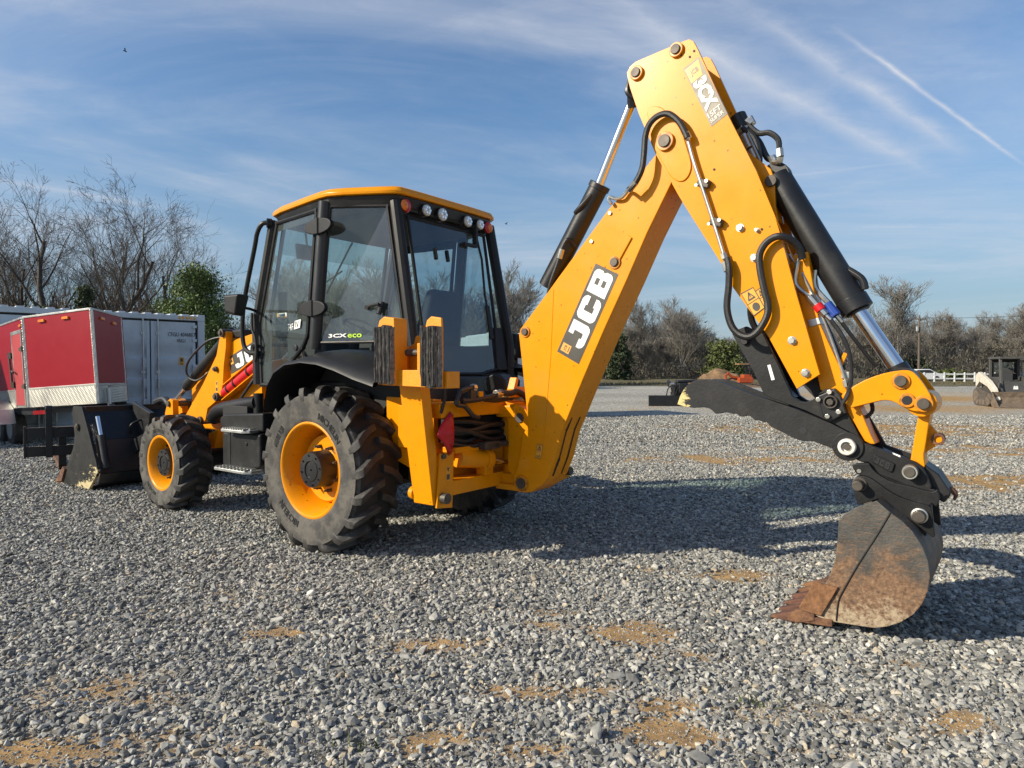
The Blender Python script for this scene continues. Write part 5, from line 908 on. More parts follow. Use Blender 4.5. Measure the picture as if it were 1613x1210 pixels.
# ---- wheels
def make_wheel(kind, R, Wd, rimr, hubr, N_, lug_h, lug_w, hub_out, dish):
    hw = Wd / 2; rb = R - lug_h
    rim = MB()
    ro = rimr
    prof = [(ro + .012, hw * .90), (ro + .018, hw * .93), (ro + .004, hw * .95), (ro - .012, hw * .90), (ro - .022, hw * .74), (ro - .045, hw * .60), (ro - .05, hw * .3), (ro - .075, hw * .1), (ro - .078, hw * -.15),
            (ro - .11, hw * -dish), (ro * .55, hw * -dish - .012), (hubr * .9, hw * -dish), (hubr * .5, hw * -dish), (0.01, hw * -dish)]
    rim.lathe(prof, 56)
    rim.lathe([(ro - .05, hw * .3), (ro - .08, hw * -.2), (ro - .03, hw * -.6), (ro + .012, -hw * .9), (ro - .02, -hw * .85), (ro - .06, -hw * .5), (.02, -hw * .45)], 40)
    root = rim.build(kind, 'yellow', BH, smooth=50)
    ty = MB()
    s = [(rimr + .004, hw * .86), (rimr + .022, hw * .95), (rimr + .05, hw * .985), (rb * .72 + rimr * .28, hw * 1.03), (rb * .86 + rimr * .14, hw * 1.02), (rb - .05, hw * .95), (rb - .018, hw * .86), (rb - .004, hw * .6), (rb, 0)]
    ty.lathe(s + [(r, -h) for r, h in s[-2::-1]], 72)
    tyo = ty.build('tyre', ('rubber', 'tread_base'), root, smooth=50)
    for p in tyo.data.polygons:
        if abs(p.center.y) < hw * .90 and math.hypot(p.center.x, p.center.z) > rb - .06: p.material_index = 1
    lg = MB()
    for sd in (1, -1):
        for i in range(N_):
            th0 = 2 * math.pi * (i + (0.5 if sd < 0 else 0)) / N_
            st = [(-.02, .0, R - .004, rb - .01, 1.0), (.30, .035, R, rb - .01, 1.05), (.62, .10, R - .003, rb - .012, 1.12), (.92, .185, R - .014, rb - .05, 1.25), (1.03, .215, R - .055, rb - .09, 1.2), (1.045, .235, R - .125, R - .16, .75)]
            vs = []
            for t, dth, ro_, ri_, wf in st:
                y = sd * hw * t; a = th0 + dth * (0.69 / R) ** .3
                for r, w2 in ((ri_, lug_w * .72 * wf), (ro_, lug_w * .5 * wf), (ro_, -lug_w * .5 * wf), (ri_, -lug_w * .72 * wf)):
                    b = a + w2 / r
                    yy = y - (sd * .02 if r == ri_ and t > .9 else 0)
                    vs.append((-r * math.sin(b), yy, r * math.cos(b)))
            fs = [(k * 4 + j, k * 4 + (j + 1) % 4, k * 4 + 4 + (j + 1) % 4, k * 4 + 4 + j) for k in range(len(st) - 1) for j in range(4)]
            fs += [(3, 2, 1, 0), tuple(len(vs) - 4 + j for j in range(4))]
            lg.add(vs, fs)
    lg.build('tread_lugs', 'tread', tyo, bevel=0.006, smooth=45)
    tx = MB()
    rt = rimr + (rb - rimr) * .36; ht = (rb - rimr) * (.22 if R > .6 else .20)
    for a0, a1, word in ((rad(18), rad(58), 'MICHELIN'), (rad(196), rad(232), 'MICHELIN'), (rad(290), rad(315), '440/80 R28')) if R > .6 else ((rad(-15), rad(25), 'MICHELIN'), (rad(200), rad(235), 'MICHELIN')):
        uv, f, _ = glyphs(word, 0.02)
        vs = []
        for u, v in uv:
            a = a0 + (a1 - a0) * u; r = rt - ht / 2 + ht * v
            tt = (r - rimr) / (rb - rimr)
            yy = np.interp(r, [rimr + .05, rb * .72 + rimr * .28, rb * .86 + rimr * .14, rb - .05], [hw * .985, hw * 1.03, hw * 1.02, hw * .95]) + .004
            vs.append((-r * math.sin(a), yy, r * math.cos(a)))
        tx.add(vs, f)
    tx.build('raised_lettering', 'tyre_print', tyo, smooth=0)
    hb = MB(); y0 = hw * -dish
    hb.lathe([(hubr * 1.05, y0 - .01), (hubr, y0 + .02), (hubr, hub_out - .02), (hubr * .95, hub_out), (hubr * .62, hub_out), (hubr * .60, hub_out + .006), (hubr * .5, hub_out + .006), (hubr * .48, hub_out - .004), (hubr * .2, hub_out - .004), (.01, hub_out - .004)], 40)
    for k in range(8):
        a = k * math.pi / 4 + .2; hb.cyl((hubr * .8 * math.sin(a), hub_out - .004, hubr * .8 * math.cos(a)), (hubr * .8 * math.sin(a), hub_out + .012, hubr * .8 * math.cos(a)), .008, 8)
    hb.build('wheel_hub', 'black', root, smooth=40)
    for k in range(8):
        a = k * math.pi / 4 + .35; r = hubr * 1.26; q = MB()
        q.cyl((r * math.sin(a), y0 - .015, r * math.cos(a)), (r * math.sin(a), y0 + .028, r * math.cos(a)), .017, 6)
        q.cyl((r * math.sin(a), y0 + .02, r * math.cos(a)), (r * math.sin(a), y0 + .058, r * math.cos(a)), .009, 8)
        q.build('wheel_nut', 'pin', root, smooth=30)
    return root
rw = make_wheel('rear_wheel', .70, .44, .385, .152, 19, .052, .055, .190, -.2)
rw.location = (.035, .905, .672)
fw = make_wheel('front_wheel', .517, .35, .282, .150, 16, .036, .056, .13, -.05)
fw.location = (2.745, .89, .497); fw.rotation_euler = (0, 0.1, 0)
for w, l in ((rw, (.035, -.905, .672)), (fw, (2.745, -.89, .497))):
    c = dup(w, l, math.pi); c.parent = BH

# ---- chassis and axles
m = MB(); m.box((1.15, 0, .80), (3.3, .62, .34)); m.box((2.4, 0, .95), (1.5, .5, .5)); m.box((.1, 0, .72), (.9, .7, .4))
m.build('chassis', 'black', BH, bevel=.02)
m = MB(); m.cyl((.035, -.75, .672), (.035, .75, .672), .13, 20, .13); m.cyl((.035, -.22, .672), (.035, .22, .672), .25, 20)
m.cyl((2.745, -.75, .5), (2.745, .75, .5), .10, 16); m.cyl((2.745, -.2, .5), (2.745, .2, .5), .2, 16)
m.build('axle_housing', 'dark', BH)
m = MB(); m.prism(S['chassis'], .36, .56)
m.build('side_frame', 'yellow', BH, bevel=.006)
m = MB(); m.prism([(1.35, 1.28), (1.5, 1.62), (3.2, 1.46), (3.35, 1.35), (3.38, .8), (1.35, .8)], -.40, .40)
m.build('engine_bonnet', 'yellow', BH, bevel=.03)
m = MB()
for k in range(7): m.box((3.385, 0, .9 + k * .07), (.02, .6, .03))
m.build('grille', 'dark', BH)

# ---- cab
CW = 1.0
def mirror(p): return (p[0], -p[1], p[2])
A_t, A_b = (1.02, .77, 2.92), (1.29, .79, 1.95)
A_f = (1.26, .80, 1.36)
B_t, B_b = (.10, .885, 2.93), (.235, .895, 1.68)
C_t, C_b = (-.475, .615, 2.90), (-.70, .640, 1.74)
D_b = (-.735, .60, 1.36)
def pillar(pts, r, n=10, sc=None):
    m = MB(); m.tube(pts, r, n, 1); return m
for s in (1, -1):
    f = (lambda p: p) if s > 0 else mirror
    pillar([f(A_t), f(A_b), f(A_f)], .052).build('cab_pillar', 'plastic', BH)
    pillar([f(B_t), f(B_b)], .056, 16).build('cab_pillar', 'trim', BH, label='smooth dark grey centre pillar of the cab')
    pillar([f(C_t), f(C_b), f(D_b)], .050).build('cab_pillar', 'plastic', BH)
def pane(name, pts, mt, t=.006, rim='plastic', rr=.013, parent=BH):
    P = [Vector(p) for p in pts]; c = sum(P, Vector()) / len(P)
    nrm = (P[1] - P[0]).cross(P[2] - P[1]).normalized()
    o = MB().add(P, [tuple(range(len(P)))]).build(name, mt, parent, smooth=0)
    fr = MB(); q = [P[-1]] + P + [P[0]]
    for a, b in zip(P, P[1:] + P[:1]): fr.cyl(a, b, rr, 8)
    for a in P: fr.cyl(a - nrm * rr * .9, a + nrm * rr * .9, rr * .95, 8)
    fr.build('pane_seal', rim, o, smooth=40)
    return o
for s in (1, -1):
    f = (lambda p: p) if s > 0 else mirror
    dg = pane('door_glass', [f(p) for p in ((.95, .785, 2.88), (.215, .883, 2.875), (.345, .893, 1.80), (.42, .888, 1.70), (.58, .872, 1.60), (.70, .86, 1.45), (.76, .855, 1.36), (1.19, .808, 1.36), (1.235, .795, 1.95))], 'glass', rr=.02)
    # opaque lower corner panel inside the door glass
    MB().add([f(p) for p in ((.365, .882, 1.99), (.365, .882, 1.73), (.46, .874, 1.66), (.60, .858, 1.58), (.71, .846, 1.45), (.71, .846, 1.97))], [(0, 1, 2, 3, 4, 5)]).build('door_panel', 'dark', BH, smooth=0)
    MB().add([f(p) for p in ((1.0, .82, 2.02), (1.22, .79, 2.02), (1.21, .80, 1.38), (1.0, .825, 1.38))], [(0, 1, 2, 3)]).build('door_panel', 'dark', BH, smooth=0)
    tb = MB(); tb.add([f(p) for p in ((.94, .781, 2.87), (.23, .877, 2.865), (.235, .878, 2.80), (.955, .781, 2.80))], [(0, 1, 2, 3)]); tb.build('sun_visor', 'dark', BH, smooth=0)
    pane('side_window', [f(p) for p in ((.045, .872, 2.885), (-.42, .652, 2.865), (-.64, .665, 1.755), (-.60, .69, 1.735), (.185, .888, 1.735))], 'glass', rr=.014)
# hinges on the centre pillar
for z, x in ((2.715, .11), (2.025, .195)):
    m = MB(); m.prism([(x + .19 * math.cos(a) * (1 if abs(math.cos(a)) < .9 else .97), z + .068 * math.sin(a)) for a in np.linspace(0, 2 * math.pi, 22)[:-1]], .925, .962)
    m.cyl((x, .955, z - .07), (x, .955, z + .07), .022, 12)
    m.build('window_hinge', 'plastic', BH, bevel=.008)
# door handle knob on the side window
m = MB(); m.tube([(-.30, .76, 2.02), (-.36, .79, 2.03), (-.44, .77, 2.04)], .014, 8); m.cyl((-.44, .73, 2.06), (-.43, .76, 1.96), .022, 10); m.cyl((-.29, .755, 2.02), (-.30, .78, 2.02), .02, 12)
m.build('window_catch', 'dark', BH)
# rear glass and the black body below
pane('rear_window', [(-.50, .50, 2.79), (-.50, -.50, 2.79), (-.715, -.49, 1.52), (-.725, -.2, 1.465), (-.725, .2, 1.465), (-.715, .49, 1.52)], 'glass_dark', rr=.015)
pane('windscreen', [(1.03, .66, 2.88), (1.03, -.66, 2.88), (1.285, -.70, 1.75), (1.285, .70, 1.75)], 'glass', rr=.02)
MB().add([(1.035, .64, 2.86), (1.035, -.64, 2.86), (1.085, -.65, 2.62), (1.085, .65, 2.62)], [(0, 1, 2, 3)]).build('sun_band', 'glass_band', BH, smooth=0)
m = MB(); m.hull8([(-.78, -.60, 1.02), (-.78, .60, 1.02), (1.2, .70, 1.0), (1.2, -.70, 1.0)], [(-.735, -.58, 1.46), (-.735, .58, 1.46), (1.2, .76, 1.36), (1.2, -.76, 1.36)])
m.build('cab_body', 'black', BH, bevel=.03)
m = MB(); m.hull8([(-.73, -.58, 1.46), (-.73, .58, 1.46), (-.60, .70, 1.46), (-.60, -.70, 1.46)], [(-.70, -.55, 1.49), (-.70, .55, 1.49), (-.55, .70, 1.72), (-.55, -.70, 1.72)])
m.build('rear_ledge', 'dark', BH)
# roof: yellow cap over a black band that carries the lamps
rp = [(1.13, .66), (1.02, .80), (.18, .925), (-.02, .925), (-.50, .66), (-.545, .58)]
rp = rp + [(x, -y) for x, y in rp[::-1]]
rp = [((1 - f) * a[0] + f * b[0], (1 - f) * a[1] + f * b[1]) for a, b in zip(rp, rp[1:] + rp[:1]) for f in (.2, .8)]
def inset(pl, d): return [(x * (1 - d) + .25 * d, y * (1 - d)) for x, y in pl]
m = MB(); n = len(rp); rings = [[(x, y, z) for x, y in inset(rp, d)] for d, z in ((.0, 2.958), (-.004, 2.985), (.02, 3.018), (.07, 3.036), (.3, 3.05))]
for r in rings: m.v += r
for k in range(4): m.f += [(k * n + i, k * n + (i + 1) % n, (k + 1) * n + (i + 1) % n, (k + 1) * n + i) for i in range(n)]
m.f += [tuple(range(4 * n, 5 * n)), tuple(range(n - 1, -1, -1))]
m.build('cab_roof', 'yellow', BH, bevel=.008, smooth=30)
m = MB(); n = len(rp); a = inset(rp, .025); b = inset(rp, .06)
m.v += [(x, y, 2.957) for x, y in a] + [(x, y, 2.865) for x, y in b]; m.f += [(i, (i + 1) % n, (i + 1) % n + n, i + n) for i in range(n)] + [tuple(range(n)), tuple(range(2 * n - 1, n - 1, -1))]
m.build('roof_trim', 'black', BH, bevel=.012)
m = MB(); m.box((.27, 0, 2.85), (1.3, 1.2, .03)); m.build('headliner', 'seat', BH)
for y, mt, nm, r in ((.315, 'lamp', 'work_light', .048), (.115, 'lamp', 'work_light', .055), (-.225, 'lamp', 'work_light', .050), (-.40, 'lamp', 'work_light', .046), (.535, 'redlens', 'tail_light', .055), (-.545, 'redlens', 'tail_light', .055)):
    x = -.51 if abs(y) < .5 else -.485
    m = MB(); m.cyl((x + .03, y, 2.875), (x - .03, y, 2.875), r * 1.08, 24, r * 1.1); o = m.build(nm, 'black', BH, bevel=.006)
    q = MB(); q.lathe([(r * 1.02, -.03), (r * .96, -.042), (r * .6, -.052), (.005, -.056)], 24, (x, y, 2.875), 'x')
    if nm == 'work_light':
        q.build('lens', mt, o)
        q = MB(); [q.cyl((x - .05, y + r * .55 * math.cos(k), 2.875 + r * .55 * math.sin(k)), (x - .054, y + r * .55 * math.cos(k), 2.875 + r * .55 * math.sin(k)), r * .2, 10) for k in np.arange(0, 6.28, 1.047)]; q.build('reflector_spots', 'chrome', o)
    else:
        q.build('lens', mt, o)
        q = MB(); q.lathe([(r * .8, -.046), (r * .5, -.058), (.005, -.062)], 24, (x, y + .025 * (1 if y > 0 else -.6), 2.875), 'x'); q.build('lens', 'amber', o, label='amber indicator lens beside the red tail lamp')
# interior
m = MB(); m.hull8([(-.30, -.25, 1.45), (-.30, .25, 1.45), (.28, .25, 1.45), (.28, -.25, 1.45)], [(-.34, -.25, 1.62), (-.34, .25, 1.62), (.30, .25, 1.60), (.30, -.25, 1.60)])
m.hull8([(-.36, -.23, 1.60), (-.36, .23, 1.60), (-.18, .23, 1.60), (-.18, -.23, 1.60)], [(-.50, -.19, 2.22), (-.50, .19, 2.22), (-.40, .19, 2.22), (-.40, -.19, 2.22)])
m.build('operator_seat', 'seat', BH, bevel=.04, seg=3)
m = MB(); m.cyl((1.05, 0, 1.36), (.72, 0, 1.86), .06, 12); m.hull8([(.78, -.3, 1.36), (.78, .3, 1.36), (1.22, .35, 1.36), (1.22, -.35, 1.36)], [(.95, -.28, 1.88), (.95, .28, 1.88), (1.22, .3, 1.86), (1.22, -.3, 1.86)])
m.build('dashboard', 'seat', BH, bevel=.02)
m = MB(); cc = Vector((.68, 0, 1.92)); ax = Vector((-.33, 0, .5)).normalized(); u = ax.orthogonal().normalized(); v = ax.cross(u)
m.tube([cc + u * .19 * math.cos(t) + v * .19 * math.sin(t) for t in np.linspace(0, 2 * math.pi, 25)], .014, 8, 1); m.tube([cc + u * .19, cc, cc - u * .19], .012, 6, 1); m.tube([cc + v * .19, cc], .012, 6, 1); m.cyl(cc, cc + ax * .09 - Vector((0, 0, .12)), .03)
m.build('steering_wheel', 'dark', BH)
m = MB(); m.box((1.0, .42, 2.66), (.03, .25, .15), Matrix.Rotation(.2, 3, 'Y')); m.cyl((1.0, .42, 2.7), (1.03, .42, 2.88), .012, 8)
m.build('interior_mirror', 'dark', BH, bevel=.02)
m = MB(); m.tube([(.95, -.1, 2.83), (1.0, -.1, 2.78), (1.12, .1, 2.3)], .01, 6, 1); m.tube([(1.15, .55, 1.9), (1.22, .3, 2.25), (1.12, -.1, 2.55)], .01, 6, 1); m.box((1.12, .62, 2.16), (.07, .05, .2))
m.build('wiper', 'dark', BH)
for s in (1, -1):
    m = MB(); m.hull8([(-.1, s * .38 - .06, 1.4), (-.1, s * .38 + .06, 1.4), (.25, s * .38 + .06, 1.4), (.25, s * .38 - .06, 1.4)], [(-.12, s * .38 - .05, 1.8), (-.12, s * .38 + .05, 1.8), (.2, s * .38 + .05, 1.82), (.2, s * .38 - .05, 1.82)]); m.tube([(-.05, s * .38, 1.8), (-.1, s * .36, 1.98)], .012, 6, 1); m.cyl((-.1, s * .36, 1.97), (-.11, s * .36, 2.04), .025, 10)
    m.build('control_console', 'seat', BH, bevel=.02)
m = MB(); m.tube([(-.515, -.36, 2.80), (-.545, -.42, 2.55), (-.60, -.40, 2.2), (-.63, -.42, 2.0)], .012, 6, 1); m.box((-.655, -.40, 1.95), (.02, .05, .32), Matrix.Rotation(.17, 3, 'Y')); m.box((-.545, -.25, 2.66), (.04, .18, .03)); m.box((-.54, -.33, 2.76), (.05, .03, .16))
m.build('rear_wiper', 'dark', BH, bevel=.004)
m = MB()
for y in (.03, -.12): m.cyl((-.60, y + .25, 2.55), (-.62, y + .25, 2.45), .02, 8)
m.hull8([(-.74, -.58, 1.5), (-.74, -.42, 1.5), (-.62, -.42, 1.5), (-.62, -.58, 1.5)], [(-.68, -.55, 1.9), (-.68, -.45, 1.9), (-.6, -.45, 1.9), (-.6, -.55, 1.9)])
m.build('rear_console', 'dark', BH, bevel=.015)
# grab rail and mirror at the front post
m = MB(); m.tube([(1.02, .82, 2.885), (1.08, .86, 2.88), (1.15, .87, 2.80), (1.20, .87, 2.66), (1.38, .87, 2.18), (1.42, .87, 1.90), (1.39, .87, 1.73), (1.30, .86, 1.665), (1.20, .83, 1.665)], .022, 10)
m.cyl((1.02, .80, 2.885), (1.04, .84, 2.885), .045, 14); m.build('grab_rail', 'plastic', BH)
m = MB(); mo = MB()
mo.hull8([(.99, 1.10, 1.985), (.95, 1.22, 1.985), (1.10, 1.24, 2.02), (1.13, 1.12, 2.0)], [(.93, 1.08, 2.18), (.90, 1.22, 2.18), (1.12, 1.24, 2.18), (1.13, 1.10, 2.18)])
mr_ = mo.build('door_mirror', 'plastic', BH, bevel=.025, seg=3)
m.tube([(1.28, .80, 2.07), (1.2, .92, 2.08), (1.08, 1.10, 2.08)], .014, 8, 1); m.build('mirror_bracket', 'plastic', mr_)
m = MB(); m.hull8([(-.62, -1.02, 1.62), (-.62, -.86, 1.62), (-.50, -.86, 1.62), (-.50, -1.02, 1.62)], [(-.60, -1.00, 1.86), (-.60, -.88, 1.86), (-.50, -.86, 1.88), (-.50, -1.02, 1.88)])
m.cyl((-.56, -.94, 1.3), (-.56, -.94, 1.64), .02, 8); m.build('rear_mirror', 'plastic', BH, bevel=.02)
# cable and vent detail on the lower front post
m = MB(); m.lathe([(.055, 0), (.07, .012), (.05, .018), (.03, .006)], 20, (1.24, .845, 1.70)); m.tube([(1.27, .86, 2.05), (1.26, .865, 1.9), (1.20, .87, 1.80), (1.19, .865, 1.66), (1.22, .86, 1.58)], .012, 8)
m.build('post_vent', 'dark', BH)

# ---- fenders
for s in (1, -1):
    fx = [(.66, 1.15, 1.12), (.60, 1.36, 1.32), (.50, 1.475, 1.49), (.34, 1.545, 1.61), (.12, 1.565, 1.665), (-.10, 1.548, 1.675), (-.32, 1.50, 1.65), (-.56, 1.43, 1.60), (-.78, 1.38, 1.52)]
    rows = []
    for x, zo, zi in fx:
        sh = min(1.0, max(0.0, (x - .3) / .36)) * .12
        rows.append([(x, s * .60, zi), (x - sh * .2, s * .84, zi), (x, s * .95, zi - (zi - zo) * .16), (x, s * 1.06, zi - (zi - zo) * .52), (x, s * 1.125, zo + .022), (x, s * 1.135, zo - .004), (x, s * 1.11, zo - .012), (x, s * .95, zi - (zi - zo) * .22 - .03), (x, s * .60, zi - .03)])
    MB().grid(rows).build('fender', 'plastic', BH, smooth=60)
    m = MB(); m.prism([(.62, 1.0), (.66, 1.2), (.3, 1.62), (-.6, 1.62), (-.82, 1.4), (-.8, 1.05)], s * .60, s * .66); m.build('inner_fender', 'dark', BH)

# ---- steps, tank and battery box on the left
m = MB(); m.prism([(1.80, .88), (1.12, .89), (1.12, .58), (1.30, .50), (1.80, .53)], .50, .88); m.build('fuel_tank', 'black_worn', BH, bevel=.03)
m = MB(); m.prism([(1.88, 1.0), (1.80, 1.055), (1.10, 1.09), (1.10, .91), (1.86, .90)], .45, .86); m.build('tool_box', 'black_worn', BH, bevel=.02)
for (x0, x1, z, y) in ((1.19, 1.62, .925, .99), (1.12, 1.70, .545, 1.02)):
    m = MB(); m.prism([(x0, .84), (x1, .84), (x1 + .03, y - .03), (x1, y), (x0 + .06, y), (x0, y - .05)], z - .03, z, plane='xy'); o = m.build('step', 'alu', BH, bevel=.006)
    q = MB()
    for k in range(9):
        xx = x0 + .05 + k * (x1 - x0 - .08) / 8; q.box((xx, y - .03, z + .006), (.02, .05, .014)); q.box((xx, y - .10, z + .006), (.02, .05, .014))
    q.build('grip_teeth', 'alu', o)
m = MB(); m.box((1.66, .86, .72), (.05, .05, .34)); m.cyl((1.35, .885, .78), (1.35, .89, .78), .02, 10); m.build('step_bracket', 'black', BH, bevel=.005)
m = MB(); m.tube([(2.35, .66, .98), (2.12, .72, 1.07), (1.75, .74, 1.13), (1.36, .74, 1.18)], .075, 14); m.cyl((1.36, .74, 1.05), (1.36, .74, 1.27), .05, 12); m.build('air_intake_pipe', 'plastic', BH)
m = MB(); m.box((1.65, .70, 1.08), (.45, .25, .12)); m.tube([(1.28, .8, 1.46), (1.34, .84, 1.36), (1.5, .8, 1.28), (1.7, .72, 1.22)], .016, 8); m.box((1.62, .70, 1.18), (.09, .05, .05)); m.build('battery_cover', 'dark', BH, bevel=.02)

# ---- loader arms
for s in (1, -1):
    t = lambda y: (min(s * y[0], s * y[1]), max(s * y[0], s * y[1]))
    m = MB(); a, b = t((.56, .64)); m.prism(S['arm_leg'], a, b); o = m.build('loader_arm', 'yellow', BH, bevel=.006)
    m = MB(); a, b = t((.44, .575)); m.prism(S['arm_main'], a, b); m.prism(S['arm_low'], *t((.40, .52))); m.build('arm_beam', 'yellow', o, bevel=.008)
    for i, (x, z) in enumerate(S['arm_leg_pins']):
        r = .045 if i != 1 else .03; m = MB(); m.cyl((x, s * .42, z), (x, s * .672, z), r, 18); m.cyl((x, s * .66, z), (x, s * .69, z), r * .6, 6); m.build('arm_pin', 'pin', o, bevel=.004)
    m = MB(); x, z = S['arm_leg_pins'][0]; m.box((x - .1, s * .5, z - .01), (.3, .12, .09)); m.build('pivot_block', 'black', o, bevel=.02)
    (x0, z0), (x1, z1), (x2, z2) = S['ram']
    m = MB(); m.cyl((x0 - .35, s * .50, z0 + .10), (x1, s * .50, z1), .062, 20); m.cyl((x1, s * .5, z1), (x1 + .03, s * .5, z1 - .02), .052, 20); ro = m.build('loader_ram', 'black', BH, bevel=.004)
    m = MB(); m.cyl((x1, s * .5, z1), (x2, s * .5, z2), .03, 16); m.build('ram_rod', 'chrome', ro)
    m = MB(); m.tube([(2.20, s * .53, 1.86), (2.55, s * .6, 1.83), (2.95, s * .62, 1.62), (3.05, s * .6, 1.45), (2.9, s * .56, 1.38), (2.65, s * .52, 1.50)], .013, 8); m.build('hydraulic_hose', 'hose', ro)
    m = MB(); m.prism(S['nose'], *t((.57, .64))); m.prism(S['nose2'], *t((.36, .44))); no_ = m.build('link_bracket', 'yellow', BH, bevel=.006)
    m = MB(); m.cyl((3.40, s * .35, 1.10), (3.40, s * .665, 1.10), .035, 14); m.build('arm_pin', 'pin', no_, bevel=.004)
    m = MB(); m.hull8(*[[(3.2, s * y0, z), (3.2, s * y1, z), (4.55, s * y1, z - .42), (4.55, s * y0, z - .42)] for y0, y1, z in ((.5, .6, .82), (.5, .6, 1.0))]); m.build('loader_arm_nose', 'black', BH, bevel=.01)
# red safety strut strapped to the left arm
(x0, z0), (x1, z1) = S['red']
m = MB(); m.cyl((x0, .60, z0), (x1, .60, z1), .05, 20); so = m.build('safety_strut', 'redpaint', BH, bevel=.004)
d = Vector((x1 - x0, 0, z1 - z0))
for f_ in (.16, .36, .74):
    p = Vector((x0, .60, z0)) + d * f_; dn = d.normalized(); m = MB(); m.cyl(p - dn * .012, p + dn * .012, .056, 18); m.build('strap', 'black', so)
m = MB()
for dz in (.075, -.075): m.hull8([(x0, .56, z0 + dz - .006), (x0, .64, z0 + dz - .006), (x1, .64, z1 + dz - .006), (x1, .56, z1 + dz - .006)], [(x0, .56, z0 + dz + .006), (x0, .64, z0 + dz + .006), (x1, .64, z1 + dz + .006), (x1, .56, z1 + dz + .006)])
m.build('strut_channel', 'yellow', so, bevel=.002)
# decal on the loader arm
q = face_quad('arm_decal', .578, (4, 3, 1, 0))
dq = [Vector((2.135, .578, 1.458)), Vector((1.44, .578, 1.67)), Vector((1.52, .578, 1.86)), Vector((2.205, .578, 1.63))]
m = MB(); m.add(dq, [(0, 1, 2, 3)]); do = m.build('arm_decal', 'decal', BH, smooth=0)
m = MB(); logo(m, dq, LEFT, .003, .16, .97, .10, .88, .05); m.build('maker_lettering', 'white', do, smooth=0)
m = MB(); polys(m, [[(.04, .50), (.13, .50), (.13, .86), (.04, .86)]], dq, LEFT, .003); m.build('maker_badge', 'orange_print', do, smooth=0)
m = MB(); polys(m, [[(.055, .62), (.115, .62), (.10, .76), (.07, .76)]], dq, LEFT, .004); m.build('badge_mark', 'decal', do, smooth=0)
m = MB(); m.prism([(2.345, 1.38), (2.30, 1.375), (2.30, 1.25), (2.345, 1.26)], .640, .6415); wo_ = m.build('warning_label', 'warn', BH)
m = MB(); m.prism([(2.34, 1.37), (2.305, 1.367), (2.322, 1.33)], .6415, .643); m.prism([(2.338, 1.31), (2.307, 1.308), (2.307, 1.27), (2.338, 1.275)], .6415, .643); m.build('warning_symbol', 'decal', wo_)

# ---- front loader shovel
sd = [(x, max(z, .005)) for x, z in [(x, z + .05 * max(0, (.35 - z) / .35)) for x, z in S['loader_side']]]
m = MB()
back = [(4.83, 1.0), (4.72, .85), (4.52, .62), (4.42, .36), (4.38, .22), (4.44, .10), (4.64, .03), (5.62, .012)]
for i in range(len(back) - 1):
    (xa, za), (xb, zb) = back[i], back[i + 1]
    n2 = Vector((zb - za, 0, -(xb - xa))).normalized() * .012
    if i < 99: m.hull8([(xa, -1.02, za), (xa, 1.02, za), (xb, 1.02, zb), (xb, -1.02, zb)], [(xa + n2.x, -1.02, za + n2.z), (xa + n2.x, 1.02, za + n2.z), (xb + n2.x, 1.02, zb + n2.z), (xb + n2.x, -1.02, zb + n2.z)])
m.box((4.84, 0, 1.0), (.10, 2.04, .07)); SH = m.build('loader_shovel', 'black', BH, smooth=20)
for s in (1, -1):
    m = MB(); a, b = sorted((s * 1.02, s * 1.055)); m.prism(sd, a, b); m.build('shovel_side_plate', 'shovel', SH, bevel=.004)
    m = MB(); x, z = S['loader_pin'][0]; m.cyl((x, s * 1.0, z), (x, s * 1.085, z), .045, 20); m.cyl((x, s * 1.07, z), (x, s * 1.095, z), .028, 6); m.build('shovel_pin', 'pin', SH, bevel=.004)
    m = MB(); m.hull8([(5.45, s * 1.03, .03), (5.68, s * 1.03, .0), (5.68, s * 1.08, .0), (5.45, s * 1.08, .03)], [(5.34, s * 1.03, .20), (5.40, s * 1.03, .23), (5.40, s * 1.08, .23), (5.34, s * 1.08, .20)]); m.build('side_cutter', 'rust', SH, bevel=.003)
    m = MB(); p0, p1, p2 = [(x, s * .95, z) for x, z in S['loader_ram']]; m.cyl(p1, (4.38, s * .95, .28), .045, 16); cr = m.build('shovel_ram', 'black', SH); m = MB(); m.cyl(p0, p1, .026, 14); m.build('ram_rod', 'chrome', cr)
m = MB(); m.box((5.58, 0, .006), (.26, 2.12, .022)); m.build('cutting_edge', 'rust', SH, bevel=.003)
m = MB()
for s in (1, -1):
    m.tube([(4.60, s * .55, .62), (4.52, s * .60, .78), (4.48, s * .45, .86), (4.42, s * .2, .86), (4.40, s * .05, .80)], .016, 8)
    m.hull8([(4.35, s * .42, .55), (4.35, s * .48, .55), (4.62, s * .48, .5), (4.62, s * .42, .5)], [(4.25, s * .42, .95), (4.25, s * .48, .95), (4.75, s * .48, 1.08), (4.75, s * .42, 1.08)])
m.build('shovel_linkage', 'black', SH, bevel=.01)
m = MB(); m.tube([(4.85, .12, 1.06), (4.6, .12, 1.10), (4.35, .15, 1.0), (4.1, .18, .92)], .05, 10); m.build('tipping_link', 'black', SH)

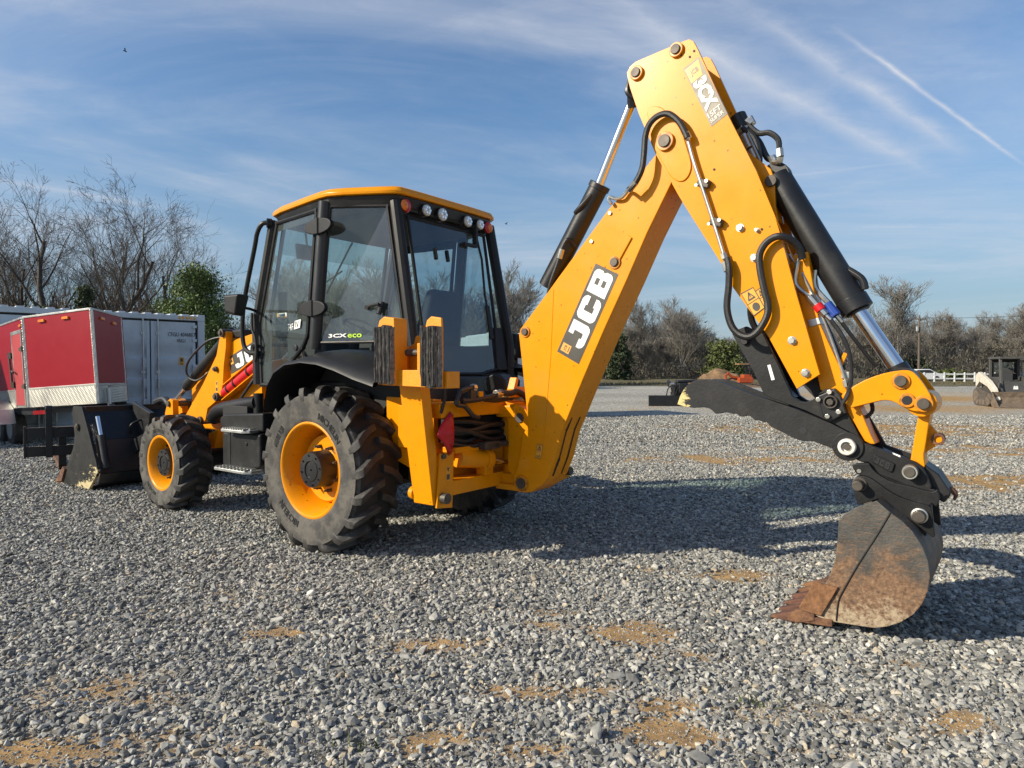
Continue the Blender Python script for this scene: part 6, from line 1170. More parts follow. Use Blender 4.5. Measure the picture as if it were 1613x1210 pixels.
# ---- rear frame, stabilizers
m = MB()
m.hull8([(-1.10, .85, 1.14), (-1.22, .85, 1.14), (-1.22, -.85, 1.14), (-1.10, -.85, 1.14)], [(-1.0, .88, 1.25), (-1.22, .88, 1.25), (-1.22, -.88, 1.25), (-1.0, -.88, 1.25)])
m.hull8([(-1.02, .76, .55), (-1.22, .76, .55), (-1.22, -.76, .55), (-1.02, -.76, .55)], [(-1.02, .76, .66), (-1.22, .76, .66), (-1.22, -.76, .66), (-1.02, -.76, .66)])
m.box((-1.15, .35, .885), (.14, .70, .045)); m.box((-1.0, 0, .85), (.06, 1.5, .55))
m.box((-.85, .70, 1.05), (.4, .12, .34)); m.box((-.85, -.70, 1.05), (.4, .12, .34))
m.build('rear_frame', 'yellow', BH, bevel=.008)
m = MB(); m.box((-1.08, .36, 1.03), (.10, .70, .18)); m.build('frame_recess', 'dark', BH)  # solid dark block standing in for the recess's shade behind the hoses
for s in (1, -1):
    m = MB(); m.prism([(-.45, 1.28), (-1.0, 1.27), (-1.0, .62), (-.45, .80)], *sorted((s * .62, s * .70))); m.build('frame_gusset', 'yellow', BH, bevel=.006)
def stabilizer(s):
    def Y(v): return s * v
    root = MB()
    root.hull8([(-1.0, Y(.83), .50), (-1.20, Y(.83), .50), (-1.20, Y(.925), .50), (-1.0, Y(.925), .50)], [(-.98, Y(.96), 1.40), (-1.20, Y(.96), 1.40), (-1.20, Y(1.055), 1.40), (-.98, Y(1.055), 1.40)])
    root.hull8([(-1.205, Y(.74), .46), (-1.225, Y(.74), .46), (-1.225, Y(.91), .48), (-1.205, Y(.91), .48)], [(-1.205, Y(.72), .88), (-1.225, Y(.72), .88), (-1.225, Y(.87), .88), (-1.205, Y(.87), .88)])
    r = root.build('stabilizer', 'yellow', BH, bevel=.006)
    m = MB(); m.cyl((-1.28, Y(.85), .55), (-.95, Y(.85), .55), .04, 18); m.build('pivot_pin', 'pin', r, bevel=.003)
    m = MB(); m.cyl((-1.245, Y(.845), .86), (-1.20, Y(.845), .86), .02, 12); m.build('frame_bolt', 'pin', r, bevel=.003)
    m = MB(); m.cyl((-1.0, Y(.90), .57), (-.955, Y(.90), .57), .05, 14); m.build('pivot_boss', 'yellow', r, bevel=.006)
    kids0 = set(bpy.data.objects)
    m = MB(); m.prism([(-.91, 1.39), (-1.56, 1.375), (-1.56, 1.49), (-1.32, 1.49), (-1.32, 1.50), (-1.01, 1.50), (-.92, 1.52)], *sorted((Y(1.03), Y(1.16))))
    m.prism([(-1.0, 1.49), (-1.03, 1.49), (-1.03, 1.66), (-1.0, 1.68)], *sorted((Y(.98), Y(1.10)))); m.prism([(-1.235, 1.49), (-1.265, 1.49), (-1.265, 1.69), (-1.235, 1.69)], *sorted((Y(.98), Y(1.12))))
    m.prism([(-1.03, 1.49), (-1.235, 1.49), (-1.235, 1.69), (-1.17, 1.70), (-1.14, 1.75), (-1.10, 1.75), (-1.08, 1.69), (-1.03, 1.68)], *sorted((Y(.97), Y(1.0))))
    ft = m.build('stabilizer_foot', 'yellow_worn', r, bevel=.005)
    m = MB(); m.cyl((-1.02, Y(1.07), 1.625), (-1.25, Y(1.07), 1.625), .026, 16); m.build('foot_pin', 'pin', r)
    for xa, xb, dz, yc in ((-.895, -1.085, 0.0, 1.065), (-1.375, -1.545, -.02, 1.175)):
        m = MB(); xm = (xa + xb) / 2 - .015
        m.prism([(xa - .01, 1.395 + dz), (xb, 1.395 + dz), (xb, 1.80 + dz), (xb + .005, 1.87 + dz), (xm + .03, 1.885 + dz), (xa - .03, 1.86 + dz), (xa - .01, 1.80 + dz)], *sorted((Y(yc), Y(1.195)))); pk = m.build('pad_channel', 'yellow_worn', r, bevel=.008)
        rn = random.Random(int(xa * 1000) + s); k = 9; w = (xb - xa) / k
        for i in range(k):
            j = rn.uniform(-.008, .008); top = 1.815 + dz + rn.uniform(-.012, .008); bot = 1.405 + dz + rn.uniform(-.01, .012); yo = 1.226 + rn.uniform(-.014, .010)
            rows = []
            for zz in np.linspace(bot, top, 9):
                q = rn.uniform(-.006, .006); x0 = xa + w * i + q * .5; x1 = xa + w * (i + 1) * 1.0 - w * .16 + q * .5; e = rn.uniform(-.006, .006)
                rows.append([(x0, Y(1.19), zz), (x0, Y(yo + e), zz), (x1, Y(yo + e * .4), zz), (x1, Y(1.19), zz)])
            m = MB(); m.grid(rows); m.add([rows[0][j_] for j_ in range(4)], [(0, 1, 2, 3)]); m.add([rows[-1][j_] for j_ in range(4)], [(3, 2, 1, 0)])
            m.build('rubber_strip', 'pad', r, bevel=0, smooth=30)
            m = MB(); m.grid([[(x1_ + (xb - xa) * .002, Y(1.19), zz_), (x1_, Y(1.230 + rn.uniform(-.008, .006)), zz_), (x1_ + w * .13, Y(1.228 + rn.uniform(-.008, .004)), zz_), (x1_ + w * .14, Y(1.19), zz_)] for (x1_, zz_) in [(rr_[2][0], rr_[2][2]) for rr_ in rows]]); m.build('rubber_strip', 'cord', r, smooth=0)
    if s < 0:
        for o in set(bpy.data.objects) - kids0: o.location.x = .30
    m = MB(); m.cyl((-.92, Y(.80), .95), (-.92, Y(.92), 1.50), .045, 14); m.tube([(-1.24, Y(.86), 1.42), (-1.25, Y(.85), 1.3), (-1.22, Y(.86), 1.18)], .012, 8); m.build('stabilizer_ram', 'black', r)
    return r
stabilizer(1); stabilizer(-1)
# little label on the frame
m = MB(); m.add([(-1.2265, .77, .78), (-1.2265, .81, .78), (-1.2265, .81, .67), (-1.2265, .77, .67)], [(0, 1, 2, 3)]); lb = m.build('warning_label', 'warn', BH, smooth=0)
m = MB(); m.add([(-1.228, .775, .77), (-1.228, .805, .77), (-1.228, .79, .735)], [(0, 1, 2)]); m.add([(-1.228, .775, .72), (-1.228, .805, .72), (-1.228, .805, .68), (-1.228, .775, .68)], [(0, 1, 2, 3)]); m.build('warning_symbol', 'decal', lb, smooth=0)
# red vinyl cover tied to the frame: a creased sheet with depth
rn = random.Random(4); out = [(.77, 1.19), (.73, 1.16), (.73, 1.04), (.735, .95), (.75, .87), (.79, .86), (.86, .95), (.93, 1.02), (.91, 1.07), (.85, 1.12)]
m = MB(); cx_, cz_ = .81, 1.03; rings = []
for k in (1.0, .75, .5, .25): rings.append([(-1.225 - .05 * (1 - k) - rn.uniform(0, .028), cx_ + (y - cx_) * k, cz_ + (z - cz_) * k) for y, z in out])
m.v += [p for r in rings for p in r] + [(-1.30, cx_, cz_)]; n = len(out)
for k in range(3): m.f += [(k * n + i, k * n + (i + 1) % n, (k + 1) * n + (i + 1) % n, (k + 1) * n + i) for i in range(n)]
m.f += [(3 * n + i, 3 * n + (i + 1) % n, 4 * n) for i in range(n)]
o = m.build('red_cover', 'redcloth', BH, smooth=40, label='creased red vinyl cover tied on the rear frame')
sm = o.modifiers.new('thick', 'SOLIDIFY'); sm.thickness = .006
# kingpost
m = MB(); m.prism(S['kingpost'], -.14, .14); KP = m.build('kingpost', 'yellow', BH, bevel=.01)
m = MB(); x, z = S['kp_pin'][0]; m.cyl((x, -.16, z), (x, .152, z), .040, 20); m.build('kingpost_pin', 'pin', KP, bevel=.003)
m = MB(); m.cyl((-1.25, 0, .52), (-1.25, 0, 1.24), .10, 20); m.box((-1.28, 0, .60), (.24, .26, .10)); m.box((-1.27, .02, 1.16), (.2, .26, .10)); m.box((-1.33, .1, .545), (.30, .14, .05)); m.build('swing_casting', 'yellow', BH, bevel=.012)
for s in (1, -1):
    m = MB(); m.cyl((-1.16, s * .62, .82), (-1.20, s * .34, .785), .075, 20); m.cyl((-1.20, s * .36, .785), (-1.20, s * .30, .78), .095, 20); m.box((-1.20, s * .33, .71), (.10, .10, .1)); sr = m.build('swing_ram', 'yellow', BH, bevel=.006)
    m = MB(); m.cyl((-1.20, s * .33, .78), (-1.25, s * .06, .73), .028, 14); m.build('ram_rod', 'chrome', sr)
m = MB(); m.box((-1.27, .03, .73), (.09, .09, .10)); m.box((-1.24, .34, .90), (.12, .18, .06)); m.box((-1.25, .17, .90), (.10, .34, .04)); m.build('ram_clevis', 'pin', BH, bevel=.01)
for k, (z0, z1, x) in enumerate(((1.11, 1.06, -1.17), (1.07, 1.05, -1.19), (1.02, .99, -1.18), (.98, 1.0, -1.16), (.94, .95, -1.19), (1.04, .94, -1.20))):
    m = MB(); rn = random.Random(k); m.tube([(x + .02, .72, z0), (x - .01, .52, z0 - .03 + rn.uniform(-.02, .02)), (x - .03, .30, z1 + rn.uniform(-.025, .01)), (x - .02, .06, z1)], .021, 8); o = m.build('hydraulic_hose', 'hose', BH)
    q = MB(); q.cyl((x - .02, .10, z1), (x - .02, .05, z1), .026, 6); q.build('hose_fitting', 'steel', o, bevel=.002)
m = MB(); m.tube([(-1.30, .60, 1.365), (-1.30, .70, 1.35), (-1.30, .745, 1.33), (-1.30, .775, 1.25), (-1.30, .69, 1.23), (-1.29, .62, 1.185), (-1.28, .56, 1.145), (-1.27, .49, 1.13)], .020, 8); o = m.build('hydraulic_pipe', 'trim', BH)
m = MB(); m.tube([(-1.30, .72, 1.27), (-1.30, .60, 1.27), (-1.30, .40, 1.285), (-1.31, .30, 1.31)], .022, 8); m.tube([(-1.31, .28, 1.32), (-1.32, .16, 1.31), (-1.33, .06, 1.32), (-1.36, -.02, 1.27), (-1.37, -.06, 1.20)], .026, 8); m.tube([(-1.28, .55, 1.29), (-1.28, .3, 1.26), (-1.3, .1, 1.27)], .022, 8)
m.build('hydraulic_hose', 'hose', BH)
m = MB(); m.cyl((-1.305, .32, 1.31), (-1.305, .25, 1.315), .032, 10); m.cyl((-1.30, .60, 1.365), (-1.30, .565, 1.365), .03, 8); m.cyl((-1.3, .2, 1.315), (-1.3, .24, 1.315), .025, 8); m.build('hose_fitting', 'steel', BH, bevel=.002)
m = MB(); m.box((-1.30, .60, 1.31), (.03, .06, .1)); m.build('pipe_clip', 'trim', BH, bevel=.004)
m = MB(); m.box((-1.30, .50, 1.30), (.02, .05, .07)); m.prism([(.18, 1.31), (.10, 1.34), (.06, 1.44), (.03, 1.43), (.05, 1.36), (-.06, 1.36), (-.06, 1.33), (.08, 1.30)], -1.32, -1.25, plane='yz'); m.box((-1.26, .02, 1.30), (.12, .3, .05)); m.build('lock_lever', 'yellow', BH, bevel=.005)
m = MB(); m.lathe([(.12, 0), (.115, .04), (.08, .07), (.02, .075)], 24, (-1.0, -.15, 1.36), 'y'); m.cyl((-1.05, .02, 1.36), (-1.0, -.2, 1.36), .11, 24); m.build('slew_hose_guide', 'plastic', BH, bevel=.02)
m = MB(); m.prism([(.06, 1.10), (-.02, 1.19), (-.01, 1.08)], -1.36, -1.33, plane='yz'); m.build('kingpost_tab', 'alu', KP, bevel=.003)

# ---- boom
m = MB(); m.prism(S['boom'], YBf, YB); BO = m.build('boom', 'yellow', BH, bevel=.008)
for i, ((x, z), r) in enumerate(zip(S['boom_pins'], (.028, .042, .031, .05))):
    if i == 3: continue
    m = MB(); m.cyl((x, YBf - .03, z), (x, YB + .012, z), r * 1.55, 28); m.build('pin_boss', 'greasy', BO, bevel=.004)
    m = MB(); m.cyl((x, YBf - .04, z), (x, YB + .026, z), r, 24); m.build('boom_pin', 'pin', BO, bevel=.004)
(x0, z0), (x1, z1) = S['boom_slot']
d = Vector((x1 - x0, 0, z1 - z0)).normalized(); pp = Vector((-d.z, 0, d.x))
a = Vector((x0, 0, z0)); b = Vector((x1, 0, z1))
m = MB(); m.prism([((a + pp * .022).x, (a + pp * .022).z), ((a - pp * .022).x, (a - pp * .022).z), ((b - pp * .03).x, (b - pp * .03).z), ((b + pp * .03).x, (b + pp * .03).z)], YB, YB + .012); m.build('lock_slot', 'yellow', BO, bevel=.008)
for x, z in S['boom_bolts']:
    m = MB(); m.cyl((x, YB, z), (x, YB + .012, z), .015, 6); m.build('bolt', 'steel', BO, bevel=.002)
m = MB(); m.prism([(-1.757, 2.12), (-1.745, 2.13), (-1.718, 1.6), (-1.65, .9), (-1.66, .88), (-1.731, 1.6)], YB + .0005, YB + .003) ; m.build('weld_seam', 'yellow', BO, bevel=.003)
dq = [Vector((S['boom_decal'][i][0], YB, S['boom_decal'][i][1])) for i in (2, 1, 0, 3)]
m = MB(); polys(m, [[(0, 0), (1, 0), (1, 1), (0, 1)]], dq, LEFT, .002); do = m.build('boom_decal', 'decal', BO, smooth=0)
m = MB(); logo(m, dq, LEFT, .004, .145, .965, .10, .90, .035); m.build('maker_lettering', 'white', do, smooth=0)
m = MB(); polys(m, [[(.035, .53), (.125, .53), (.125, .90), (.035, .90)]], dq, LEFT, .004); bd = m.build('maker_badge', 'orange_print', do, smooth=0)
m = MB(); lettering(m, 'JCB', [on_quad(dq, u, v) for u, v in ((.05, .66), (.11, .66), (.11, .80), (.05, .80))], LEFT, .005, .02); polys(m, [[(.05, .58), (.11, .58), (.11, .61), (.05, .61)]], dq, LEFT, .005); m.build('badge_mark', 'decal', do, smooth=0)
def warning(name, q, y, parent, n2=2, rot=False):
    Q = [Vector((a, y, b)) for a, b in q]
    m = MB(); polys(m, [[(0, 0), (1, 0), (1, 1), (0, 1)]], Q, LEFT, .002); w = m.build(name, 'warn', parent, smooth=0)
    m = MB(); t = .035
    polys(m, [[(0, 0), (1, 0), (1, t), (0, t)], [(0, 1 - t), (1, 1 - t), (1, 1), (0, 1)], [(0, t), (t, t), (t, 1 - t), (0, 1 - t)], [(1 - t, t), (1, t), (1, 1 - t), (1 - t, 1 - t)], [(t, .48), (1 - t, .48), (1 - t, .50), (t, .50)]], Q, LEFT, .004)
    polys(m, [[(.18, .58), (.26, .58), (.54, .86), (.50, .93)], [(.50, .93), (.46, .86), (.74, .58), (.82, .58)], [(.26, .58), (.74, .58), (.68, .64), (.32, .64)], [(.48, .68), (.52, .68), (.53, .80), (.47, .80)]], Q, LEFT, .004)
    polys(m, [[(.5 + .28 * math.cos(t_), .25 + .17 * math.sin(t_)) for t_ in np.linspace(0, 6.283, 14)[:-1]]] if n2 == 2 else [[(.2, .12), (.75, .12), (.75, .3), (.68, .3), (.68, .18), (.2, .18)]], Q, LEFT, .004)
    m.build('warning_symbol', 'decal', w, smooth=0)
    return w
bw = S['boom_warn']; warning('warning_label', [bw[3], bw[2], bw[1], bw[0]], YB, BO, 1)
# scraped marks on the boom's rear face where it meets the kingpost links
m = MB(); rn = random.Random(3)
for ya in (-.02, .10):
    pts = [S['boom_scar_line'][k] for k in range(4)]
    for (xa, za), (xb, zb) in zip(pts, pts[1:]):
        nx, nz = (zb - za), -(xb - xa); ln = math.hypot(nx, nz); s_ = -1 if nx > 0 else 1; nx, nz = s_ * nx / ln * .003, s_ * nz / ln * .003
        w0 = rn.uniform(.006, .016); w1 = rn.uniform(.006, .016)
        m.add([(xa + nx, ya - w0, za + nz), (xa + nx, ya + w0, za + nz), (xb + nx, ya + w1, zb + nz), (xb + nx, ya - w1, zb + nz)], [(0, 1, 2, 3)])
m.build('scrape_marks', 'black_worn', BO, smooth=0)
# boom ram behind the boom
m = MB(); m.cyl((-2.068, .02, 2.883), (-1.60, .02, 2.17), .075, 24); m.cyl((-2.082, .02, 2.905), (-2.060, .02, 2.870), .083, 24); m.tube([(-1.90, .085, 2.70), (-1.96, .10, 2.74), (-2.04, .08, 2.82)], .02, 8); BR = m.build('boom_ram', 'black', BH, bevel=.004)
m = MB(); m.cyl((-2.04, .02, 2.84), (-2.36, .02, 3.49), .036, 18); m.build('ram_rod', 'chrome', BR)
m = MB(); m.tube([(-2.36, .02, 3.42), (-2.38, .06, 3.50), (-2.41, .08, 3.56)], .05, 10); m.tube([(-2.40, .10, 3.45), (-2.36, .12, 3.5), (-2.38, .1, 3.6)], .022, 8); m.build('ram_eye', 'black', BR)
m = MB(); m.tube([(-1.88, .06, 2.45), (-1.86, .12, 2.50), (-1.82, .13, 2.45), (-1.77, .13, 2.32), (-1.70, .12, 2.18), (-1.66, .1, 2.08)], .018, 8); hz_ = m.build('hydraulic_hose', 'hose', BR)
m = MB(); m.cyl((-1.81, .13, 2.43), (-1.785, .13, 2.36), .024, 8); m.build('hose_fitting', 'steel', BR, bevel=.002)

# ---- dipper: two side plates with a web let in between them
m = MB(); m.prism(S['dipper'], YD - .028, YD); DI = m.build('dipper', 'yellow', BH, bevel=.006)
m = MB(); m.prism(S['dipper'], YDf, YDf + .028); m.build('side_plate', 'yellow', DI, bevel=.006)
core = [(-2.45, 3.50), (-2.80, 3.56), (-2.86, 3.60), (-3.07, 3.147), (-3.25, 2.746), (-3.38, 2.40), (-3.49, 2.0), (-3.62, 1.50), (-3.55, 1.42), (-3.39, 1.713), (-3.17, 2.028), (-2.80, 2.671), (-2.63, 2.983), (-2.50, 3.284)]
m = MB(); m.prism(core, YDf + .03, YD - .03); m.build('dipper_web', 'yellow', DI)
m = MB(); m.prism(S['dipper_boss'], YD, YD + .010); m.build('reinforcing_plate', 'yellow', DI, bevel=.006)
for i, ((x, z), r) in enumerate(zip(S['dipper_pins'], (.033, .033, .042, .036))):
    if i == 3: continue
    y = YD + (.010 if i == 2 else 0)
    m = MB(); m.cyl((x, y, z), (x, y + .022, z), r * 1.5, 28); m.build('pin_boss', 'greasy', DI, bevel=.005)
    m = MB(); m.cyl((x, YDf - .02, z), (x, y + .034, z), r, 24); m.build('dipper_pin', 'pin', DI, bevel=.004)
for i, (x, z) in enumerate(S['dipper_bolts']):
    r = .021 if i != 4 else .012
    m = MB(); m.cyl((x, YD, z), (x, YD + .004, z), r * 1.25, 16); m.cyl((x, YD + .004, z), (x, YD + .026, z), r, 6); m.build('bolt', 'steel', DI, bevel=.003)
for x, z in ((-3.03, 2.80), (-2.80, 3.60), (-2.89, 3.60), (-2.86, 3.57), (-3.335, 2.375)):
    m = MB(); m.cyl((x, YD, z), (x, YD + .003, z), .008, 10); m.build('bolt_hole', 'gasket', DI)  # raised black discs, the shade of small holes put into the colour
dq = [Vector((S['dipper_decal'][i][0], YD, S['dipper_decal'][i][1])) for i in (3, 2, 1, 0)]   # u across, v up along the arm
m = MB(); polys(m, [[(0, 0), (1, 0), (1, 1), (0, 1)]], dq, LEFT, .002); do = m.build('dipper_decal', 'decal_worn', DI, smooth=0)
m = MB(); polys(m, [[(.06, .73), (.78, .73), (.94, .97), (.06, .97)]], dq, LEFT, .0035); m.build('maker_badge', 'orange_print', do, smooth=0)
m = MB(); lettering(m, 'JCB', [on_quad(dq, u, v) for u, v in ((.24, .80), (.72, .80), (.72, .90), (.24, .90))], LEFT, .005, .02); m.build('badge_mark', 'decal', do, smooth=0)
m = MB(); lettering(m, '3CX', [on_quad(dq, u, v) for u, v in ((.10, .715), (.10, .225), (.90, .225), (.90, .715))], LEFT, .005, .065)
lettering(m, '15FT', [on_quad(dq, u, v) for u, v in ((.08, .115), (.88, .115), (.88, .195), (.08, .195))], LEFT, .005, .02)
lettering(m, 'SUPER', [on_quad(dq, u, v) for u, v in ((.08, .04), (.88, .04), (.88, .10), (.08, .10))], LEFT, .005, .02); m.build('model_lettering', 'white_worn', do, smooth=0)
dw = S['dipper_warn']
warning('warning_label', [dw[3], dw[2], dw[1], dw[0]], YD, DI); warning('warning_label', [dw[7], dw[6], dw[5], dw[4]], YD, DI, 1)
# extending-ram ears behind the dipper
for ya, yb in ((.055, .085), (-.055, -.025)):
    m = MB(); m.prism(S['dipper_ear'], ya, yb); m.build('ram_ear', 'yellow', DI, bevel=.005)
m = MB(); x, z = S['dipper_pins'][3]; m.cyl((x, -.08, z), (x, .105, z), .036, 20); m.build('dipper_pin', 'pin', DI, bevel=.003)
# pipes, clips and hoses on the near side
P3 = lambda k, y: [(x, y, z) for x, z in S[k]]
m = MB(); m.tube(P3('dipper_tube', YD + .032), .013, 10, 3); HT = m.build('hydraulic_pipe', 'steel', DI)
for i in (2, 3):
    x, z = S['dipper_tube'][i]; m = MB(); m.box((x - .012, YD + .02, z + .01), (.085, .04, .05), Matrix.Rotation(-.35, 3, 'Y')); cl_ = m.build('pipe_clamp', 'pin', DI, bevel=.006)
    q = MB(); q.cyl((x - .04, YD + .04, z + .015), (x - .04, YD + .055, z + .015), .012, 6); q.cyl((x + .03, YD + .04, z), (x + .03, YD + .05, z), .010, 6); q.build('clamp_bolt', 'steel', cl_)
m = MB(); m.tube(P3('dip_hose1', YD + .055), .021, 10); h1 = m.build('hydraulic_hose', 'hose', DI)
m = MB(); a, b = P3('dip_hose1', YD + .055)[-2:]; m.cyl(a, (b[0], YD + .035, b[2]), .024, 8); m.tube([(S['dip_hose1'][0][0], YD + .05, S['dip_hose1'][0][1])] + [(x, YB + .03, z) for x, z in S['dip_hose1_end'][::-1]], .013, 8); m.cyl((S['dip_hose1'][0][0], YD + .05, S['dip_hose1'][0][1]), (S['dip_hose1'][1][0], YD + .055, S['dip_hose1'][1][1]), .024, 8); m.build('hose_fitting', 'steel', h1)
m = MB(); p = P3('dip_hose2', YD + .05); p[-1] = (p[-1][0], .14, p[-1][2]); p[-2] = (p[-2][0], .17, p[-2][2]); p[-3] = (p[-3][0], .21, p[-3][2]); p[0] = (p[0][0], YD + .035, p[0][2]); m.tube(p, .022, 10); h2 = m.build('hydraulic_hose', 'hose', DI)
m = MB(); m.cyl((-3.12, YD + .032, 2.19), (-3.135, YD + .036, 2.13), .025, 8); m.cyl((-3.105, YD + .032, 2.245), (-3.115, YD + .032, 2.21), .021, 6); m.build('hose_fitting', 'steel', h2)
m = MB(); m.tube([(-3.25, .09, 1.98), (-3.22, .05, 1.88), (-3.24, .02, 1.78), (-3.32, .0, 1.72)], .022, 8); m.build('hydraulic_hose', 'hose', DI)
# hoses and blocks on the back of the dipper
m = MB(); m.cyl((-3.115, .02, 3.18), (-3.155, .02, 3.085), .055, 16); m.build('hose_guide', 'black', DI, bevel=.006)
m = MB(); m.cyl((-3.135, .03, 3.12), (-3.165, .03, 3.06), .045, 6); m.cyl((-3.17, .03, 3.04), (-3.21, .03, 2.945), .042, 16); m.cyl((-3.215, .03, 2.935), (-3.245, .03, 2.865), .038, 16); m.build('valve_block', 'alu', DI, bevel=.004)
for pts, r in (([(-3.20, .04, 3.09), (-3.26, .04, 3.03), (-3.33, .05, 3.015), (-3.385, .05, 2.96), (-3.392, .05, 2.89)], .018), ([(-3.18, .0, 3.07), (-3.25, .0, 2.99), (-3.30, .0, 2.88), (-3.33, .0, 2.86)], .02), ([(-3.34, .0, 2.85), (-3.40, -.02, 2.74), (-3.47, -.04, 2.63), (-3.55, -.05, 2.45)], .018), ([(-3.16, .06, 3.08), (-3.24, .06, 3.0), (-3.27, .05, 2.88), (-3.26, .03, 2.80)], .018)):
    m = MB(); m.tube(pts, r, 8); m.build('hydraulic_hose', 'hose', DI)
m = MB(); m.cyl((-3.395, .05, 2.90), (-3.40, .05, 2.85), .024, 6); m.tube([(-3.40, .05, 2.85), (-3.39, .04, 2.82), (-3.35, .02, 2.83)], .02, 8); m.cyl((-3.33, .0, 2.875), (-3.365, .0, 2.80), .026, 8); m.cyl((-3.18, .03, 3.13), (-3.215, .03, 3.10), .03, 6); m.cyl((-3.20, .03, 3.15), (-3.225, .03, 3.10), .018, 8); m.tube([(-3.20, .08, 3.03), (-3.24, .08, 2.94), (-3.28, .075, 2.84)], .010, 6); m.build('hose_fitting', 'steel', DI, bevel=.002)
m = MB(); m.tube([(-3.20, YD - .05, 2.83), (-3.30, YD - .045, 2.62), (-3.37, YD - .045, 2.44), (-3.40, YD - .045, 2.37)], .020, 8); ho = m.build('hydraulic_hose', 'hose', DI)
m = MB(); m.cyl((-3.40, YD - .045, 2.37), (-3.425, YD - .045, 2.30), .022, 6); m.tube([(-3.425, .16, 2.30), (-3.46, .155, 2.22), (-3.48, .15, 2.15)], .012, 8); m.build('hose_fitting', 'steel', ho)

# ---- bucket ram
m = MB(); m.cyl((-3.36, -.01, 2.74), (-3.832, -.01, 1.872), .088, 26); m.cyl((-3.80, -.01, 1.93), (-3.84, -.01, 1.857), .094, 26); m.cyl((-3.84, -.01, 1.857), (-3.846, -.01, 1.846), .07, 20); m.tube([(-3.74, .0, 2.14), (-3.86, .02, 2.05), (-3.885, .02, 1.98)], .022, 8); m.cyl((-3.36, -.05, 2.74), (-3.36, .03, 2.74), .09, 20)
KR = m.build('bucket_ram', 'black', BH, bevel=.004)
m = MB(); m.cyl((-3.84, -.01, 1.857), (-4.06, -.01, 1.50), .046, 22); m.build('ram_rod', 'chrome', KR)
m = MB(); m.cyl((-4.045, -.01, 1.525), (-4.075, -.01, 1.47), .062, 18); m.cyl((-4.09, -.08, 1.44), (-4.09, .08, 1.44), .075, 20); m.build('ram_eye', 'black', KR)

# ---- extending inner dipper
m = MB(); m.prism(S['inner'], -.06, .10); ID = m.build('inner_dipper', 'yellow', BH, bevel=.008)
m = MB(); m.prism(S['inner_clamp'], -.065, .106); m.build('pipe_band', 'alu', ID, bevel=.003)
m = MB(); m.prism([(-3.70, 1.52), (-3.66, 1.50), (-3.86, 1.16), (-3.95, 1.03), (-3.99, 1.05), (-3.90, 1.22)], -.09, -.062); m.build('wear_strip', 'dark', ID)
m = MB(); m.tube([(-3.53, .11, 2.18), (-3.523, .12, 2.144), (-3.517, .12, 2.03), (-3.595, .12, 1.948)], .014, 8); m.tube([(-3.613, .05, 2.115), (-3.614, .05, 2.01), (-3.693, .06, 1.907)], .016, 8); m.tube([(-3.547, .10, 2.099), (-3.688, .115, 1.78), (-3.805, .12, 1.43)], .009, 6); m.tube([(-3.50, .08, 2.22), (-3.66, .06, 1.83), (-3.80, .05, 1.55)], .008, 6); m.tube([(-3.47, .10, 2.22), (-3.64, .07, 1.92)], .008, 6, 1); m.build('hydraulic_pipe', 'steel', ID)
for pts, r in (([(-3.713, .12, 1.809), (-3.784, .12, 1.696), (-3.822, .12, 1.586), (-3.832, .125, 1.45), (-3.828, .19, 1.361), (-3.80, .2, 1.30)], .013), ([(-3.745, .10, 1.828), (-3.80, .08, 1.74), (-3.87, .04, 1.63), (-3.944, .0, 1.518)], .012), ([(-3.68, .1, 1.80), (-3.74, .09, 1.65), (-3.79, .08, 1.5)], .009), ([(-3.90, -.02, 1.36), (-3.93, .02, 1.26), (-3.88, .05, 1.21), (-3.84, .06, 1.22)], .012)):
    m = MB(); m.tube(pts, r, 8); m.build('hydraulic_hose', 'hose', ID)
m = MB(); m.cyl((-3.595, .12, 1.948), (-3.64, .12, 1.89), .024, 8); m.cyl((-3.665, .12, 1.86), (-3.69, .12, 1.83), .024, 8); m.cyl((-3.69, .12, 1.83), (-3.72, .12, 1.80), .015, 8); m.cyl((-3.745, .10, 1.825), (-3.775, .09, 1.785), .015, 8); m.cyl((-3.80, .12, 1.44), (-3.81, .12, 1.40), .02, 6); m.box((-3.80, .08, 1.47), (.05, .05, .04)); m.build('quick_coupling', 'steel', ID, bevel=.002)
m = MB(); m.cyl((-3.64, .12, 1.895), (-3.665, .12, 1.86), .030, 14); m.build('coupling_sleeve', 'redpaint', ID, bevel=.003)
m = MB(); m.cyl((-3.69, .09, 1.90), (-3.745, .10, 1.825), .030, 8); m.build('coupling_sleeve', 'blue', ID, bevel=.003)
m = MB(); m.box((-3.78, .09, 1.56), (.025, .02, .09), Matrix.Rotation(-.4, 3, 'Y')); m.build('valve_handle', 'yellow', ID, bevel=.004)
m = MB(); m.prism([(-3.46, 1.50), (-3.70, 1.55), (-3.84, 1.28), (-3.70, 1.24)], -.055, .06); m.build('extension_ram', 'dark', ID)

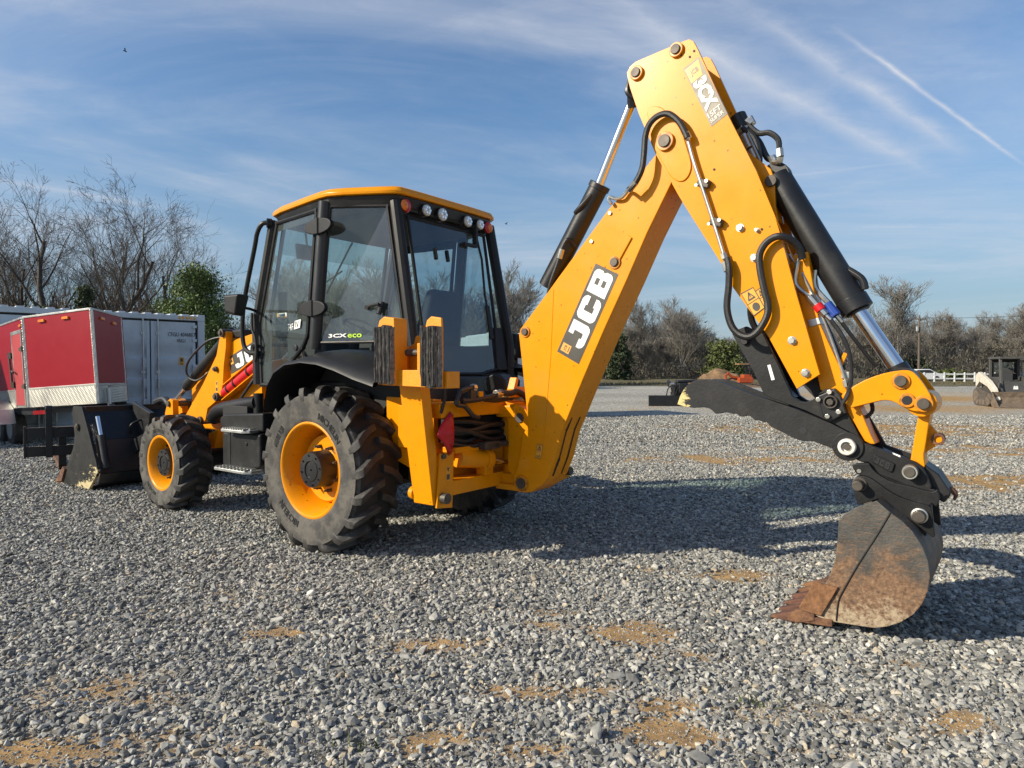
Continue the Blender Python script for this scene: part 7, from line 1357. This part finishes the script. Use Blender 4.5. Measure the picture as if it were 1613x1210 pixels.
# ---- thumb
m = MB(); m.prism(S['thumb_arm'], .085, .125); TH = m.build('thumb_bracket', 'black_worn', BH, bevel=.004)
m = MB(); m.prism(S['thumb_arm'], -.085, -.05); m.build('bracket_plate', 'black', TH, bevel=.004)
m = MB(); m.hull8([(-3.16, -.05, 1.70), (-3.16, .086, 1.70), (-3.20, .086, 1.72), (-3.20, -.05, 1.72)], [(-3.45, -.05, 1.30), (-3.45, .086, 1.30), (-3.50, .086, 1.33), (-3.50, -.05, 1.33)]); m.build('bracket_web', 'black', TH)
m = MB(); m.prism(S['thumb_plate'], .125, .155); m.build('pivot_plate', 'black', TH, bevel=.008)
for i, (x, z) in enumerate(S['thumb_pins']):
    m = MB()
    if i == 0: m.cyl((x, -.1, z), (x, .19, z), .022, 6); m.lathe([(.040, .15), (.040, .178), (.030, .178), (.028, .155)], 24, (x, 0, z)); m.build('pivot_pin', 'pin', TH, bevel=.005)
    elif i < 5: m.cyl((x, .155, z), (x, .175, z), .017, 6); m.build('bolt', 'steel', TH, bevel=.004)
    elif i == 5:
        m.lathe([(.049, .13), (.049, .166), (.044, .172), (.031, .172), (.029, .150), (.0, .150)], 28, (x, 0, z)); w = m.build('pin_collar', 'white_worn', TH, bevel=.002); m = MB(); m.cyl((x, .0, z), (x, .165, z), .020, 16); m.build('pivot_pin', 'pin', TH, bevel=.004)
    elif i == 7: m.cyl((x, .125, z), (x, .15, z), .025, 8); m.build('bolt', 'black', TH, bevel=.004)
m = MB(); m.prism([(-3.352, 1.53), (-3.37, 1.535), (-3.398, 1.44), (-3.378, 1.435)], .1255, .1265); m.build('white_label', 'white', TH, smooth=0)
m = MB(); m.prism(S['thumb'], .126 - .05, .130); TC = m.build('thumb_claw', 'thumb', BH, bevel=.004)
far = [(x - .01, z + .0) for x, z in S['thumb']]
m = MB(); m.prism(far, -.13, -.08); m.build('claw_plate', 'thumb', TC, bevel=.004)
m = MB()
for x, z in ((-3.0, 1.33), (-3.35, 1.23), (-3.62, 1.14), (-3.82, 1.05)): m.cyl((x, -.08, z), (x, .08, z), .035, 12)
m.hull8([(-2.95, -.08, 1.30), (-2.95, .076, 1.30), (-3.85, .076, 1.03), (-3.85, -.08, 1.03)], [(-2.95, -.08, 1.33), (-2.95, .076, 1.33), (-3.85, .076, 1.06), (-3.85, -.08, 1.06)]); m.build('claw_web', 'black', TC)
m = MB(); x, z = S['thumb_pins'][6]; m.cyl((x, .129, z), (x, .132, z), .022, 16); m.build('pin_hole', 'gasket', TC)  # black disc painting the shade of an open hole
m = MB(); x, z = S['thumb_pins'][5]; m.cyl((x, -.14, z), (x, .138, z), .085, 26); m.build('claw_boss', 'black_worn', TC, bevel=.004)

# ---- tipping lever, link and hitch
LV = None
for ya, yb in ((.14, .17), (-.19, -.16)):
    m = MB(); m.prism(S['lever'], ya, yb); o = m.build('tipping_lever' if LV is None else 'lever_plate', 'yellow', LV or BH, bevel=.006); LV = LV or o
m = MB(); m.hull8([(-3.95, -.16, 1.36), (-3.95, .14, 1.36), (-4.05, .14, 1.36), (-4.05, -.16, 1.36)], [(-3.95, -.16, 1.40), (-3.95, .14, 1.40), (-4.05, .14, 1.40), (-4.05, -.16, 1.40)]); m.cyl((-4.19, -.16, 1.315), (-4.19, .14, 1.315), .075, 20); m.build('lever_spacer', 'yellow', LV, bevel=.004)
for i, (x, z) in enumerate(S['lever_pins']):
    r = (.031, .027, .031)[i]
    m = MB(); m.cyl((x, .17, z), (x, .182, z), r * 1.5, 28); m.cyl((x, -.20, z), (x, -.19, z), r * 1.5, 28); m.build('pin_boss', 'greasy', LV, bevel=.004)
    m = MB(); m.cyl((x, -.21 if i != 1 else .17, z), (x, .20 if i != 1 else .1835, z), r, 24); m.build('lever_pin', 'pin' if i != 1 else 'gasket', LV, bevel=.004)  # the middle one is a black disc painting an open hole's shade
m = MB(); m.prism(S['link'], -.09, .08); LK = m.build('bucket_link', 'yellow', BH, bevel=.010)
m = MB(); m.prism(S['link_eye'], -.02, .02); m.build('lifting_eye', 'yellow', LK, bevel=.004)
m = MB(); x, z = S['link_eye_c'][0]; m.lathe([(.033, -.035), (.033, .035), (.020, .035), (.020, -.035), (.033, -.035)], 22, (x, 0, z)); m.build('eye_bush', 'rust', LK)
m = MB(); m.prism(S['hitch_in'], .09, .125); HI = m.build('quick_hitch', 'black_worn', BH, bevel=.006)
m = MB(); m.prism(S['hitch_in'], -.155, -.12); m.prism([(-3.86, .98), (-3.89, 1.07), (-4.2, .94), (-4.22, .86), (-4.15, .87)], -.12, .09); m.build('hitch_cheek', 'black', HI, bevel=.006)
m = MB(); m.prism(S['hitch_plate'], .125, .137); hp = m.build('name_plate', 'black_worn', HI, bevel=.005)
hq = [Vector((S['hitch_plate'][i][0], .137, S['hitch_plate'][i][1])) for i in (6, 5, 2, 0)]; hq = [on_quad(hq, u, v) for u, v in ((.12, .15), (.9, .15), (.9, .85), (.12, .85))]
m = MB(); logo(m, hq, LEFT, .003, 0, 1, 0, 1, .08); m.build('maker_lettering', 'gasket', hp, smooth=0)
m = MB(); m.prism([(-4.055, 1.02), (-4.05, 1.03), (-4.09, 1.015), (-4.09, 1.005)], .126, .128); m.build('white_label', 'white', HI, smooth=0)
m = MB(); m.prism(S['hitch_out'], .125, .16); m.build('hitch_plate', 'black_worn', HI, bevel=.005)
m = MB(); m.prism(S['hitch_out'], -.20, -.165); m.prism([(-3.87, .93), (-3.99, .86), (-4.15, .80), (-4.25, .79), (-4.26, .84), (-4.15, .85), (-3.98, .91), (-3.9, .95)], -.165, .125); m.build('hitch_body', 'black', HI, bevel=.005)
for i, (x, z) in enumerate(S['hitch_pins']):
    m = MB()
    if i < 2:
        m.cyl((x, -.21, z), (x, .255 if i else .195, z), .029, 22); m.cyl((x, .13, z), (x, .18 if i else .165, z), .042, 24); m.build('hitch_pin', 'pin', HI, bevel=.005)
        m = MB(); m.lathe([(.038, .17), (.038, .188), (.030, .188), (.030, .17)], 24, (x, 0, z)); m.build('pin_collar', 'steel' if i == 0 else 'pin', HI)
    else: m.cyl((x, .16, z), (x, .165, z), .012, 12); m.build('bolt', 'steel', HI)
m = MB(); m.prism([(-4.20, .97), (-4.27, .92), (-4.33, .82), (-4.30, .76), (-4.22, .80), (-4.20, .88)], -.14, .07); m.build('hitch_latch', 'black', HI, bevel=.01)
m = MB(); m.prism(S['hook'], -.03, .02); m.build('safety_hook', 'rust', HI, bevel=.006)

# ---- digging bucket: curved shell between two side plates
YK, YKf = .345, -.45
BK = None
for ya, yb in ((YK - .02, YK), (YKf, YKf + .02)):
    m = MB(); m.prism(S['bucket'], ya, yb); o = m.build('digging_bucket' if BK is None else 'side_plate', 'bucket', BK or BH, bevel=.004); BK = BK or o
bp = S['bucket']; shell = [bp[i] for i in range(10, len(bp))] + [bp[0]]
m = MB()
for (xa, za), (xb, zb) in zip(shell, shell[1:]):
    nx, nz = (zb - za), -(xb - xa); ln = math.hypot(nx, nz) + 1e-9; k = .014; c = Vector((-4.02 - (xa + xb) / 2, 0, .40 - (za + zb) / 2)); s_ = 1 if nx * c.x + nz * c.z > 0 else -1; nx, nz = s_ * nx / ln * k, s_ * nz / ln * k
    m.add([(xa, YK - .001, za), (xa, YKf + .001, za), (xb, YKf + .001, zb), (xb, YK - .001, zb), (xa + nx, YK - .001, za + nz), (xa + nx, YKf + .001, za + nz), (xb + nx, YKf + .001, zb + nz), (xb + nx, YK - .001, zb + nz)], [(0, 1, 2, 3), (4, 5, 6, 7), (0, 1, 5, 4), (2, 3, 7, 6), (0, 3, 7, 4), (1, 2, 6, 5)])
m.build('bucket_shell', 'bucket', BK, smooth=50)
ln_ = S['bucket_line']
m = MB(); m.tube([(x, YK + .002, z) for x, z in ln_], .0045, 6, 3); m.build('weld_bead', 'black_worn', BK)
m = MB(); m.prism(S['bucket_cut'], YK, YK + .018); m.build('side_cutter', 'rust_plate', BK, bevel=.004)
m = MB(); m.hull8([(-3.79, YKf, .035), (-3.79, YK + .01, .035), (-3.60, YK + .01, .02), (-3.60, YKf, .02)], [(-3.79, YKf, .075), (-3.79, YK + .01, .075), (-3.60, YK + .01, .06), (-3.60, YKf, .06)]); m.build('cutting_edge', 'rust', BK, bevel=.004)
for k in range(6):
    y = YK - .035 - k * .147; rn = random.Random(k)
    m = MB(); m.hull8([(-3.62, y - .045, .015), (-3.62, y + .045, .015), (-3.44 + rn.uniform(-.01, .01), y + .022, .005), (-3.44, y - .022, .005)], [(-3.64, y - .045, .10), (-3.64, y + .045, .10), (-3.45, y + .022, .022), (-3.45, y - .022, .022)])
    m.hull8([(-3.70, y - .05, .05), (-3.70, y + .05, .05), (-3.59, y + .05, .01), (-3.59, y - .05, .01)], [(-3.69, y - .04, .115), (-3.69, y + .04, .115), (-3.58, y + .045, .085), (-3.58, y - .045, .085)])
    m.build('bucket_tooth', 'rust', BK, bevel=.006)
for ya, yb in ((.14, .175), (-.21, -.175)):
    m = MB(); m.prism(S['ear'], ya, yb); m.build('bucket_ear', 'black_worn', BK, bevel=.005)
x, z = S['ear_pins'][0]
m = MB(); m.cyl((x, -.22, z), (x, .235, z), .032, 22); m.build('bucket_pin', 'pin', BK, bevel=.005)
m = MB(); m.lathe([(.042, .175), (.042, .195), (.034, .197), (.034, .175)], 24, (x, 0, z)); m.build('pin_collar', 'steel', BK)
m = MB(); m.hull8([(-4.22, -.17, .58), (-4.22, .14, .58), (-3.95, .14, .72), (-3.95, -.17, .72)], [(-4.23, -.17, .62), (-4.23, .14, .62), (-3.95, .14, .77), (-3.95, -.17, .77)]); m.build('ear_web', 'black', BK)

# ---- lettering on the cab
nrm_s = (Vector((-.42, .652, 2.865)) - Vector((.045, .872, 2.885))).cross(Vector((.185, .888, 1.735)) - Vector((.045, .872, 2.885))).normalized(); nrm_s = nrm_s if nrm_s.y > 0 else -nrm_s
SW = [Vector(p) for p in ((.185, .888, 1.735), (-.62, .678, 1.745), (-.42, .652, 2.865), (.045, .872, 2.885))]
def strip(u0, u1, v0, v1, Q): return [on_quad(Q, u, v) for u, v in ((u0, v0), (u1, v0), (u1, v1), (u0, v1))]
m = MB(); lettering(m, '3CX', strip(.115, .345, .034, .063, SW), nrm_s, .008, .035); m.build('model_lettering', 'white', BH, smooth=0)
m = MB(); lettering(m, 'eco', strip(.355, .53, .030, .059, SW), nrm_s, .008, .02); m.build('model_lettering', 'lime', BH, smooth=0, label='lime green lower-case lettering on the side window')
DQ = [Vector((.96, .80, 1.5)), Vector((.36, .893, 1.5)), Vector((.36, .893, 2.0)), Vector((.96, .80, 2.0))]; nd = Vector((.15, 1, 0)).normalized()
m = MB(); lettering(m, 'T4F', strip(.42, .62, .72, .84, DQ), nd, .012, .0); m.build('engine_lettering', 'white', BH, smooth=0)
m = MB(); polys(m, [[(.64, .73), (.83, .75), (.86, .90), (.67, .88)]], DQ, nd, .012); ib = m.build('engine_lettering', 'white', BH, smooth=0)
m = MB(); lettering(m, 'IV', strip(.69, .80, .76, .87, DQ), nd, .014); m.build('numeral', 'decal', ib, smooth=0)
m = MB(); polys(m, [[(.08, .97), (.40, .96), (.40, 1.05), (.08, 1.06)]], DQ, nd, .012); sb = m.build('dealer_sticker', 'white', BH, smooth=0)
m = MB(); polys(m, [[(.08, .97), (.14, .97), (.14, 1.06), (.08, 1.06)]], DQ, nd, .014); polys(m, [[(.15, .96 - .0), (.40, .96), (.40, .985), (.15, .985)]], DQ, nd, .014); m.build('sticker_band', 'warn', sb, smooth=0)
m = MB(); polys(m, [[(.16 + k * .035, 1.0), (.185 + k * .035, 1.0), (.185 + k * .035, 1.04), (.16 + k * .035, 1.04)] for k in range(6)], DQ, nd, .014); m.build('sticker_print', 'decal', sb, smooth=0)
m = MB(); m.lathe([(.028, 0), (.028, .012), (.0, .014)], 18, (.545, .875, 1.70)); m.build('door_lock', 'trim', BH, bevel=.003)
